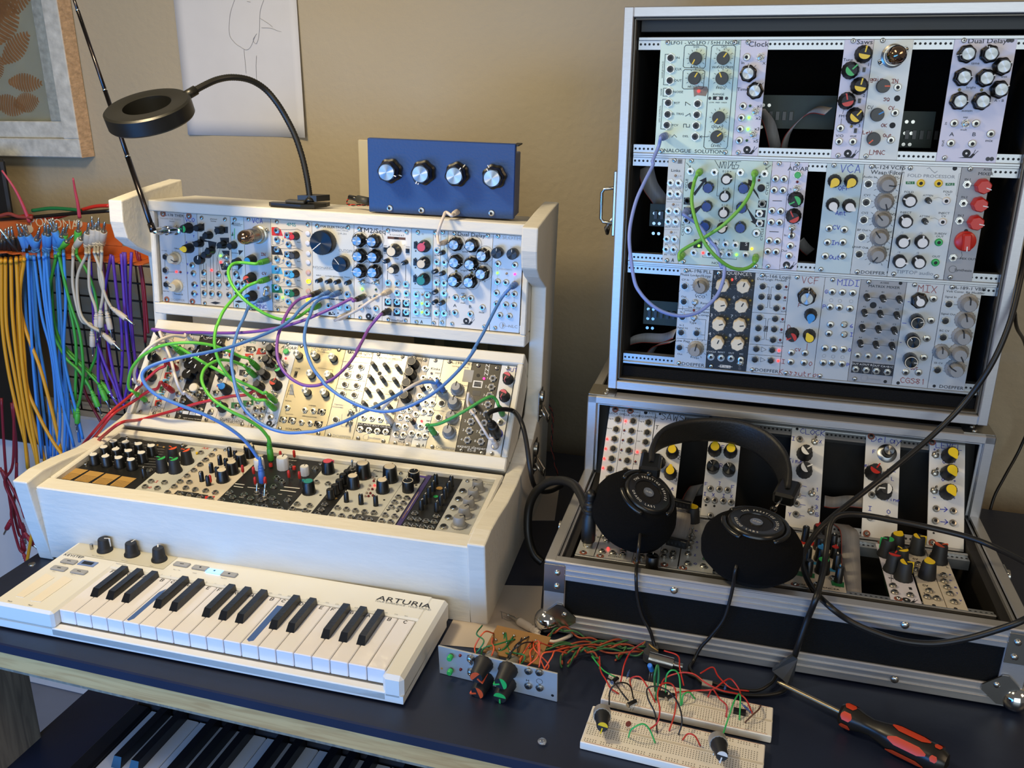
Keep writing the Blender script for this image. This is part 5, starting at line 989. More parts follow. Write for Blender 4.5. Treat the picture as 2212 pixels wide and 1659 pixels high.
tx = '''s 930 82 1703 108 848 1130 1597 1178;p .5 ink 1175 78 1222 160 1232 92 1245 160 1268 92 1275 160 1285 160 1295 95 1250 95;p .5 ink 1318 95 1310 165 1360 95 1352 165 1372 165 1380 130 1335 128;p .5 ink 1310 90 1400 95;p .5 ink 1445 90 1402 92 1388 125 1425 130 1410 165 1360 168;j x 918 193 1168 203 1438 207 1690 218 1178 945 1283 952 1387 957 1083 938 1665 530 1637 632 1638 733 887 500 875 702 893 803 1605 835 952 1038 1112 1050 1230 1050 1318 1055 1492 1062
r ink 853 465 925 540;r ink 853 565 930 640;r ink 848 662 915 735;r ink 1628 495 1708 572;r ink 1598 592 1695 672;r ink 1605 695 1685 772;r ink 958 898 1040 992;r ink 1438 925 1525 1018;j x 887 500 875 702 1665 530 1637 632 1638 733 890 605;g ink 1012 290 1085 255 1090 310 1065 310 965 450 950 420 1045 300;g ink 935 590 1040 540 1035 565 960 650 965 690 930 690;g ink 1520 275 1565 290 1560 340 1620 430 1640 490 1520 320;g ink 1500 555 1600 690 1615 685 1603 750 1545 715 1565 705
B 4.4 2 ink 930 342;B 4.4 2 ink 1655 368;l ro 1632 288;o 1.2 hole 1640 250;k bluc 1100 368 60 _;k bluc 1085 565 -20 _;k bluc 1065 772 -30 _;k bluc 1470 375 -20 _;k bluc 1450 580 -20 _;k bluc 1437 785 -10 _;k lev 1292 280 75 wht;k lev 1275 460 0 wht;k lev 1262 630 0 wht;k lev 1245 790 60 wht;O 7 ink 1085 765 1440 775;O 5 ink 893 803 1605 835;j x 1025 195 1590 210 835 1060 1600 1085
p .4 ink 1200 205 1210 205 1195 448 1230 448;p .4 ink 1405 210 1390 210 1355 618 1320 618;t 1300 195 4 ink 0~|~0~+;t 1290 372 4 ink 0~|~0;t 1275 545 4 ink 0~|~0;t 1235 708 4 ink 0~|;t 1220 905 4.4 ink 2;t 1270 907 4.4 ink 3;t 1368 912 4.4 ink 4;t 1238 1005 4 ink SUM;t 1332 1012 4 ink INV;l r 1050 1043;l g 1007 968 1398 1062;l a 1557 1000;t 1500 950 7 wht S;p .5 ink 880 105 918 148;p .5 ink 905 148 920 150 920 130;p .5 ink 1755 130 1705 168;p .5 ink 1708 152 1702 170 1722 170;p .3 ink 1047 1065 1047 1085 1400 1108 1400 1085;t 1200 1148 5 ink NOISE;T 880 335 5 ink CYCLE;T 1720 370 5 ink CYCLE;T 842 800 5 ink CYCLE;T 1665 848 5 ink CYCLE'''
md(U[1], 7.4, 27.4, 'function_module', 'wide green-grey module with six blue-capped knobs and black arrows', 'mathg', UC, tx)
md(U[1], 27.4, 31.4, 'multiple_module', 'blank pale module with two columns of jacks left of AD/AR in the upper case', 'paper', UC, '''
s 1843 112 1727 1180;j n 1803 272 1890 275 1788 390 1878 393 1765 605 1855 610 1757 723 1843 728 1737 915 1822 922 1722 1028 1808 1032;p .7 ink 1775 498 1868 500;p .7 ink 1742 818 1835 822''')
md(U[1], 31.4, 35.4, 'envelope_module', 'pale module printed AD/AR with a green button in the upper case', 'paper', UC, '''
s 2030 118;t 2042 168 8 ink AD/AR;B 3.8 6 grn 2035 235;l ro 2030 305;w -10 _ 2022 380;k soft 2015 500 240 grn 1.2;k soft 1993 675 -30 red 1.2;w 40 _ 1975 785;j n 1968 865 1957 970 1943 1073;t 1940 435 5 ink A;t 1925 615 5 ink D;t 2058 560 5 ink +;t 2040 738 5 ink +;t 1907 857 4.5 ink In;t 2012 972 5 ink +;t 1893 1018 4.5 ink Out;t 2003 1080 5 ink -;N 1925 1182;s 1920 1185;p .3 ink 1950 372 1965 372 1965 385 1950 385''')
md(U[1], 39.4, 47.4, 'amplifier_module', 'aluminium module handwritten VCA with yellow and white pointer knobs', 'bluegrey', UD, '''
s 288 128 155 1180;h 455 160 11 bink VCA;k teard 300 298 215 yel 1.1;k teard 468 300 215 yel 1.1;k teard 280 540 150 wht 1.1;k teard 448 550 120 wht 1.1;h 390 358 6 bink OFF;h 360 610 6 bink Amt;h 312 755 6 bink CV;h 300 910 6 bink In;h 295 1058 6 bink Out;j n 238 770 392 783 220 910 377 910 198 1050 375 1048''')
md(U[1], 47.4, 55.4, 'wasp_filter_module', 'aluminium Wasp Filter module with five grey knobs in the upper case', 'alu', UD, '''
s 670 140 523 1207;t 847 150 7 ink A-124~VCF5;t 828 202 7.5 ink Wasp~Filter;k doe 835 330 95 gry 1.15;k doe 810 510 160 gry 1.15;k doe 785 690 -45 gry 1.15;k doe 760 868 -40 gry 1.15;k doe 735 1048 215 gry 1.15;D 12 ink 835 330 13;D 12 ink 810 510 13;D 12 ink 785 690 13;D 12 ink 760 868 13;D 12 ink 735 1048 13;j h 637 318 615 503 590 682 568 855 543 1030;t 652 245 4.2 ink Audio~In;t 625 430 4.2 ink CV1;t 600 610 4.2 ink CV2;t 577 783 4 ink BP~Out;t 552 958 4 ink LP/HP~Out;t 915 245 4.5 ink Lev.;t 897 447 4.5 ink Frq.;t 875 625 4.5 ink CV2;t 845 800 4.5 ink Res.;t 812 972 4.5 ink Mix;t 680 1215 6.5 ink DOEPFER''')
md(U[1], 55.5, 67.5, 'fold_processor_module', 'white module lettered FOLD PROCESSOR with yellow, white and green jacks', 'sat', UD, '''
s 1062 155 893 1228 1325 1255;o 2.4 hole 1512 158;p .5 gink 1230 160 1255 150 1280 180 1310 205 1335 185;t 1270 238 6 gink FOLD~PROCESSOR;j y 1170 310 1350 313;j w 1427 490 1390 703;j g 1352 910 1318 1115;g dgrn 1015 290 1105 290 1105 318 1015 318;g dgrn 1418 305 1508 305 1508 332 1418 332;t 1060 304 3.6 wht IN~1;t 1463 318 3.6 wht IN~2
k lev 1062 492 -70 wht 1.15;k lev 1022 703 -45 wht 1.15;k lev 993 910 45 wht 1.15;k lev 1185 912 0 wht 1.15;k lev 960 1110 95 wht 1.15;k lev 1155 1118 -40 wht 1.15;k trim 1255 493 130 wht;k trim 1220 705 110 wht;t 1047 398 4 ink FOLD;t 1240 433 3.4 ink ATTEN;t 1440 395 3.8 ink FOLD;t 1438 425 3.8 ink CV;t 1015 605 4 ink INJECT;t 1205 645 3.4 ink ATTEN;t 1402 612 3.8 ink INJECT;t 1398 643 3.8 ink CV;t 980 808 4.4 gink /1;t 1170 815 4.4 gink /2;t 1367 820 3.8 ink SUBDIV;t 1360 848 3.8 ink OUT;t 945 1007 4.4 gink /4;t 1135 1015 4.4 gink /8;t 1322 1052 4 ink OUT;t 1105 1215 7 gink TIPTOP~audio
p .3 gink 985 175 1000 200 960 410 945 420;p .3 gink 1575 200 1555 215 1525 420 1530 440;p .3 gink 1300 460 1345 450 1390 470;p .3 gink 1265 665 1310 660 1355 685''')
md(U[1], 67.5, 73.5, 'red_knob_mixer_module', 'grey mixer module with bright red knobs at the right of the upper case', 'gry', UD, '''
s 1668 165 1465 1262;t 1845 172 4 ink A108;t 1825 215 5.5 ink MIXER;k redk 1815 350 110 _;k redk 1778 535 100 _;k redk 1740 720 100 _;k wide 1640 915 175 _;j x 1637 322 1600 512 1560 690 1495 1065;o 2.2 hole 1625 792;t 1643 270 3.8 ink IN.1;t 1608 450 3.8 ink IN.2;t 1572 635 3.8 ink IN.3;t 1645 1075 4.2 ink MIX~OUT;O 4 ink 1490 1178;t 1595 1190 5 ink Synthesis;p .3 ink 1660 332 1720 335;p .3 ink 1625 520 1690 520;p .3 ink 1590 700 1660 700;p .3 ink 1535 1075 1570 1070 1585 1040 1580 1000''')
# ---------------- upper flight case, bottom row
md(U[2], 8, 16, 'phase_lock_module', 'aluminium Phase Locked Loop module, leftmost in the upper case bottom row', 'alu', UE, '''
s 873 120 800 1080;t 1018 128 6.8 ink A-196~PLL;t 975 168 4.8 ink Phase~Locked~Loop;j h 858 283 850 443 835 603 822 763 983 770 805 920;k doe 1020 298 -25 gry 1.1;k doe 965 958 10 gry 1.1;D 11.5 ink 1030 298 13;D 11.5 ink 975 955 13;w 140 _ 965 455 955 615;l ro 955 535;t 868 213 4 ink CV~In;t 850 388 4 ink Out;t 1110 230 4.2 ink Offs.;t 1020 390 6 ink VCO;t 1070 458 4.6 ink Range;t 960 502 3.6 ink low~hi~mid;t 900 533 3.6 ink locked;t 838 548 3.8 ink In~1;t 1062 548 5.5 ink Phase;t 1060 580 5.5 ink Comp.;t 945 660 4.4 ink Type;t 830 685 3.8 ink In~2;t 835 712 3.6 ink (Signal~In);t 995 718 4 ink Out;t 840 848 5 ink Low~Pass;t 810 985 4 ink Out;t 968 1022 4.4 ink Frequ.;t 945 1095 7 ink DOEPFER
p .35 ink 785 512 1120 522;p .35 ink 775 820 1090 842;p .35 ink 840 485 838 530;p .35 ink 1000 622 1082 628 1065 835;p .35 ink 1030 785 1068 788;p .35 ink 815 320 800 340 795 505''')
tx = 's 1215 143 1135 1110;t 1400 150 6.6 wht SEQUENCER;l r 1350 215;o 2 dgry 1530 155 1433 1135;t 1175 183 6.5 wht 1;t 1158 385 6.5 wht 2;t 1140 580 6.5 wht 3;t 1122 775 6.5 wht 4;t 1392 192 6.5 wht 5;t 1372 395 6.5 wht 6;t 1350 592 6.5 wht 7;t 1333 790 6.5 wht 8;j x 1133 1015 1238 1025 1340 1030;j n 1443 1047;t 1140 960 3.4 wht CV/CLK;t 1243 967 3.4 wht RESET;t 1345 975 3.4 wht OUT;t 1450 985 3.4 wht HC;o 4.6 lgry 1133 1015 1238 1025 1340 1030;p .5 wht 1210 1110 1355 1118;r wht 1228 1095 1335 1132;r ink 1233 1099 1330 1128;t 1282 1114 5.5 wht R*S;w 150 _ 1438 1085;'
for i, (x, y, a_) in enumerate(((1250, 280, 30), (1230, 485, 75), (1212, 685, 70), (1197, 880, 20), (1468, 290, 15), (1448, 495, 25), (1427, 695, 80), (1408, 890, 60))):
    tx += f'k star {x} {y} {a_} _ 1.05;D 10 gink {x} {y} 13.8;l yo {x+95} {y-65};'
md(U[2], 16, 26, 'step_sequencer_module', 'black module lettered SEQUENCER with eight cream scalloped knobs', 'black', UE, tx)
tx = 's 1665 168 1562 1148;t 1823 182 6.8 ink A-166~Logic;t 1765 213 4.6 ink Dual~Logic~Module;j h 1670 285 1835 290 1658 392 1825 400 1647 503 1813 512 1637 610 1800 622 1625 720 1790 730 1612 830 1778 840 1603 935 1770 945 1590 1045 1755 1055;l ro 1915 290 1902 402 1890 513 1877 627 1865 735 1852 842;l r 1840 952 1832 1060;r ink 1722 362 1760 420;r lgry 1726 367 1756 415;t 1740 392 6 ink F;r ink 1685 692 1722 752;r lgry 1689 697 1718 747;t 1704 722 6 ink F;p .35 ink 1562 550 1920 575;p .35 ink 1535 880 1890 905;p .35 ink 1520 985 1870 1010;p .35 ink 1715 285 1740 288 1735 362;p .35 ink 1785 290 1760 290 1755 362;p .35 ink 1700 498 1722 500 1728 420;p .35 ink 1775 508 1745 505 1745 420;p .35 ink 1680 612 1705 615 1700 692;p .35 ink 1755 620 1728 620 1720 692;p .35 ink 1660 832 1688 830 1692 752;p .35 ink 1735 838 1705 835 1712 752;p .35 ink 1660 910 1658 960 1708 940 1660 910;p .35 ink 1650 1020 1648 1065 1698 1048 1650 1020;t 1710 1158 7 ink DOEPFER;'
for s_, x, y in (('AND', 1912, 318), ('OR', 1898, 430), ('XOR', 1887, 543), ('AND', 1874, 652), ('OR', 1862, 762), ('NOR', 1850, 868), ('INV', 1838, 978)): tx += f't {x} {y} 2.8 ink {s_};'
md(U[2], 26, 34, 'logic_module', 'aluminium dual logic module with two columns of hex jacks and small red lights', 'alu', UE, tx)
md(U[2], 34, 42, 'filter_module', 'aluminium module handwritten VCF in dark red with mixed coloured knobs', 'alu', UE, '''
s 2030 188 1912 1182;h 2165 218 10 rink VCF;k dav 2130 408 10 _ 1.15;k teard 2172 605 190 lblu 1.1;k soft 1978 810 240 red 1.1;k teard 2158 820 -30 yel 1.1;j n 1968 975 2110 980 1962 1072 2100 1080;h 2055 478 6 rink F;h 1943 703 6 rink D;h 2035 940 5 rink CV;h 1885 1062 6.5 rink I;h 2168 1085 6.5 rink O;h 2062 1185 8 rink Kassutron;p .6 rink 2135 875 2128 940''')
md(U[2], 42, 50, 'midi_module', 'aluminium module handwritten MIDI with jacks and two toggles', 'alu', UF, '''
s 275 208 147 1182;h 435 238 9 bink MIDI;j n 270 335 373 338 478 345 248 488 342 492 450 505 252 667 235 757 195 905 287 912 385 918 178 1053 265 1055 370 1065;w 160 _ 393 670 393 770;O 2 gink 260 415 348 422 462 425 187 978 280 985 375 992;h 210 328 5.5 bink G;h 190 480 5.5 bink P;h 467 675 5.5 bink 6;h 465 762 5.5 bink I;h 445 918 5 bink G;h 430 1068 5 bink P''')
tx = 's 640 230 498 1212;t 800 240 3.6 ink A1000;t 795 280 5.2 ink MATRIX~MIXER;o 2 hole 962 243 807 1238;o 3.8 hole 685 465;j x 527 980 633 985 742 995 848 1005;r ink 475 1035 562 1155;r ink 580 1043 668 1165;r ink 688 1055 775 1175;r ink 793 1063 882 1185;j x 508 1115 615 1125 718 1135 830 1145;t 518 1060 3.8 wht OUT~A;t 625 1068 3.8 wht OUT~B;t 732 1080 3.8 wht OUT~C;t 838 1090 3.8 wht A+B+C;O 4 gink 595 1203;t 688 1213 4.6 gink Synthesis;'
for r_, row_ in enumerate((((627, 400), (790, 412), (957, 422)), ((602, 558), (763, 568), (932, 583)), ((580, 712), (743, 725), (905, 738)), ((560, 870), (718, 882), (883, 895)))):
    for c_, (x, y) in enumerate(row_): tx += f'k trim {x} {y} {70+c_*30} wht 1.1;t {x-5} {y-78} 3.2 ink {"ABC"[c_]}{r_+1};'
    tx += f'p .25 ink {row_[0][0]} {row_[0][1]-18} {row_[2][0]} {row_[2][1]-12};'
md(U[2], 50, 60, 'matrix_mixer_module', 'grey module lettered MATRIX MIXER with twelve thin knobs in the upper case', 'gry', UF, tx)
md(U[2], 60, 68, 'mix_module', 'aluminium module handwritten MIX with three black rimmed knobs and one white', 'alu', UF, '''
s 1105 260;o 2 hole 937 1252;h 1235 300 10 rink MIX;k davw 1165 440 -30 wht 1;k ring 1135 645 70 _ 1.15;k ring 1093 840 -40 _ 1.15;k ring 1070 1042 90 _ 1.15;j n 1297 405 1273 625 1230 808 1200 1000 1015 1148 1145 1153;h 1085 1232 8 rink CGS81;h 1100 1105 4 rink OUT;p .6 bink 1035 430 1055 430;p .6 bink 980 645 1020 648;p .6 bink 955 842 972 842''')
md(U[2], 68, 76, 'bit_crusher_module', 'aluminium module with six grey knobs, rightmost in the upper case bottom row', 'alu', UF, '''
s 1485 283;o 1.8 hole 1303 1283;t 1665 298 6.2 ink A-189-1~VBM;t 1620 335 4.2 ink Volt~Contr.~Bit~Modifier;k doe 1665 470 -5 gry 1.2;k doe 1635 638 -15 gry 1.2;k doe 1602 805 -10 gry 1.2;k doe 1568 975 150 gry 1.2;k doe 1530 1135 -60 gry 1.2;k doe 1388 965 -5 gry 1.0;j h 1453 457 1418 627 1395 795 1337 1125;t 1470 382 3.8 ink Signal~In;t 1445 555 3.8 ink Signal~Out;t 1405 725 3.8 ink BC~CV;t 1380 870 3.4 ink MODE;t 1345 1052 3.6 ink SR~CV;t 1745 400 3.6 ink Lev.;t 1705 570 3.6 ink BC;t 1678 742 3.6 ink Lev.;t 1640 910 3.6 ink SR;t 1612 1075 3.6 ink Lev.;t 1475 1298 6.5 ink DOEPFER;p .3 ink 1500 460 1565 462;p .3 ink 1445 800 1500 802;p .3 ink 1390 1130 1440 1130''')
# ---------------- lower flight case, upright row
tx = 'S 747 175;t 810 188 4 ink A160-1;t 755 212 4.6 ink CLOCK~DIV.;j h 767 260 752 343 738 425 727 508 715 593 700 680 690 760;l r 675 425 663 508 650 592 640 672;t 708 255 3 ink Trig~In;t 695 337 3 ink Res~In'
md(SA, 0, 4, 'clock_divider_module', 'white module lettered CLOCK DIV with glowing red lights, leftmost in the lower case', 'white', SC_, tx)
md(SA, 4, 8, 'clock_sequencer_module', 'white module lettered CLK SEQU in the lower case, second from left', 'white', SC_, 'S 875 187;t 925 200 4 ink A161;t 888 228 4.6 ink CLK~SEQU.;j h 897 273 885 357 872 440 860 523 847 610 835 695;l r 833 272;l ro 822 352 810 435 797 518 785 602;t 832 300 3 ink 1;t 818 382 3 ink 2;t 805 463 3 ink 3;t 792 547 3 ink 4')
md(SA, 8, 12, 'sequential_switch_module', 'white module lettered SEQ SWITCH in the lower case, third from left', 'white', SC_, 'o 2.4 hole 1007 203;t 1058 210 4 ink A151;t 1022 240 4.4 ink SEQ.SWITCH;j h 1028 285 1017 370 1005 453 995 540 985 625;l r 933 535;l ro 917 618;t 968 278 3 ink Trig~In;t 955 360 3 ink Res~In;t 945 448 3 ink O/I;t 930 560 3 ink I/O1;t 918 642 3 ink I/O2')
md(SA, 12.1, 19.6, 'saws_module', 'white module handwritten SAWS in black, partly behind the headphones', 'white', SC_, 'h 1235 245 11 ink SAWS;h 1103 330 7 ink T;k teard 1232 520 0 yel 1.2;k teard 1215 700 0 yel 1.2;k soft 1110 600 -70 wht 1.25;h 1288 545 7 ink F;h 1290 585 6 ink 2;h 1262 715 7 ink F;h 1265 775 6 ink 3;h 1095 710 6 ink FM;h 1215 850 5 bink Out;o 1.5 hole 1128 215;j n 1170 900 1230 930')
md(SA, 26, 34, 'dual_filter_module', 'white module with two yellow and two black knobs under the headband', 'white', SC_, 'k teard 1597 498 0 yel 1.25;k teard 1733 512 0 yel 1.25;k spb 1582 655 -40 _ 1.1;k spb 1718 680 -20 _ 1.1;h 1665 498 6 bink F;h 1650 655 6 bink R;h 1522 812 5.5 bink F;h 1637 808 5.5 bink T;h 1748 838 5.5 bink F;h 1512 895 5 bink I;h 1583 905 5 bink X;h 1672 912 5 bink I;h 1738 918 5 bink X;j n 1560 850 1635 855 1705 862 1530 943 1595 950 1668 955 1735 965;o 1.5 hole 1520 992 1592 1000;s 1560 250 1780 280;j n 1560 1080 1650 1090')
md(SA, 46, 54, 'clock_module', 'white module handwritten CLOCK in blue in the lower case', 'white', SD_, 'h 382 295 8.5 bink CLOCK;j n 272 352 262 752 253 835 243 912 238 1002;w -20 _ 403 370 378 820 370 975;k soft 325 455 50 wht 1.3;k soft 322 605 60 wht 1.3;h 215 350 6 bink I;h 450 378 5 bink X;h 232 545 6 bink Time;h 423 793 6 bink 1;h 423 862 6 bink 2;h 413 945 6 bink 3;h 420 1010 6 bink 5;h 190 918 6 bink X;h 183 1005 6 bink Y;p .5 bink 285 758 330 768;p .5 bink 278 840 325 850;p .5 bink 268 918 320 928;p .5 bink 262 1012 310 1022;o 1.8 hole 248 267')
md(SA, 63.5, 71.5, 'delay_module', 'white module handwritten Delay with a silver skirted dial', 'white', SD_, 'S 890 330 850 1172;h 1020 362 10 bink Delay;k dial 1045 452 10 _ 1.1;k soft 925 620 30 red 1.3;k soft 1018 790 -90 wht 1.3;w -20 _ 1022 655;j n 895 835 880 1030 1030 1040;h 912 465 5.5 bink F;h 870 585 5 bink mix;h 862 785 6 bink CV;h 878 955 6.5 bink I;h 1038 985 6.5 bink O;h 1088 625 5 bink 2;h 1075 700 5 bink L;h 1080 880 5 bink fine;p .5 bink 950 1020 985 1030')
md(SA, 78, 86, 'level_module', 'white module handwritten LEVEL with three yellow half-moon knobs', 'white', SD_, 'S 1418 380 1420 1250;h 1560 418 8.5 bink LEVEL;k teard 1590 475 150 yel 1.3;k teard 1583 625 150 yel 1.3;k teard 1575 795 150 yel 1.3;w -15 _ 1452 485 1447 640 1440 795;j n 1455 955 1603 975 1448 1060 1600 1078;p .9 bink 1487 962 1545 965;p .9 bink 1525 945 1548 965 1520 985;p .9 bink 1490 1070 1550 1075;p .9 bink 1528 1052 1552 1075 1525 1092;h 1438 445 4.5 bink +;h 1518 552 4.5 bink O;h 1610 552 4 bink +;h 1508 705 4.5 bink O;h 1612 718 4.5 bink +;h 1437 862 4.5 bink -;h 1608 865 4.5 bink +;o 1.2 hole 1430 1168 1610 1170')
# ---------------- lower flight case, flat row
md(SB, 0, 4.2, 'jack_panel_module', 'small aluminium panel at the lower case front corner with the black cable plugged in', 'alu', SF_, 'S 138 915;j h 200 800;h 345 590 4 gink O;h 320 670 4 bink C')
md(SB, 4.3, 12.7, 'synth_panel_module', 'aluminium module with a bright red light under the left ear cushion', 'alu', SF_, 'S 390 965;j n 490 710 420 880 580 905 730 925 460 640 735 860;l r 510 850;t 600 985 4.5 ink SYNTH;h 395 700 4 ink V/O;D 5 ink 600 950')
md(SB, 12.7, 18.4, 'utility_panel_module', 'aluminium module below the left ear cushion with a dark knob', 'alu', SF_, 'k spb 1175 965 0;j n 935 1010 1010 960;S 930 1060')
md(SB, 18.4, 22.6, 'jack_pair_module', 'narrow aluminium module with four jacks between the ear cushions', 'alu', SF_, 'S 1350 1095;j n 1355 880 1345 960 1470 970 1480 910')
md(SB, 22.8, 30.2, 'toggle_voice_module', 'aluminium module handwritten in blue between the two ear cushions', 'alu', SF_, 'S 1630 1145;k teard 1780 285 -30 yel 1.3;w 10 _ 1765 650;j n 1745 745 1720 820 1705 920 1700 1065 1935 1105;h 1725 575 5 bink T;h 1825 600 5 bink m;h 1835 770 5 bink A;h 1835 855 5 bink T;h 1805 965 5 bink I;h 1810 1095 5 bink O;l go 1940 1000')
md(SB, 45, 57.6, 'colour_band_module', 'white module with red, blue and green bands and slim coloured knobs', 'warmw', SE_, '''
S 230 565;g red 150 170 590 235 560 265 140 200;g sky 330 365 420 380 430 405 330 392;g sky 530 430 640 445 640 475 530 458;g dgrn 160 440 400 480 400 520 150 480;g dgrn 540 540 655 555 655 600 550 580;t 340 150 5 sky QU~4MS;t 410 590 5.5 ink QUAD~SEQUENCER;k trim 325 105 0 wht 1.4;k rog 445 72 0 red 1.15;k rog 460 170 0 dgry 1.15;k rog 468 262 0 lblu 1.15;k rog 478 368 0 grn 1.15;k trim 345 288 20 blk 1.4;k trim 355 400 10 blk 1.4;k trim 568 175 0 wht 1.4;k rogs 580 245 10 red;k trim 597 345 0 wht 1.4;k trim 617 455 0 lblu 1.4;t 600 595 3.5 ink 4MS;l go 520 330;j x 560 505 420 560''')
md(SB, 66.2, 72.2, 'snail_panel_module', 'white panel with a snail print and five close-packed coloured knobs', 'paper', SE_, 'S 975 205 1125 690;k soft 1035 210 -80 grn 1.3;k teard 1120 162 30 yel 1.3;k soft 1160 290 -30 yel 1.2;k soft 1090 340 20 red 1.3;k soft 1185 410 80 yel 1.3;j n 1080 568 1095 625 1230 650;N 1205 715;r ink 1212 595 1245 620;h 1058 520 3.5 ink TM;p .4 ink 1062 490 1062 550;h 965 285 3.5 ink T')
md(SB, 72.6, 76.9, 'yellow_knob_pair_module', 'narrow cream panel with two yellow knobs right of the snail panel', 'warmw', SE_, 'k soft 1298 185 80 yel 1.3;k teard 1390 402 0 yel 1.3;j n 1300 382 1283 430 1395 612 1378 665 1460 678;h 1270 352 4 ink CV;h 1357 582 4 ink CV;h 1268 412 4 ink 1;h 1350 650 4 ink 1;o 1.8 hole 1432 752')
md(SB, 77, 81, 'red_knob_panel_module', 'narrow cream panel with one red-topped knob, rightmost in the flat row', 'warmw', SE_, 'k soft 1488 265 60 org 1.35;w -20 _ 1425 300;j n 1520 478 1525 530 1550 582 1575 637 1610 708;h 1575 490 3.5 bink F;h 1578 540 3.5 bink P;h 1620 600 3.5 bink R;h 1632 650 3.5 bink T;h 1662 712 3.5 bink V;o 1.8 hole 1620 780;h 1405 265 3.5 ink n;h 1550 425 3 ink L')
p = at(1432, 1190, SB, -.02)
inner(SB, 'ribbon_cable', 'grey ribbon cable draped over the front of the lower case right of the banded module', [(1815, 1132, .002), (1835, 1150, .006), (1838, 1200, -.004), (1840, 1282, -.006)], .020, group=None)
inner(SA, 'ribbon_cable', 'pale ribbon cable behind the gap left of the Delay module', [(1781, 1082, -.02), (1800, 1085, -.03), (1830, 1082, -.035), (1865, 1085, -.03)], .014, (0, 1, 0), group=None)
inner(SA, 'ribbon_cable', 'brownish ribbon cable behind the gap left of the two-yellow-knob panel', [(1482, 1090, -.02), (1495, 1062, -.03), (1508, 1048, -.035), (1514, 1070, -.04)], .016, (.9, .3, 0), group=None)
inner(SB, 'ribbon_cable', 'loose grey ribbon cable with black connectors between the ear cushions', [(1474, 1100, .012), (1474, 1130, .014), (1466, 1155, .012), (1456, 1172, .008)], .019, group=None)
for (x, y, h), lb in (((1432, 1096, .02), 'upper'), ((1461, 1180, .006), 'lower')):
    p = at(x if lb == 'lower' else 1471, y, SB, h); mb = MB(); mb.box((-.012, -.003, 0), (.012, .004, .009), BLK, bev=.0006)
    for k in range(5): mb.box((-.010+k*.0044, -.0032, .003), (-.0078+k*.0044, -.003, .006), HOLE)
    tag(mb.build('ribbon_connector', None, SB @ TR(p.x, p.y, h) @ RZ(-.2)), 'black %s connector of the loose ribbon cable between the ear cushions' % lb, 'connector')
# ------------------------------------------------------------------ blue box on the rack
ZS = .4178
BT = FL @ TR(.3117, 1.3036, ZS) @ RZ(.063) @ Matrix(((1, 0, 0, 0), (0, 0, -1, 0), (0, 1, 0, 0), (0, 0, 0, 1)))
BLUE = mat('blue_powder_coat', '183a74', .42, bump=.15, bscale=300)
bb = empty('blue_control_box', BT, 'blue metal box with four large silver-capped knobs on top of the white rack', 'control box')
BW, BH = .1976, .0965
mb = MB(); mb.box((0, 0, -.012), (BW, BH, 0), BLUE, bev=.001); mb.box((.001, .001, -.050), (BW-.0005, BH-.013, -.012), BLUE, bev=.001); mb.box((BW-.004, BH-.003, -.04), (BW+.003, BH-.0012, -.003), SOFT); mb.build('enclosure', bb)
for cx_, cy_, a_ in ((508, 408, 110), (830, 425, 205), (1155, 442, 40), (1515, 465, -30)):
    p = at(720+cx_*.22604, 280+cy_*.22604, BT, .0225); add_knob(bb, 'dav', '', p.x, p.y, a_, 1.68)
for cx_, cy_ in ((535, 752), (838, 773), (1180, 790), (1508, 800)):
    p = at(720+cx_*.22604, 280+cy_*.22604, BT, .003); put('jack', cached(('j', 'n'), jack_builder('n'), 'jack_n'), bb, TR(p.x, p.y, 0))
# small inline plug with twisted wires left of the blue box
A = atw(755, 426, FL @ TR(0, 0, ZS), .012); B = atw(796, 435, FL @ TR(0, 0, ZS), .010); 
mb = MB(); mb.tube([A, A.lerp(B, .45)], .0035, 10, BLK); mb.tube([A.lerp(B, .45), B], .0055, 12, mat('dark_grey_plug', '33342f', .5))
pg = tag(mb.build('barrel_plug'), 'small dark barrel plug with red and black wires left of the blue box', 'plug')
for c, o_ in (('red', 0), ('blk', pi)):
    P = smooth_path([A, A+V(-.004, 0, -.006), A+V(0, -.006, -.0095), A+V(.018, -.006, -.0095), A+V(.034, -.002, -.0095)], 10); mb = MB()
    mb.tube([p+V(0, .0008*sin(i*.8+o_), .0008*cos(i*.8+o_)) for i, p in enumerate(P)], .0007, 6, C(c)); mb.build('wire', pg)

# ------------------------------------------------------------------ ring lamp
SH = FL @ TR(0, 0, ZS)
LB = mat('lamp_black', '161614', .38); c0_ = at(640, 436, SH, .006)
lm = empty('ring_lamp', SH @ TR(c0_.x, c0_.y, 0), 'black gooseneck ring lamp clamped to the top of the white rack', 'lamp')
Mi = (SH @ TR(c0_.x, c0_.y, 0)).inverted()
mb = MB()
pl = [(-.036, -.010), (-.030, -.016), (.014, -.017), (.030, -.008), (.040, .01), (.040, .022), (.02, .018), (-.01, .004), (-.034, -.003)]
mb.prism(pl, .0, .005, LB); mb.box((-.012, -.010, .005), (.016, .004, .009), mat('lamp_grip', '3a3936', .6), bev=.001); mb.prism([(.005, -.006), (.03, .0), (.042, .018), (.02, .016)], .008, .016, LB)
mb.build('clamp', lm)
neck = [(669, 436, 1.222), (668, 418, 1.221), (663, 385, 1.217), (653, 340, 1.212), (638, 295, 1.206), (620, 258, 1.20), (598, 222, 1.19), (572, 192, 1.18), (540, 173, 1.165), (503, 167, 1.15), (470, 172, 1.14), (440, 185, 1.13), (415, 199, 1.122), (400, 208, 1.118)]
NP = smooth_path([Mi @ depth(a, b, c) for a, b, c in neck], 14)
mb = MB(); mb.tube(NP, .0040, 12, LB, rfun=lambda t: .0040+(.00035 if int(t*len(NP)*1.0) % 2 else -.00015)); mb.build('gooseneck', lm)
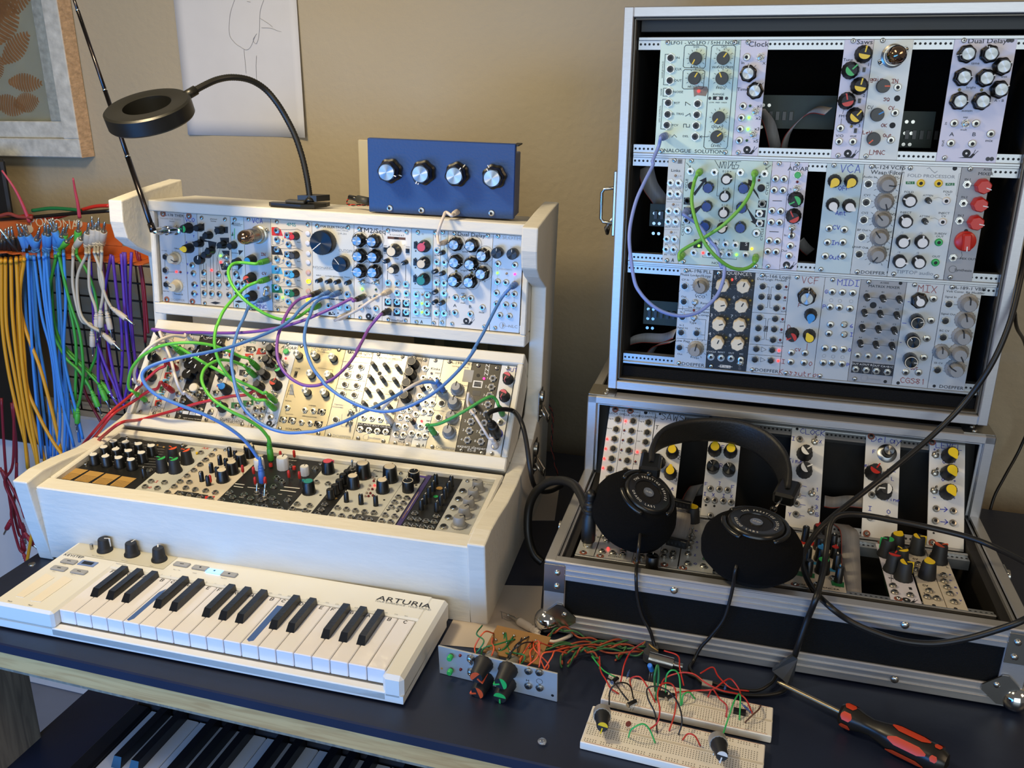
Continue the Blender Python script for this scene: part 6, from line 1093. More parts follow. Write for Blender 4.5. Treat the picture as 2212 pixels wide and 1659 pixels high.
mb = MB(); mb.tube([NP[0], NP[6]], .0065, 12, LB, rfun=lambda t: .0068-.0015*t); mb.build('neck_socket', lm)
mb = MB(); mb.tube([NP[-1], NP[-20]], .006, 12, LB); mb.build('head_joint', lm)
Hc_ = Mi @ depth(323, 243, 1.10); hn = (Mi.to_3x3() @ V(-.11, -.34, .93)).normalized()
HT = aim(Hc_, hn, V(1, 0, 0)); R = .0530
mb = MB(); mb.lathe([(R*.56, -.0105), (R*.56, .0095), (R*.60, .0105), (R*.95, .0105), (R, .0085), (R, -.0085), (R*.97, -.0105), (R*.56, -.0105)], 72, LB, HT); mb.build('ring_head', lm)
mb = MB(); mb.lathe([(R*.62, -.0107), (R*.62, -.0112), (R*.93, -.0112), (R*.93, -.0107)], 60, mat('lamp_diffuser', 'cfcfca', .5), HT); mb.build('diffuser', lm)

# ------------------------------------------------------------------ antenna
p = at(320+315*.1989, 430+335*.1989, L1, .0); an = empty('telescopic_antenna', L1 @ TR(p.x, p.y, 0), 'long telescopic metal antenna rising from the leftmost rack module', 'antenna')
Ai = (L1 @ TR(p.x, p.y, 0)).inverted(); tip = atw(320+55*.1989, 430+350*.1989, L1, .046); base = L1 @ V(p.x, p.y, 0)
ax = Ai @ tip; T0 = aim(V(0, 0, 0), ax)
L_ = ax.length; mb = MB(); mb.lathe([(.0070, 0), (.0070, .003), (.0050, .004), (.0050, .012), (.0066, .013), (.0066, .022), (.0052, .023), (.0050, .032), (.0058, .0325), (.0058, .036), (.0036, L_-.002), (0, L_)], 24, CH, T0); mb.build('connector', an)
e0 = tip; e1 = depth(150, -30, dep(tip)+.03); mb = MB(); u_ = (e1-e0); Ln = u_.length; prev = 0
marks = [(0, .0042), (.50, .0036), (.745, .0030), (1.0, .0026)]
q = [(332, 490), (272, 330), (221, 184), (166, 27), (150, -30)]
ts = [0, .30, .57, .90, 1.0]; rs = [.0037, .0031, .0027, .0022]
ROD = mat('antenna_chrome', '4d484a', .25, 1)
for i in range(4):
    mb.tube([Ai @ (e0+u_*ts[i]), Ai @ (e0+u_*ts[i+1])], rs[i], 12, ROD); mb.tube([Ai @ (e0+u_*(ts[i+1]-.004)), Ai @ (e0+u_*(ts[i+1]+.001))], rs[i]+.0003, 12, CH)
mb.tube([Ai @ e0, Ai @ (e0+u_*.03)], .0046, 12, ROD); mb.build('rod', an)

# ------------------------------------------------------------------ cables with plugs
CC = {'green': ('5dbb3c', '4aa631'), 'blue': ('4f7fc4', '4470b8'), 'purple': ('7a4a9c', '26231f'), 'white': ('d6ccc4', 'cfc6bd'), 'red': ('b3252a', 'a52024'), 'black': ('141312', '161514'), 'lblue': ('3f86d8', '4a90dd'), 'yellow': ('d69a1e', '1a1917'),
      'violet': ('5a34a8', '5a34a8'), 'dred': ('7a1c2c', '8a1f34'), 'dgreen': ('3f9a45', '3f9a45'), 'hgreen': ('3f9f3a', '52b444'), 'hwhite': ('bdb6a4', 'c9c1b3'), 'lilac': ('7f93d0', '6c82c0'), 'lime': ('6fb545', '7cc24e')}
def cmat(c): return mat('cable_'+c, CC[c][0], .42)
def pmat(c): return mat('plug_'+c, CC[c][1], .45)
def plug_at(parent, P, d, c, s=1, tip=False, name='plug', mat2=None):
    T = aim(P, d); mb = MB(); M = mat2 or pmat(c)
    mb.lathe([(.0030*s, .0005), (.0032*s, .0028*s)], 16, NICK); mb.lathe([(.0038*s, .0026*s), (.0042*s, .0035*s), (.0040*s, .0180*s), (.0032*s, .0195*s), (.0032*s, .0205*s), (.0037*s, .021*s), (.0037*s, .0225*s), (.0028*s, .023*s), (.0028*s, .0245*s), (.0033*s, .025*s), (.0031*s, .0262*s), (.0024*s, .027*s), (.0022*s, .0300*s)], 20, M)
    if tip: mb.lathe([(0, -.0145*s), (.0011*s, -.0138*s), (.0017*s, -.0125*s), (.0010*s, -.0105*s), (.0017*s, -.0095*s), (.00175*s, .001*s)], 12, STEEL)
    return mb.build(name, parent, T), Vector(P)+Vector(d).normalized()*.0285*s
CN = [0]
def cable(label, c, A, B, way, bulge=.04, r=.0021, name='patch_cable', group=None, s=1, cat='patch cable', tilt=None, mix=None):
    """A, B: (row matrix, px, py) for a plug in a jack, or a world point; way: photo pixels, optionally with own depth"""
    root = empty(name, TR(0, 0, 0), label, cat, group); ends = []
    for E in (A, B):
        if isinstance(E, tuple):
            M = E[0]; P = atw(E[1], E[2], M, .001); d = (M.to_3x3() @ V(E[3] if len(E) > 3 else 0, E[4] if len(E) > 4 else 0, 1)).normalized()
            o, t = plug_at(root, P, d, c, s); ends.append((P, d, t))
        elif E is not None: ends.append((E, None, E))
        else: ends.append(None)
    d0 = dep(ends[0][2]) if ends[0] else way[0][2]; d1 = dep(ends[1][2]) if ends[1] else way[-1][2]
    pts = []; n = len(way); tot = 0; prev = None; acc = []
    for w_ in way:
        if prev: tot += math.hypot(w_[0]-prev[0], w_[1]-prev[1])
        acc.append(tot); prev = w_
    for i, w_ in enumerate(way):
        t = (i+1)/(n+1) if tot == 0 else (acc[i]+tot/(n+1)*.5)/(tot*(1+1/(n+1)))
        pts.append(depth(w_[0], w_[1], w_[2] if len(w_) > 2 else d0+(d1-d0)*t-bulge*sin(pi*t)))
    P = ([ends[0][2]] if ends[0] else [])+([ends[0][2]+ends[0][1]*.008] if ends[0] and ends[0][1] else [])+pts+([ends[1][2]+ends[1][1]*.008] if ends[1] and ends[1][1] else [])+([ends[1][2]] if ends[1] else [])
    mb = MB(); mb.tube(smooth_path(P, 7), r, 10, cmat(c)); mb.build('cord', root)
    return root, P
def Zp(Z, *v): return [(Z[0]+v[i]*Z[2], Z[1]+v[i+1]*Z[2]) for i in range(0, len(v), 2)]
def J(M, Z, x, y, *k): return (M, Z[0]+x*Z[2], Z[1]+y*Z[2])+k
cable('green patch cable from the tube module IN jack looping to the filter module', 'green', J(L1, Z1, 1300, 668), J(L1, Z1, 1860, 1155), Zp(Z1, 1000, 690, 910, 712, 870, 790, 900, 910, 985, 1030, 1090, 1130, 1250, 1235, 1400, 1297, 1510, 1308, 1620, 1285, 1700, 1235), .035)
cable('green patch cable from the tube module CV jack down to the middle row', 'green', J(L1, Z1, 1303, 868), J(L2, Z5, 1705, 985), Zp(Z1, 1080, 945, 1000, 1010, 900, 1110, 810, 1230, 750, 1370)+Zp(Z5, 1095, 120, 1075, 230, 1080, 350, 1120, 480, 1200, 610, 1290, 710, 1400, 810, 1500, 880), .05)
cable('blue patch cable from the tube module sagging to the spring reverb module', 'blue', J(L1, Z1, 1300, 1075), J(L2, Z6, 1228, 548), Zp(Z1, 1100, 1160, 1040, 1290)+Zp(Z5, 1330, 130, 1290, 250, 1262, 380, 1250, 500, 1270, 640, 1300, 780, 1350, 920, 1430, 1030, 1540, 1120, 1680, 1190, 1850, 1225, 2050, 1215)+Zp(Z6, 0, 935, 150, 890, 300, 835, 450, 760, 600, 690, 750, 610, 900, 520, 1000, 478, 1090, 465, 1160, 475), .10)
cable('blue patch cable from the filter module looping left then down to the bottom row', 'blue', J(L1, Z1, 1965, 1018), J(L3, Z7, 2018, 465), Zp(Z1, 1780, 1095, 1650, 1200)+Zp(Z5, 1880, 40, 1750, 130, 1500, 240, 1250, 330, 1000, 390, 780, 430, 560, 480, 420, 530, 345, 580, 325, 650, 370, 740, 470, 830, 620, 900, 800, 970, 1000, 1050, 1200, 1160, 1350, 1270, 1450, 1380, 1520, 1480), .10)
cable('blue patch cable from the filter module sagging to the rightmost rack module', 'blue', J(L1, Z1, 2075, 1015), J(L1, Z2, 1880, 925), Zp(Z1, 1880, 1080, 1800, 1150, 1760, 1260)+Zp(Z5, 2040, 60, 2012, 180, 2010, 280, 2040, 420, 2100, 560, 2200, 690)+Zp(Z6, 100, 490, 230, 590, 400, 680, 560, 735, 700, 745, 850, 715, 1000, 650, 1150, 560, 1300, 430, 1430, 290, 1530, 150)+Zp(Z2, 1415, 1650, 1530, 1450, 1640, 1230, 1730, 1070), .12)
cable('purple patch cable with black plugs forming the U shaped loop over the radio module', 'purple', J(L1, Z1, 1860, 1012), J(L1, Z2, 508, 1210), Zp(Z1, 1660, 1080, 1590, 1130, 1520, 1220, 1460, 1340)+Zp(Z5, 1790, 80, 1740, 200, 1722, 330, 1735, 460, 1790, 580, 1880, 670, 2000, 730)+Zp(Z6, 0, 500, 80, 480, 180, 430, 290, 330, 370, 230, 430, 120)+Zp(Z2, 150, 1650, 210, 1550, 290, 1400), .09)
cable('purple patch cable running left across the rack between top and middle rows', 'purple', J(L1, Z2, 225, 1060), J(L2, Z5, 572, 262), Zp(Z1, 2200, 1085, 2050, 1160, 1850, 1250, 1650, 1330, 1400, 1400, 1100, 1445, 800, 1455, 500, 1448, 300, 1450), .04)
cable('white patch cable between the filter module and the white oscillator module', 'white', J(L1, Z2, 512, 1000), J(L1, Z2, 40, 1260), Zp(Z2, 380, 1065, 300, 1110, 200, 1180, 110, 1230), .02)
cable('white patch cable from the blue box down to a slim rack module', 'white', (BT, 720+1182*.22604, 280+785*.22604), J(L1, Z2, 1125, 465), Zp((720, 280, .22604), 1075, 790, 1050, 840, 1025, 900)+Zp(Z2, 1045, 330, 1030, 400), .01, s=.9)
cable('green patch cable arching over the far left of the rack middle row', 'green', J(L2, Z5, 365, 890), J(L2, Z5, 1535, 560), Zp(Z5, 190, 770, 180, 700, 215, 560, 300, 450, 400, 380, 500, 330, 650, 297, 850, 290, 1050, 318, 1240, 385, 1350, 435), .05)
cable('green patch cable from the middle row plunging to the white-knob bottom row module', 'green', J(L2, Z5, 1500, 640), J(L3, Z7, 2085, 285), Zp(Z5, 1360, 520, 1250, 480, 1130, 470, 1030, 510, 965, 570, 940, 660, 970, 760, 1060, 880, 1230, 995, 1400, 1080, 1540, 1170, 1620, 1260, 1652, 1330), .06)
cable('green patch cable crossing the middle row from upper left to the green plug pair', 'green', J(L2, Z5, 760, 420), J(L2, Z5, 1715, 905), Zp(Z5, 690, 330, 800, 395, 950, 490, 1100, 570, 1220, 640, 1330, 690, 1480, 760, 1580, 815), .03)
cable('white patch cable dropping across the narrow modules left of the drum grid module', 'white', J(L2, Z5, 890, 900), J(L2, Z5, 640, 300), Zp(Z5, 750, 820, 700, 740, 660, 620, 630, 500, 600, 410), .035)
cable('white patch cable curling round the left end of the middle row', 'white', J(L2, Z5, 372, 770), J(L2, Z5, 900, 310), Zp(Z5, 255, 700, 240, 620, 255, 540, 300, 440, 400, 330, 520, 255, 650, 217, 760, 232), .05)
cable('short white patch cable curling beside the handwritten clock module', 'white', J(L2, Z5, 640, 405), J(L2, Z5, 690, 350), Zp(Z5, 500, 370, 445, 335, 470, 290, 540, 285), .03)
cable('grey-white patch cable from the matrix mixer to beside the reverb module', 'white', J(L2, Z6, 735, 850), J(L2, Z6, 1170, 540), Zp(Z6, 640, 735, 700, 660, 800, 585, 930, 500, 1030, 455, 1090, 445), .03)
cable('thin white patch cable crossing the black audio interface module', 'white', J(L2, Z6, 1512, 660), J(L2, Z6, 1735, 1080), Zp(Z6, 1465, 690, 1540, 800, 1620, 930, 1665, 1000), .02, r=.0019, s=.85)
cable('green patch cable from the reverb module up to the output module', 'dgreen', J(L2, Z6, 1145, 960), J(L2, Z6, 1795, 775), Zp(Z6, 1075, 880, 1200, 860, 1400, 760, 1600, 640, 1690, 605, 1735, 640), .02)
def off_left(px, py, d=1.22): return depth(px, py, d)
RG = None
cable('red patch cable entering from the left to the colourful divider module', 'red', J(L2, Z5, 690, 570), off_left(160, 985, 1.30), [*Zp(Z5, 560, 530, 480, 570, 350, 690, 200, 840, 20, 1000)[:4], (240, 890, 1.19), (205, 930, 1.21), (178, 962, 1.25)], .02)
cable('red patch cable with a blue sleeve entering from the left to the narrow grey module', 'red', J(L2, Z5, 650, 800), off_left(172, 990, 1.30), [*Zp(Z5, 480, 765, 380, 800, 200, 920)[:3], (243, 896, 1.19), (212, 935, 1.21), (185, 968, 1.25)], .02)
cable('red patch cable lying across the lower modules of the middle row', 'red', J(L2, Z5, 1610, 885), off_left(180, 985, 1.30), [*Zp(Z5, 1400, 832, 1250, 845, 1080, 880, 900, 920, 600, 1010, 300, 1090), (262, 913, 1.16), (225, 940, 1.19), (198, 965, 1.24)], .03)
# audio cable into the output module
cable('black audio cable plugged into the output module and dropping behind the rack', 'black', J(L2, Z6, 1742, 975), depth(1213, 1050, 1.30), [(1052, 900), (1062, 889), (1086, 884), (1110, 889), (1126, 912, 1.13), (1136, 950, 1.12), (1143, 1000, 1.115), (1148, 1030, 1.12), (1156, 1052, 1.14), (1172, 1062, 1.18), (1192, 1060, 1.22)], .0, r=.0031, name='audio_cable', s=1.75, cat='cable')
cable('thick black cable looping left from the front corner of the lower case', 'black', J(SB, SF_, 205, 810), depth(1172, 1215, 1.12), [(1268, 1100), (1256, 1072), (1240, 1048), (1215, 1038), (1185, 1042), (1158, 1062), (1143, 1095), (1140, 1140), (1145, 1175), (1156, 1200)], -.05, r=.0055, name='audio_cable', s=2.0, cat='cable')
# upper flight case cables
cable('lilac patch cable hanging in a wide loop from the mint panel', 'lilac', J(U[0], UA, 655, 1125), J(U[1], UC, 890, 600), [*Zp(UA, 590, 1230, 530, 1380), *Zp(UC, 530, 130, 440, 310, 360, 490, 305, 700, 285, 880, 300, 1080), *Zp(UE, 340, 230, 400, 350, 500, 460, 620, 540, 760, 582, 880, 585, 1000, 550, 1100, 480, 1200, 370, 1260, 220, 1275, 80), *Zp(UC, 1240, 1180, 1200, 1010, 1130, 920, 1050, 810, 980, 730)], .03, s=1.1)
cable('green patch cable crossing from upper left to lower right of the function module', 'lime', J(U[1], UC, 1022, 195), J(U[1], UC, 1600, 1080), Zp(UC, 965, 290, 940, 400, 935, 520, 960, 650, 1000, 780, 1060, 920, 1130, 1020, 1220, 1110, 1320, 1180, 1430, 1212, 1530, 1190, 1590, 1140), .02)
cable('green patch cable crossing from upper right to lower left of the function module', 'lime', J(U[1], UC, 1592, 205), J(U[1], UC, 838, 1055), Zp(UC, 1575, 320, 1530, 440, 1460, 550, 1370, 650, 1250, 760, 1130, 840, 1000, 920, 880, 985, 810, 1040), .02)
# ------------------------------------------------------------------ headphones
HP_ = empty('headphones', TR(0, 0, 0), 'black open-back headphones with foam cushions lying on the lower flight case', 'headphones')
FOAM = mat('black_foam', '0c0b0a', .95, noise=.3, scale=700, bump=1, bscale=1800, spec=.15); HPL = mat('headphone_plastic', '141413', .28); MESHM = mat('driver_mesh', '201c18', .4, .4)
def arc_text(mb, s, R, a0, a1, size, M, z, T, flip=False):
    n = len(s)
    for i, ch in enumerate(s):
        if ch == ' ': continue
        a = a0+(a1-a0)*i/(n-1); vs, fs = text_mesh(ch); rot = a+(pi/2 if flip else -pi/2)
        mb.add([(v[0]*size, v[1]*size, z) for v in vs], fs, M, T @ TR(R*cos(a), R*sin(a), 0) @ RZ(rot))
def cup(cx, cy, hx, hy, hh, Rc, rr, spin, dh=.024):
    Pc = atw(cx, cy, SB, hh); Ph0 = CP+ray(hx, hy)*(dep(Pc)-dh); ax_ = (Ph0-Pc).normalized()
    T = aim(Pc, ax_) ; side_ = empty_part = None
    D_ = (Ph0-Pc).length
    mb = MB(); mb.lathe([(Rc*.45, -.022), (Rc*.80, -.024), (Rc*.97, -.014), (Rc, -.002), (Rc*.97, .008), (Rc*.86, D_*.55), (Rc*.66, D_*.86), (Rc*.60, D_*.9), (0, D_*.9)], 56, FOAM, T); mb.build('ear_cushion', HP_)
    T2 = T @ TR(0, 0, D_*.86) @ RZ(spin)
    mb = MB(); mb.lathe([(rr*1.06, -.003), (rr*1.06, .002), (rr, .0045), (rr*.94, .0052), (rr*.90, .0045), (rr*.62, .0040), (rr*.60, .0025), (0, .0025)], 60, HPL, T2); h = mb.build('ear_cup', HP_)
    mb = MB(); mb.cyl(rr*.60, .0026, .0030, 40, MESHM, T2)
    for i in range(-8, 9):
        for j in range(-8, 9):
            x, y = (i+.5*(j % 2))*rr*.075, j*rr*.066
            if rr*.24 < math.hypot(x, y) < rr*.57: mb.cyl(rr*.026, .0030, .0031, 6, HOLE, T2 @ TR(x, y, 0), smooth=False)
    mb.build('grille', h)
    mb = MB(); mb.lathe([(rr*.23, .0028), (rr*.23, .0040), (rr*.21, .0042), (0, .0042)], 32, mat('badge_grey', '4a4845', .4), T2); mb.lathe([(rr*.235, .0040), (rr*.235, .0044), (rr*.215, .0044)], 32, STEEL, T2)
    vs, fs = text_mesh('SR80'); mb.add([(v[0]*rr*.15, v[1]*rr*.15, .0045) for v in vs], fs, C('lgry'), T2); mb.build('badge', h)
    mb = MB(); arc_text(mb, 'THE PRESTIGE SERIES', rr*.76, math.radians(150), math.radians(-10), rr*.155, C('wht'), .0048, T2); arc_text(mb, 'GRADO LABS', rr*.76, math.radians(200), math.radians(290), rr*.155, C('wht'), .0048, T2, True); mb.build('lettering', h)
    mb = MB(); P = [T2 @ V(rr*1.17*cos(a), rr*1.17*sin(a), .000) for a in [math.radians(-40+i*200/24) for i in range(25)]]
    mb.tube(P, .003, 8, HPL); P = [T2 @ V(rr*1.17*cos(a), rr*1.17*sin(a), .000) for a in [math.radians(190+i*70/12) for i in range(13)]]; mb.tube(P, .003, 8, HPL); mb.build('yoke', HP_)
    return T2, rr
T2a, ra = cup(1371, 1102, 1402, 1062, .046, .0500, .0265, -.75)
T2b, rb = cup(1624, 1178, 1634, 1127, .040, .0535, .0285, -.55, .012)
hb = [(1404, 1010, 1.02), (1404, 985, 1.045), (1418, 957, 1.07), (1445, 940, 1.09), (1490, 930, 1.105), (1545, 928, 1.11), (1600, 936, 1.105), (1648, 958, 1.09), (1682, 992, 1.07), (1697, 1030, 1.045), (1697, 1068, 1.025)]
HB = smooth_path([depth(*q_) for q_ in hb], 8); Nn = (HB[-1]-HB[0]).cross(HB[len(HB)//2]-HB[0]).normalized()
mb = MB(); vs = []; fs = []; n = len(HB); LEA = mat('black_leather_band', '151412', .5, bump=.2, bscale=400)
for i, P in enumerate(HB):
    t_ = (HB[min(i+1, n-1)]-HB[max(i-1, 0)]).normalized(); o_ = t_.cross(Nn).normalized(); w_ = .0175*(1-.45*abs(2*i/(n-1)-1)**6); h_ = .0035
    for a, b in ((-1, -.5), (-.75, -1), (.75, -1), (1, -.5), (1, .5), (.75, 1), (-.75, 1), (-1, .5)): vs.append(P+Nn*(a*w_)+o_*(b*h_))
for i in range(n-1):
    for k in range(8): fs.append((i*8+k, i*8+(k+1) % 8, (i+1)*8+(k+1) % 8, (i+1)*8+k))
fs += [tuple(range(8)), tuple((n-1)*8+k for k in range(7, -1, -1))]
mb.add(vs, fs, LEA, None, True); mb.build('headband', HP_)
for P, px in ((HB[0], (1402, 1022, 1.01)), (HB[-1], (1690, 1082, 1.015))):
    mb = MB(); Q = depth(*px); d_ = (Q-P).normalized(); mb.box((-.012, -.008, -.022), (.012, .008, .013), HPL, aim(P, d_), bev=.003); mb.build('rod_block', HP_)
mb = MB(); mb.tube([HB[-1], depth(1685, 1083, 1.015), depth(1671, 1102, 1.005)], .0014, 8, STEEL); mb.tube([HB[0], depth(1402, 1022, 1.01)], .0014, 8, STEEL); mb.build('yoke_rod', HP_)
mb = MB(); mb.sphere(tuple(depth(1671, 1100, 1.004)), .004, HPL); mb.sphere(tuple(depth(1402, 1024, 1.01)), .004, HPL); mb.build('rod_tip', HP_)
def cord(label, c, pts, r, name='cable', cat='cable', parent=None, group=None):
    mb = MB(); mb.tube(smooth_path(pts, 8), r, 10, cmat(c)); o = mb.build(name, parent)
    if parent is None: tag(o, label, cat, group)
    return o
def dk_(px, py, z=.003): return atw(px, py, Matrix(), z)    # a point resting on the desk
FRC = lambda x, y, o=.006: (lambda M: atw(x, y, M, o))(FS @ TR(0, D0, 0) @ Matrix(((1, 0, 0, 0), (0, 0, -1, 0), (0, 1, 0, 0), (0, 0, 0, 1))))
def FD_(x, y):
    P = FRC(x, y, .010); return P if P.z > .004 else dk_(x, y, .006)
cord('', 'black', [depth(1386, 1108, dep(T2a.translation)), depth(1385, 1130, .985), depth(1380, 1180, .96), atw(1376, 1215, SB, .014), FRC(1374, 1245, .008), FRC(1377, 1290, .007), FRC(1387, 1330, .006), FRC(1404, 1362, .006), FRC(1412, 1388, .007), dk_(1422, 1418), dk_(1450, 1440), dk_(1540, 1475), dk_(1625, 1492), dk_(1662, 1478, .006), FD_(1676, 1460)], .0019, 'ear_cord', parent=HP_)
cord('', 'black', [depth(1611, 1165, dep(T2b.translation)), depth(1604, 1190, .94), depth(1590, 1225, .91), FRC(1584, 1262, .010), FRC(1577, 1295, .008), FRC(1563, 1338, .007), FRC(1535, 1375, .006), FRC(1514, 1398, .007), dk_(1498, 1428), dk_(1492, 1448), dk_(1540, 1488), dk_(1625, 1502), dk_(1690, 1494, .004), FD_(1700, 1468)], .0019, 'ear_cord', parent=HP_)
Yc = dk_(1690, 1444, .010); mb = MB()
yp = [FD_(x, y) for x, y in ((1712, 1412), (1722, 1418), (1712, 1466), (1700, 1472), (1690, 1462), (1672, 1452), (1668, 1444), (1692, 1424))]
vs = [p for p in yp]+[p+V(-.0015, -.006, .001) for p in yp]; k_ = len(yp); mb.add(vs, [tuple(range(k_-1, -1, -1)), tuple(range(k_, 2*k_))]+[(i, (i+1) % k_, (i+1) % k_+k_, i+k_) for i in range(k_)], mat('splitter_grey', '2c3138', .5)); mb.build('cord_splitter', HP_)
cord('', 'black', [FD_(1717, 1416), FRC(1727, 1385, .012), FRC(1745, 1335, .010), FRC(1765, 1285, .012), depth(1780, 1225, .95), depth(1787, 1170, .97), depth(1795, 1130, .98), depth(1815, 1113, .985), depth(1860, 1112, .99), depth(1930, 1124, .99), depth(2010, 1140, .985), depth(2090, 1160, .97), depth(2150, 1183, .95), depth(2230, 1225, .90), depth(2290, 1270, .87), depth(2260, 1310, .85), FRC(2205, 1342, .022), FRC(2150, 1362, .02), FRC(2085, 1380, .018), FRC(2015, 1390, .016), FRC(1945, 1383, .014), FRC(1880, 1362, .014), FRC(1830, 1338, .014), FRC(1790, 1308, .014), depth(1758, 1275, .935), depth(1738, 1235, .96), depth(1737, 1195, .985), depth(1760, 1155, 1.0), depth(1800, 1115, 1.01), depth(1870, 1060, 1.03), depth(1950, 995, 1.04), depth(2020, 935, 1.04), depth(2085, 868, 1.03), depth(2140, 790, 1.01), depth(2180, 700, 1.0), depth(2205, 600, 1.0), depth(2225, 500, 1.02), depth(2260, 400, 1.05)], .0032, 'main_cord', parent=HP_)
cord('thin black cable hanging on the wall right of the flight cases', 'black', [depth(2192, 676, 1.06), depth(2197, 709, 1.10), depth(2218, 760, 1.2), depth(2225, 900, 1.30), depth(2205, 965, 1.33), depth(2170, 1030, 1.33), depth(2147, 1075, 1.33), depth(2133, 1130, 1.33), depth(2128, 1170, 1.34)], .0022)
mb = MB(); P = [depth(1220, 885, 1.36), depth(1212, 870, 1.36)]
for c, o_ in (('rink', 0), ('blk', pi)):
    P = smooth_path([depth(1182, 868, 1.37), depth(1193, 893, 1.37), depth(1193, 930, 1.37), depth(1192, 970, 1.37), depth(1203, 1020, 1.37), depth(1206, 1045, 1.36)], 14); mb.tube([p+V(.001*sin(i*.7+o_), 0, .001*cos(i*.7+o_)) for i, p in enumerate(P)], .0009, 6, C(c))
tag(mb.build('twisted_wire'), 'thin twisted dark red wire on the wall between rack and flight cases', 'wire')
# ------------------------------------------------------------------ cable holder with hanging cables at the left
HPL_ = FW @ TR(0, 0, .12)
hh_ = empty('cable_holder', HPL_ @ TR(-1.36, .24, 0), 'orange metal comb holder with patch cables hanging left of the white rack', 'cable holder')
ORG = mat('orange_painted_steel', 'c2602a', .42, noise=.08)
OX, OY = -1.36, .24
a = at(0, 490, HPL_); b = at(235, 462, HPL_); c_ = at(290, 520, HPL_)
mb = MB(); mb.box((0, .055, 0), (b.x-OX+.02, a.y-OY+.02, .0015), ORG); mb.build('back_plate', hh_)
f0 = at(0, 578, HPL_, .055); f1 = at(290, 537, HPL_, .055); zt = (f0.y+f1.y)/2-OY
n = 13; x0_, x1_ = 0, f1.x-OX+.01; P = [(x0_, 0), (x1_, 0)]
for i in range(n):
    xa = x1_-(x1_-x0_)*i/n; w_ = (x1_-x0_)/n; P += [(xa, .050), (xa-w_*.25, .058), (xa-w_*.62, .056), (xa-w_*.68, .010), (xa-w_*.74, .010), (xa-w_*.78, .052)]
P += [(x0_, .05)]
mb = MB(); mb.prism(P, -.001, .001, ORG, TR(0, zt, 0) @ RX(pi/2) @ Matrix(((1, 0, 0, 0), (0, 1, 0, 0), (0, 0, -1, 0), (0, 0, 0, 1)))); mb.box((0, zt, 0), (x1_, .056, .0015), ORG); mb.build('comb_shelf', hh_)
p = at(118, 483, HPL_); mb = MB(); vs, fs = text_mesh('POMONA'); mb.add([(v[0]*.024, v[1]*.024, .0018) for v in vs], fs, C('cream'), TR(p.x-OX, p.y-OY, 0)); mb.build('lettering', hh_)
mb = MB()
for x, y in ((64, 495), (170, 483)):
    p = at(x, y, HPL_, .003); mb.cyl(.007, .0015, .003, 20, C('bone'), TR(p.x-OX, p.y-OY, 0)); 
    mb.build('mounting_washer', hh_); mb = MB()
for pts in ([(64, 480), (48, 440), (30, 405), (4, 368)], [(172, 470), (168, 440), (162, 410), (158, 385)]):
    Q = [atw(x, y, HPL_, .006+.02*i/3) for i, (x, y) in enumerate(pts)]; mb = MB(); mb.tube(smooth_path(Q, 6), .0028, 8, mat('pink_zip_tie', 'c4485a', .4), rfun=lambda t: .0034-.0018*t)
    tag(mb.build('zip_tie'), 'red zip tie tail standing above the orange holder, %s' % ('the left one' if pts[0][0] < 100 else 'the right one'), 'zip tie')
GRID = mat('black_wire_grid', '100f0f', .5)
ga = at(95, 555, FW, .05); gb = at(310, 930, FW, .05)
mb = MB(); sp = .034
x_, y_ = ga.x, ga.y
nx = int((gb.x+.05-ga.x)/sp)+1; ny = int((ga.y-gb.y)/sp)+2
for i in range(nx+1): mb.tube([V(x_+i*sp, y_+.03, .05), V(x_+i*sp, y_-ny*sp, .05)], .0019, 6, GRID)
for j in range(ny+1): mb.tube([V(x_-.02, y_-j*sp, .053), V(x_+nx*sp+.01, y_-j*sp, .053)], .0019, 6, GRID)
tag(mb.build('wire_grid', None, FW), 'black wire grid panel behind the hanging purple and white cables', 'wire grid')
mb = MB(); A_ = at(2, 345, FW, .10); mb.box((A_.x-.22, A_.y-.56, .088), (A_.x, A_.y, .10), mat('black_stand_paint', '100e0c', .5), bev=.004); tag(mb.build('speaker', None, FW), 'tall black speaker cut off by the left edge of the photo', 'speaker')
LI = FD @ Matrix()
mb = MB(); mb.box((-1.62, 1.335, -.75), (-1.06, 1.41, -.06), mat('pale_filler', 'c9ccd4', .5), bev=.004); tag(mb.build('low_filler', None, FD), 'pale cabinet added for the shading on the low wall behind the red hanging cables', 'filler')  # pale box added to imitate bluish shading low on the wall
for k, (c, pts) in enumerate((('red', [(5, 478), (60, 466), (95, 475), (140, 465), (200, 447), (236, 444)]), ('dgreen', [(70, 455), (110, 450), (150, 452), (175, 455)]), ('blk', [(0, 474), (60, 470), (150, 462), (240, 455)]), ('rink', [(0, 466), (20, 462), (40, 468), (70, 470)]))):
    Q = [atw(x, y, HPL_, -.01+.006*k) for x, y in pts]; mb = MB(); mb.tube(smooth_path(Q, 8), .0032, 8, C(c if c != 'dgreen' else 'dgrn')); tag(mb.build('coiled_cable'), '%s cable lying along the top of the orange holder' % {'red': 'bright red', 'dgreen': 'dark green', 'blk': 'black', 'rink': 'dark red'}[c], 'cable')
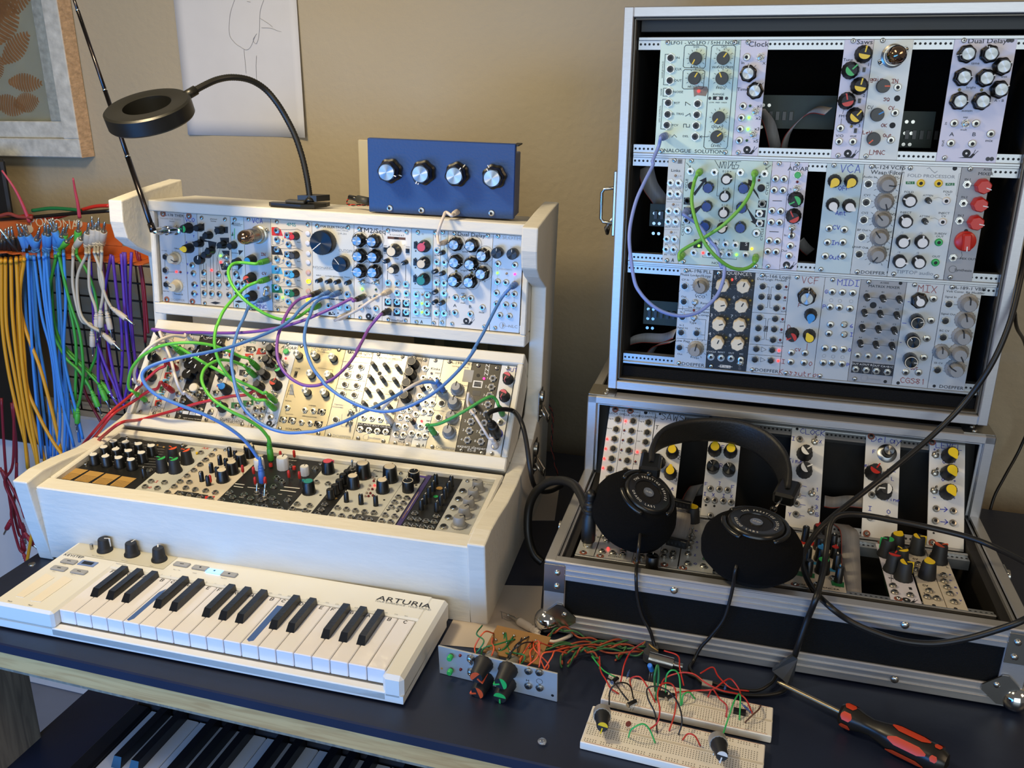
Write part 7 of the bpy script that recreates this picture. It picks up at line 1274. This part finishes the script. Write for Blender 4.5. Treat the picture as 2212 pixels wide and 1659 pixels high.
# each hanging cable: colour, plug tip pixel or None, pixels down the cord, end plug (pixel of tail, pixel of tip) or None
HG = {'yellow': 'yellow patch cables hanging from the holder', 'lblue': 'blue patch cables hanging from the holder', 'hgreen': 'green patch cables hanging from the holder', 'hwhite': 'white patch cables hanging from the holder', 'violet': 'purple patch cables hanging from the holder', 'dred': 'dark red cables hanging at far left'}
def hang(label, c, tip, way, end=None, h=.085, grp=True):
    root = empty('patch_cable', TR(0, 0, 0), label, 'patch cable', HG[c] if grp else None)
    P = [atw(w_[0], w_[1], HPL_, (w_[2] if len(w_) > 2 else h)) for w_ in way]
    if tip:
        a = atw(way[0][0], way[0][1]-14, HPL_, .035); t = atw(tip[0], tip[1], HPL_, .05); d = (a-t).normalized(); L0 = .047; s_ = 1.45
        tt = a-d*.030*s_*1.0; plug_at(root, tt, d, c, s_, True); P = [tt+d*.029*s_, P[0]+V(0, 0, .004)]+P
    if end:
        q0 = atw(end[0], end[1], HPL_, end[4] if len(end) > 4 else h); q1 = atw(end[2], end[3], HPL_, end[4] if len(end) > 4 else h); d = (q0-q1).normalized(); s_ = 1.15; pp = q0-d*.030*s_; plug_at(root, pp, d, c, s_, True); P = P+[q0]
    mb = MB(); mb.tube(smooth_path(P, 6), .0026 if c != 'yellow' else .0031, 9, cmat(c)); mb.build('cord', root)
Y = [((5, 505), [(3, 572), (5, 700), (18, 800), (40, 900), (55, 960), (62, 1015)]), ((12, 490), [(12, 572), (14, 700), (30, 800), (48, 900), (60, 1012)]), ((18, 487), [(24, 572), (27, 680), (40, 800), (60, 920), (80, 1000), (86, 1080), (70, 1150), (58, 1215)]), ((26, 500), [(36, 570), (42, 700), (50, 800), (65, 900), (82, 1005), (80, 1090), (78, 1150), (86, 1195)]),
     ((42, 503), [(46, 568), (38, 660), (45, 780), (62, 860), (75, 920), (98, 1000)]), ((14, 512), [(50, 568), (42, 650), (58, 720), (85, 790), (105, 860), (120, 920), (134, 988)]), ((93, 495), [(52, 566), (43, 640), (52, 760), (60, 840), (85, 900), (112, 950), (136, 985)])]
for i, (t, w_) in enumerate(Y): hang('yellow patch cable with black plug hanging at the left of the orange holder', 'yellow', t, w_, None, .08+.006*(i % 4))
B_ = [((52, 482), [(52, 565), (58, 700), (75, 800), (85, 900), (95, 990)]), ((58, 500), [(66, 565), (75, 700), (90, 850), (105, 990)]), ((88, 480), [(75, 565), (90, 680), (110, 760), (120, 860), (118, 985)]), ((64, 515), [(85, 562), (103, 700), (120, 800), (130, 900), (125, 985)]), ((97, 493), [(100, 560), (112, 700), (125, 800), (140, 900), (138, 985)]),
      ((104, 500), [(105, 560), (115, 680), (135, 760), (142, 860), (150, 975)]), ((136, 500), [(124, 558), (133, 700), (140, 800), (148, 880), (146, 980)]), ((118, 500), [(138, 556), (142, 650), (138, 760), (150, 830), (168, 900), (179, 948)]), ((44, 505), [(60, 565), (70, 760), (78, 860), (90, 990)]), ((112, 482), [(95, 562), (100, 650), (118, 760), (130, 850), (160, 965)]), ((122, 490), [(120, 558), (128, 700), (132, 820), (163, 900), (172, 955)]), ((82, 505), [(72, 566), (82, 720), (98, 820), (108, 900), (110, 985)])]
for i, (t, w_) in enumerate(B_): hang('blue patch cable in the dense blue bunch hanging from the orange holder', 'lblue', t, w_, None, .06+.009*(i % 5))
hang('green patch cable hanging furthest left of the green ones with plug tip low', 'hgreen', (116, 482), [(130, 556), (145, 640), (158, 700), (165, 760), (163, 840)], (163, 868, 164, 900), .07, False)
hang('green patch cable ending in the lowest green plug beside the blue bunch', 'hgreen', (154, 463), [(128, 556), (150, 650), (172, 720), (180, 800), (173, 860)], (168, 880, 167, 915), .08, False)
hang('green patch cable ending in the left plug of the angled pair', 'hgreen', (184, 483), [(120, 560), (105, 640), (112, 710), (140, 770), (170, 800), (190, 830)], (197, 843, 213, 880), .075, False)
hang('green patch cable ending in the middle green plug of the angled group', 'hgreen', None, [(110, 600), (118, 700), (140, 755), (175, 790), (200, 815)], (213, 830, 232, 870), .065, False)
hang('green patch cable ending in the rightmost angled green plug', 'hgreen', None, [(125, 650), (130, 730), (165, 775), (195, 805)], (212, 820, 240, 852), .055, False)
hang('green patch cable curving right among the white plugs', 'hgreen', (170, 485), [(166, 552), (190, 590), (206, 640), (212, 700), (210, 760), (195, 800), (185, 830)], None, .06, False)
W_ = [((182, 505), [(158, 556), (158, 620), (175, 690), (196, 700)], (199, 711, 200, 757)), ((190, 500), [(186, 552), (167, 600), (172, 670), (190, 700)], (216, 716, 252, 748)), ((200, 483), [(205, 550), (222, 600), (222, 640)], (217, 668, 217, 718)), ((207, 485), [(193, 552), (193, 620), (205, 660)], (208, 675, 210, 720)), ((213, 480), [(212, 550), (215, 600), (226, 640)], (230, 672, 240, 718)), ((224, 500), [(220, 548), (218, 600), (228, 640)], (240, 664, 268, 685))]
for i, (t, w_, e_) in enumerate(W_): hang('white patch cable with its lower plug hanging near the wire grid', 'hwhite', t, w_, e_, .085+.007*(i % 3))
V_ = [[(195, 560), (200, 640), (205, 720), (220, 790), (240, 850), (258, 880)], [(240, 550), (226, 630), (215, 720), (212, 800), (216, 880)], [(243, 552), (253, 640), (262, 700), (264, 780), (258, 860)], [(262, 548), (268, 640), (275, 740), (280, 800), (268, 870)], [(270, 545), (275, 650), (290, 760), (302, 830)], [(284, 545), (281, 640), (288, 740), (298, 820)], [(210, 740), (228, 790), (246, 830), (262, 875)], [(228, 700), (240, 780), (258, 850), (270, 880)], [(266, 545), (270, 700), (282, 800), (280, 850)]]
for i, w_ in enumerate(V_): hang('purple patch cable hanging between the wire grid and the white rack', 'violet', None, w_, None, .055+.008*(i % 4))
R_ = [([(3, 860), (8, 950), (14, 1030), (24, 1100)], (26, 1120, 3, 1165)), ([(25, 870), (35, 960), (34, 1050), (30, 1100), (40, 1150)], (46, 1160, 54, 1200)), ([(0, 1010), (20, 1060), (38, 1110), (44, 1140)], (48, 1130, 58, 1182)), ([(36, 1000), (35, 1060), (24, 1110), (40, 1180)], (50, 1195, 60, 1215)), ([(4, 1015), (24, 1050), (45, 1090), (55, 1120)], (46, 1085, 60, 1128)), ([(30, 860), (28, 1000), (10, 1040), (30, 1090)], (52, 1150, 78, 1182))]
for i, (w_, e_) in enumerate(R_): hang('dark red cable with moulded plug in the tangle at the far left', 'dred', None, w_, e_, .05+.006*i)
for k, (w_) in enumerate(([(222, 560), (230, 650), (232, 760), (240, 840)], [(294, 540), (306, 600), (312, 680), (314, 740)], [(300, 548), (311, 620), (318, 700), (320, 720)], [(170, 800), (185, 850), (200, 880), (220, 915)])):
    hang('thin dark red cable behind the grid, %s' % ('beside the white plugs', 'touching the rack side', 'behind the rack side', 'below the green plugs')[k], 'dred', None, w_, None, .03, False)
# boxes seen in the gap under the top tray of the rack
p0 = at(893, 728, FW, .10); p1 = at(1062, 768, FW, .10)
mb = MB(); mb.box((p0.x, p1.y-.08, .02), (p1.x, p0.y+.01, .10), mat('olive_grey_board', '6f725c', .7), bev=.002)
for x in (.038, .113): mb.box((p0.x+x, p1.y-.08, .1001), (p0.x+x+.016, p0.y+.008, .1004), mat('beige_tape', 'a09a7a', .6))
for y in (0, .004, .008): mb.box((p1.x-.03, p0.y-.012-y, .1001), (p1.x-.025, p0.y-.010-y, .1004), C('ink'))
tag(mb.build('taped_box', None, FW), 'olive grey box with beige tape strips seen through the gap in the white rack', 'box')

# ------------------------------------------------------------------ loose module on the desk
QB = V(-.0698, .7788, .0003); e_ = (V(.05, .7379, .0003)-QB).normalized(); nn_ = V(e_.y, -e_.x, 0); s_ = -.10
upv = (-nn_*sin(s_)+V(0, 0, cos(s_))).normalized(); outv = e_.cross(upv)
LMM = Matrix((e_, upv, outv)).transposed().to_4x4(); LMM.translation = QB
LZ = (920, 1300, .18083)
md_ = Module(LMM, -.0002, .1287, 'loose_module', 'loose aluminium module panel standing on the desk with wiring behind it', 'alu', LZ, None, 0, .0365)
md_.o['category'] = 'synth module'
md_.run('''B 3 7 grn 275 690;B 3 7 grn 275 860;l ro 403 652 410 818;w 115 _ 520 700 525 860;k soft 625 860 130 org 1.35;k soft 640 1045 250 org 1.35;k soft 920 935 250 grn 1.35;k soft 905 1100 180 grn 1.35;j n 1215 845 1345 860 1215 1020 1350 1045;O 3.2 ink 1357 950;t 1215 940 5 ink H;o 1.5 hole 1513 1118;o 1.3 gold 190 795''')
mb = MB(); mb.box((.035, .008, -.024), (.12, .0095, -.002), mat('tan_stripboard', '8f6a3a', .6)); mb.box((.045, .030, -.055), (.105, .0315, -.012), mat('tan_stripboard', '8f6a3a', .6))
for i in range(14): mb.sphere((.048+i*.004, .0325, -.02-.012*(i % 3)), .0014, STEEL, n=8)
mb.build('wiring_board', md_.o)
mb = MB(); 
for x in (.055, .078): mb.cyl(.008, -.014, -.002, 24, mat('pot_case', '8e8a80', .4, .5), TR(x, .026, 0))
mb.build('potentiometer', md_.o)
random.seed(3)
for c, n_ in (('org', 9), ('dgrn', 5), ('blk', 3)):
    for i in range(n_):
        x = random.uniform(.035, .12); y = random.uniform(.02, .036); x2 = min(.128, max(.03, x+random.uniform(-.03, .03)))
        P = smooth_path([V(x, y, -.004), V(x+random.uniform(-.01, .01), y+random.uniform(.004, .014), -.012), V((x+x2)/2, y+random.uniform(.006, .018), -.022), V(x2, .032, -.034-random.uniform(0, .015))], 6)
        mb = MB(); mb.tube(P, .0008, 6, C(c)); mb.build('hookup_wire', md_.o)

# ------------------------------------------------------------------ breadboards
BRD = mat('breadboard_plastic', 'ece5d8', .5); HOLM = mat('breadboard_hole', '6f6a5e', .7)
def breadboard(o, e, L, W_, name, label, z=.0005, h=.0085):
    ex = Vector(e).normalized(); ey = V(-ex.y, ex.x, 0); M = Matrix((ex, ey, V(0, 0, 1))).transposed().to_4x4(); M.translation = V(o[0], o[1], z)
    r = empty(name, M, label, 'breadboard', None); mb = MB(); mb.box((0, 0, 0), (L, W_, h), BRD, bev=.0008); mb.box((0, W_*.5-.0015, h-.0002), (L, W_*.5+.0015, h+.0001), mat('bread_groove', 'cfc6b4', .6)); mb.build('body', r)
    mb = MB()
    n = int(L/.00254)-2; rows = [.0035, .0060]+[W_*.5-.0035-i*.00254 for i in range(5)]+[W_*.5+.0035+i*.00254 for i in range(5)]+[W_-.0060, W_-.0035]
    for j, y in enumerate(rows):
        for i in range(n):
            if (j < 2 or j > 11) and i % 6 == 5: continue
            x = .0035+i*.00254; mb.add([(x-.00045, y-.00045, h+.0002), (x+.00045, y-.00045, h+.0002), (x+.00045, y+.00045, h+.0002), (x-.00045, y+.00045, h+.0002)], [(0, 1, 2, 3)], HOLM)
    mb.build('contact_holes', r); mb = MB()
    for y, c in ((.0015, 'org'), (W_-.0015, 'org')): mb.add([(.004, y-.0002, h+.0002), (L-.004, y-.0002, h+.0002), (L-.004, y+.0002, h+.0002), (.004, y+.0002, h+.0002)], [(0, 1, 2, 3)], mat('faded_red_line', 'c98a70', .6))
    mb.build('supply_lines', r); return r, M
e1_ = V(.1573, -.0498, 0); oF = V(.0703, .6719, 0); oB = V(.0949, .7325, 0); e2_ = V(.1582, -.0486, 0)
bf, MF = breadboard(oF, e1_, .165, .0535, 'breadboard', 'front solderless breadboard carrying two black knobs')
bk, MK = breadboard(oB, e2_, .165, .0430, 'breadboard', 'back solderless breadboard crowded with red, green and black jumper wires', h=.0085)
BZ = (1200, 1360, .25316)
for x, y, c, lb in ((390, 760, 'yel', 'knob with a yellow stripe on the front breadboard'), (1385, 1000, 'wht', 'knob with a white stripe on the front breadboard')):
    p = at(BZ[0]+x*BZ[2], BZ[1]+y*BZ[2], MF, .018); T = MF @ TR(p.x, p.y, .009); r = empty('potentiometer', T, 'black '+lb, 'knob')
    dirv = V(-.08, -.95, .22); TT = aim(V(0, .004, .010), MF.inverted().to_3x3() @ dirv)
    mb = MB(); mb.cyl(.0085, -.006, .003, 28, mat('pot_shell', 'b5b0a6', .35, .5), TT); 
    for k in (-.003, 0, .003): mb.tube([TT @ V(k, -.006, -.002), V(TT.translation.x+k, TT.translation.y-.006, 0)], .0006, 6, NICK)
    mb.build('body', r); mb = MB(); mb.lathe([(.0078, 0), (.0076, .003), (.0062, .006), (.0056, .019), (.005, .020), (0, .020)], 28, SOFT, TT @ TR(0, 0, .003), flute=.05, nfl=14); k_ = mb.build('knob', r)
    mb = MB(); T3 = TT @ TR(0, 0, .003) @ RZ(2.9); mb.box((-.0006, .0046, .005), (.0006, .0068, .0204), C(c), T3); d_cap(mb, .0048, .020, C(c)); mb.v = mb.v[:8]+[tuple(T3 @ Vector(v)) for v in mb.v[8:]]; mb.build('inlay', k_)
def jw(c, pts, lb, lift=None, r=.0008):
    """jumper wire: first and last pixels sit on a board, the ones between hang over the desk at the heights given"""
    P = []; n = len(pts)
    for i, q_ in enumerate(pts):
        z = q_[2] if len(q_) > 2 else .0095+(lift or .018)*sin(pi*i/(n-1)); P.append(atw(BZ[0]+q_[0]*BZ[2], BZ[1]+q_[1]*BZ[2], Matrix(), z))
    mb = MB(); mb.tube(smooth_path(P, 8), r, 7, C(c)); tag(mb.build('jumper_wire'), lb, 'wire')
jw('grn', [(622, 918), (650, 850), (740, 805), (800, 850), (850, 965)], 'green jumper wire arched over the middle of the front breadboard')
jw('red', [(1085, 940), (1130, 890), (1190, 910), (1235, 990)], 'short red jumper wire near the right knob of the front breadboard', .012)
jw('red', [(805, 850), (870, 790), (890, 680), (870, 560), (900, 470), (985, 462), (1028, 540), (1020, 700), (970, 865)], 'red jumper wire making a tall loop joining both breadboards', .03)
jw('blk', [(868, 885), (850, 720), (790, 590), (785, 500), (870, 487), (970, 530), (1050, 640), (1080, 780), (1050, 898)], 'black jumper wire looping from the back breadboard to the front one', .03)
jw('blk', [(458, 640), (462, 540), (500, 475), (580, 452), (640, 490), (665, 590)], 'black jumper wire arched at the left end of the back breadboard', .022)
jw('blk', [(420, 400), (500, 450), (560, 530), (620, 605)], 'straight black jumper wire at the left end of the back breadboard', .006)
jw('red', [(375, 230, .012), (385, 350, .014), (430, 430, .016), (470, 500, .014), (540, 548)], 'red wire coming from the twisted bundle to the back breadboard', .01)
jw('grn', [(310, 230, .01), (400, 340, .014), (470, 385, .014), (535, 412)], 'green wire coming from the twisted bundle to the back breadboard', .01)
jw('red', [(760, 105, .012), (650, 180, .025), (590, 290, .03), (560, 430, .02), (555, 450)], 'red wire arching down left from the bare components', .01)
jw('red', [(645, 500), (640, 420), (720, 405), (790, 500), (850, 620)], 'red jumper wire arched left of centre on the back breadboard', .018)
jw('dgrn', [(850, 520), (845, 400), (870, 305), (880, 400), (855, 600)], 'tall dark green jumper loop at the centre of the back breadboard', .03, .0013)
jw('grn', [(940, 560), (945, 400), (1000, 345), (1055, 400), (1070, 650)], 'green jumper wire arched right of centre on the back breadboard', .026)
jw('red', [(890, 520), (930, 420), (1060, 370), (1180, 380), (1290, 460), (1420, 520), (1600, 570), (1680, 715)], 'long red jumper wire sweeping along the back breadboard', .026)
jw('red', [(1035, 535), (1200, 520), (1340, 510), (1440, 440), (1500, 425), (1570, 520), (1580, 600)], 'red jumper wire running level then arching near the right of the back breadboard', .022)
jw('red', [(1300, 575), (1340, 510), (1400, 590), (1460, 650), (1455, 745)], 'red jumper wire bending down at the right part of the back breadboard', .014)
jw('red', [(925, 180, .02), (1045, 225, .02), (1060, 330, .02), (1095, 480)], 'red wire dropping from the bare components onto the back breadboard', .01)
jw('red', [(1235, 375, .012), (1340, 322, .014), (1390, 400, .016), (1500, 500, .016), (1650, 525, .012)], 'red and green pair wire lying behind the right of the breadboards', .01)
jw('grn', [(1415, 935), (1480, 740), (1530, 600), (1575, 560), (1570, 770)], 'green jumper wire from the right knob up to the back breadboard', .022)
jw('grn', [(1080, 640), (1090, 560), (1140, 535), (1190, 590)], 'small green jumper arch at the centre of the back breadboard', .01)
jw('brn', [(1615, 795), (1680, 730), (1735, 680), (1750, 645)], 'dark brown jumper wire at the right end of the back breadboard', .008)
def comp(x, y, kind, lb, z=.012, ang=0, tilt=1.2):
    P = atw(BZ[0]+x*BZ[2], BZ[1]+y*BZ[2], Matrix(), z); T = TR(*P) @ RZ(ang) @ RX(tilt); mb = MB()
    if kind == 'cap': mb.lathe([(.0025, -.0055), (.0025, .0050), (.0022, .0056), (0, .0056)], 18, BLK, T); mb.box((.0018, -.0007, -.005), (.00265, .0007, .005), C('lgry'), T); mb.cyl(.0021, .0056, .0058, 16, STEEL, T)
    if kind == 'bcap': mb.lathe([(.0026, -.006), (.0026, .006), (.002, .0066), (0, .0066)], 18, mat('blue_capacitor', '1a78d8', .3), T)
    if kind == 'disc': mb.lathe([(0, -.001), (.0028, -.0006), (.0028, .0006), (0, .001)], 20, mat('brown_disc', '7a3226', .4), T)
    if kind == 'ic': mb.box((-.009, -.0032, -.001), (.009, .0032, .003), BLK)if 0 else mb.box((-.006, -.0032, -.001), (.006, .0032, .0032), BLK, TR(*P) @ RZ(ang), bev=.0003)
    if kind == 'reg': mb.box((-.005, -.0006, 0), (.005, .0006, .0085), NICK, TR(*P) @ RZ(ang)); mb.box((-.005, -.0025, -.006), (.005, .0015, 0), BLK, TR(*P) @ RZ(ang))
    if kind == 'res': mb.lathe([(.0005, -.008), (.0005, -.0035), (.0012, -.003), (.0010, 0), (.0012, .003), (.0005, .0035), (.0005, .008)], 10, mat('blue_resistor', '3f5a96', .4), T)
    if kind in ('cap', 'bcap', 'disc'):
        for s2 in (-.0012, .0012): mb.tube([T @ V(s2, 0, -.005 if kind != 'disc' else -.0), V(P.x+s2, P.y-.001, .0085)], .0003, 5, NICK)
    tag(mb.build({'cap': 'electrolytic_capacitor', 'bcap': 'electrolytic_capacitor', 'disc': 'disc_capacitor', 'ic': 'integrated_circuit', 'reg': 'voltage_regulator', 'res': 'resistor'}[kind]), lb, 'electronic component')
comp(650, 630, 'cap', 'black capacitor lying at the front edge of the back breadboard, left part', .016, -.9, 1.5); comp(978, 575, 'cap', 'black capacitor at the centre of the back breadboard', .018, -.9, 1.5); comp(505, 435, 'cap', 'small black capacitor at the left end of the back breadboard', .014, -.6, 1.4)
comp(812, 325, 'bcap', 'bright blue capacitor standing behind the back breadboard', .024, -.5, .6); comp(622, 805, 'disc', 'brown disc capacitor on the front breadboard', .016, .3, 1.5)
comp(905, 560, 'ic', 'black chip at the centre of the back breadboard', .0095, -.3); comp(1570, 710, 'ic', 'black chip at the right end of the back breadboard', .0095, -.3)
comp(1290, 490, 'reg', 'voltage regulator with metal tab on the back breadboard', .018, -.3); comp(620, 380, 'res', 'blue resistor at the rear left of the back breadboard', .014, -.3, 1.5); comp(1450, 490, 'res', 'blue resistor at the rear right of the back breadboard', .014, -.4, 1.5); comp(1625, 665, 'res', 'blue resistor above the right chip of the back breadboard', .013, .4, 1.5)
# loose control pots lying behind the breadboards
p = dk_(1410, 1395, .010)
rt = empty('bare_potentiometers', TR(*p), 'cluster of bare potentiometers with soldered wires behind the breadboards', 'electronic component')
mb = MB(); mb.box((-.007, -.006, -.010), (.006, .006, .001), C('dgry'), bev=.001); mb.cyl(.008, -.008, .002, 20, C('dgry'), TR(-.004, -.013, 0)); mb.build('body', rt)
mb = MB(); mb.lathe([(.0065, -.014), (.0065, .012), (.003, .013), (.003, .022)], 20, NICK, aim(V(.006, -.026, 0), V(.9, -.25, -.1))); mb.build('metal_bushing', rt)
mb = MB(); mb.tube([(-.004, 0, .002), (-.002, -.008, .004), (.004, -.012, .002)], .0008, 6, C('gold')); mb.tube([(-.008, .004, .002), (-.012, -.002, .003)], .0012, 6, C('gold')); mb.build('solder_lug', rt)
# twisted wire bundles
def twist(pts, lb, n=3, r=.0011, R=.0022):
    P = smooth_path([dk_(x, y, z) for x, y, z in pts], 16); rt_ = empty('twisted_wire', TR(0, 0, 0), lb, 'wire')
    for k, c in enumerate(('org', 'dgrn')):
        mb = MB(); mb.tube([p+V(.3*R*sin(i*.24+k*pi), R*sin(i*.24+k*pi), R*cos(i*.24+k*pi)) for i, p in enumerate(P)], r, 7, mat('hookup_'+c, {'org': '9c4226', 'dgrn': '356a3e'}[c], .5)); mb.build('strand', rt_)
twist([(1183, 1378, .004), (1200, 1362, .012), (1225, 1360, .012), (1262, 1378, .006), (1300, 1388, .005), (1350, 1396, .005), (1395, 1402, .004)], 'twisted red and green wire arching highest behind the loose module')
twist([(1178, 1394, .003), (1215, 1392, .004), (1270, 1390, .006), (1310, 1388, .006), (1360, 1384, .005), (1400, 1392, .004)], 'straight twisted red and green wire along the front of the case')
twist([(1170, 1400, .003), (1220, 1396, .005), (1290, 1397, .006), (1330, 1395, .006), (1352, 1400, .003), (1338, 1418, .003), (1330, 1422, .003)], 'twisted red and green wire with a bent end pointing at the breadboard')
twist([(1214, 1438, .003), (1212, 1420, .003), (1226, 1408, .006), (1262, 1402, .008), (1300, 1404, .005), (1370, 1412, .004), (1400, 1408, .004)], 'lowest twisted red and green wire ending left on the desk')
twist([(1226, 1437, .003), (1245, 1412, .006), (1258, 1402, .012), (1275, 1408, .010), (1292, 1424, .008), (1296, 1440, .01)], 'twisted wire pair bent over in an inverted V near the loose module')
# papers, plug, bead
PAP2 = mat('beige_paper', 'b9ada0', .75)
def sheet(pts, lb, z=.0006):
    P = [atw(x, y, Matrix(), z) for x, y in pts]; mb = MB(); mb.add([(p.x, p.y, z) for p in P]+[(p.x, p.y, z-.0004) for p in P], [(0, 1, 2, 3), (7, 6, 5, 4), (0, 4, 5, 1), (1, 5, 6, 2), (2, 6, 7, 3), (3, 7, 4, 0)], PAP2); return tag(mb.build('paper_sheet'), lb, 'paper')
ps = sheet([(950, 1392), (1160, 1412), (1172, 1266), (1020, 1262)], 'beige paper with a pencil doodle on the desk between rack and flight case')
mb = MB()
for st in ([(1080, 1320), (1100, 1328), (1112, 1332)], [(1083, 1322), (1085, 1336)], [(1088, 1336), (1098, 1341), (1104, 1341)]):
    ribbon(mb, [tuple(atw(x, y, Matrix(), .0008))[:2] for x, y in st], .0007, PEN, .0008)
mb.build('pencil_doodle', ps)
sheet([(1125, 1124), (1198, 1124), (1212, 1029), (1166, 1028)], 'beige paper standing out on the dark desk behind the thick cable loop')
a = dk_(1107, 1334, .0042); b = dk_(1125, 1344, .0045); d_ = (b-a).normalized(); rt = empty('audio_plug', TR(0, 0, 0), 'white audio plug lying on the beige paper beside the ball corner', 'plug')
plug_at(rt, dk_(1117, 1340, .0047), d_, 'white', 1.15, True); mb = MB(); mb.tube(smooth_path([dk_(1143, 1357, .0045), dk_(1158, 1368, .004), dk_(1175, 1380, .003), dk_(1200, 1386, .003), dk_(1235, 1372, .003)], 6), .0021, 8, cmat('white')); mb.build('cord', rt)
p = dk_(1171, 1606, .0); mb = MB(); mb.sphere((0, 0, .0022), .0042, mat('clear_bead', 'e8eef8', .05, trans=.9), n=18, sc_=(1, 1, .6)); tag(mb.build('glass_bead', None, TR(p.x, p.y, .0003)), 'small clear glass bead on the dark desk', 'bead')
# screwdriver
A = dk_(1678.7, 1472.4, .013); B = dk_(1812, 1545, .013); E_ = dk_(2049, 1652, .013); d_ = (E_-A).normalized(); sd = empty('screwdriver', aim(A, d_), 'screwdriver with black and orange handle lying on the desk', 'screwdriver')
La = (B-A).length; Lh = (E_-B).length; mb = MB(); mb.lathe([(.0006, 0), (.0020, .004), (.0024, .010), (.0024, La+.002)], 16, mat('screwdriver_shaft', 'b4a487', .3, .9)); mb.box((-.0022, -.0004, 0), (.0022, .0004, .008), STEEL); mb.build('shaft', sd)
HB_ = mat('black_rubber_grip', '1a1712', .35); OR = mat('orange_grip', 'c8401e', .4)
prof_ = [(.0095, 0), (.0118, .003), (.0118, .014), (.0095, .022), (.0085, .030), (.0105, .040), (.0132, .050), (.0134, Lh-.016), (.0128, Lh-.008), (.009, Lh-.002), (0, Lh)]
mb = MB(); mb.lathe(prof_, 36, HB_, TR(0, 0, La), flute=.05, nfl=6); mb.build('handle', sd)
mb = MB()
def stripe(a_, z0, z1, R0, w_=.0042):
    vs = []; n = 10
    for i in range(n+1):
        t = i/n; z = z0+(z1-z0)*t; ww = w_*min(1, (4*min(t, 1-t)+.25))
        for k in (-1, 0, 1): an_ = a_+k*ww/R0; vs.append(((R0+.0002)*cos(an_), (R0+.0002)*sin(an_), La+z))
    mb.add(vs, [(i*3+k, i*3+k+1, i*3+k+4, i*3+k+3) for i in range(n) for k in (0, 1)], OR, None, True)
for i in range(6): stripe(i*pi/3+.5, .048, Lh-.018, .0136); stripe(i*pi/3+.5, .003, .0135, .0120); stripe(i*pi/3+.5, Lh-.0145, Lh-.008, .0134, .003)
mb.build('orange_inlays', sd)
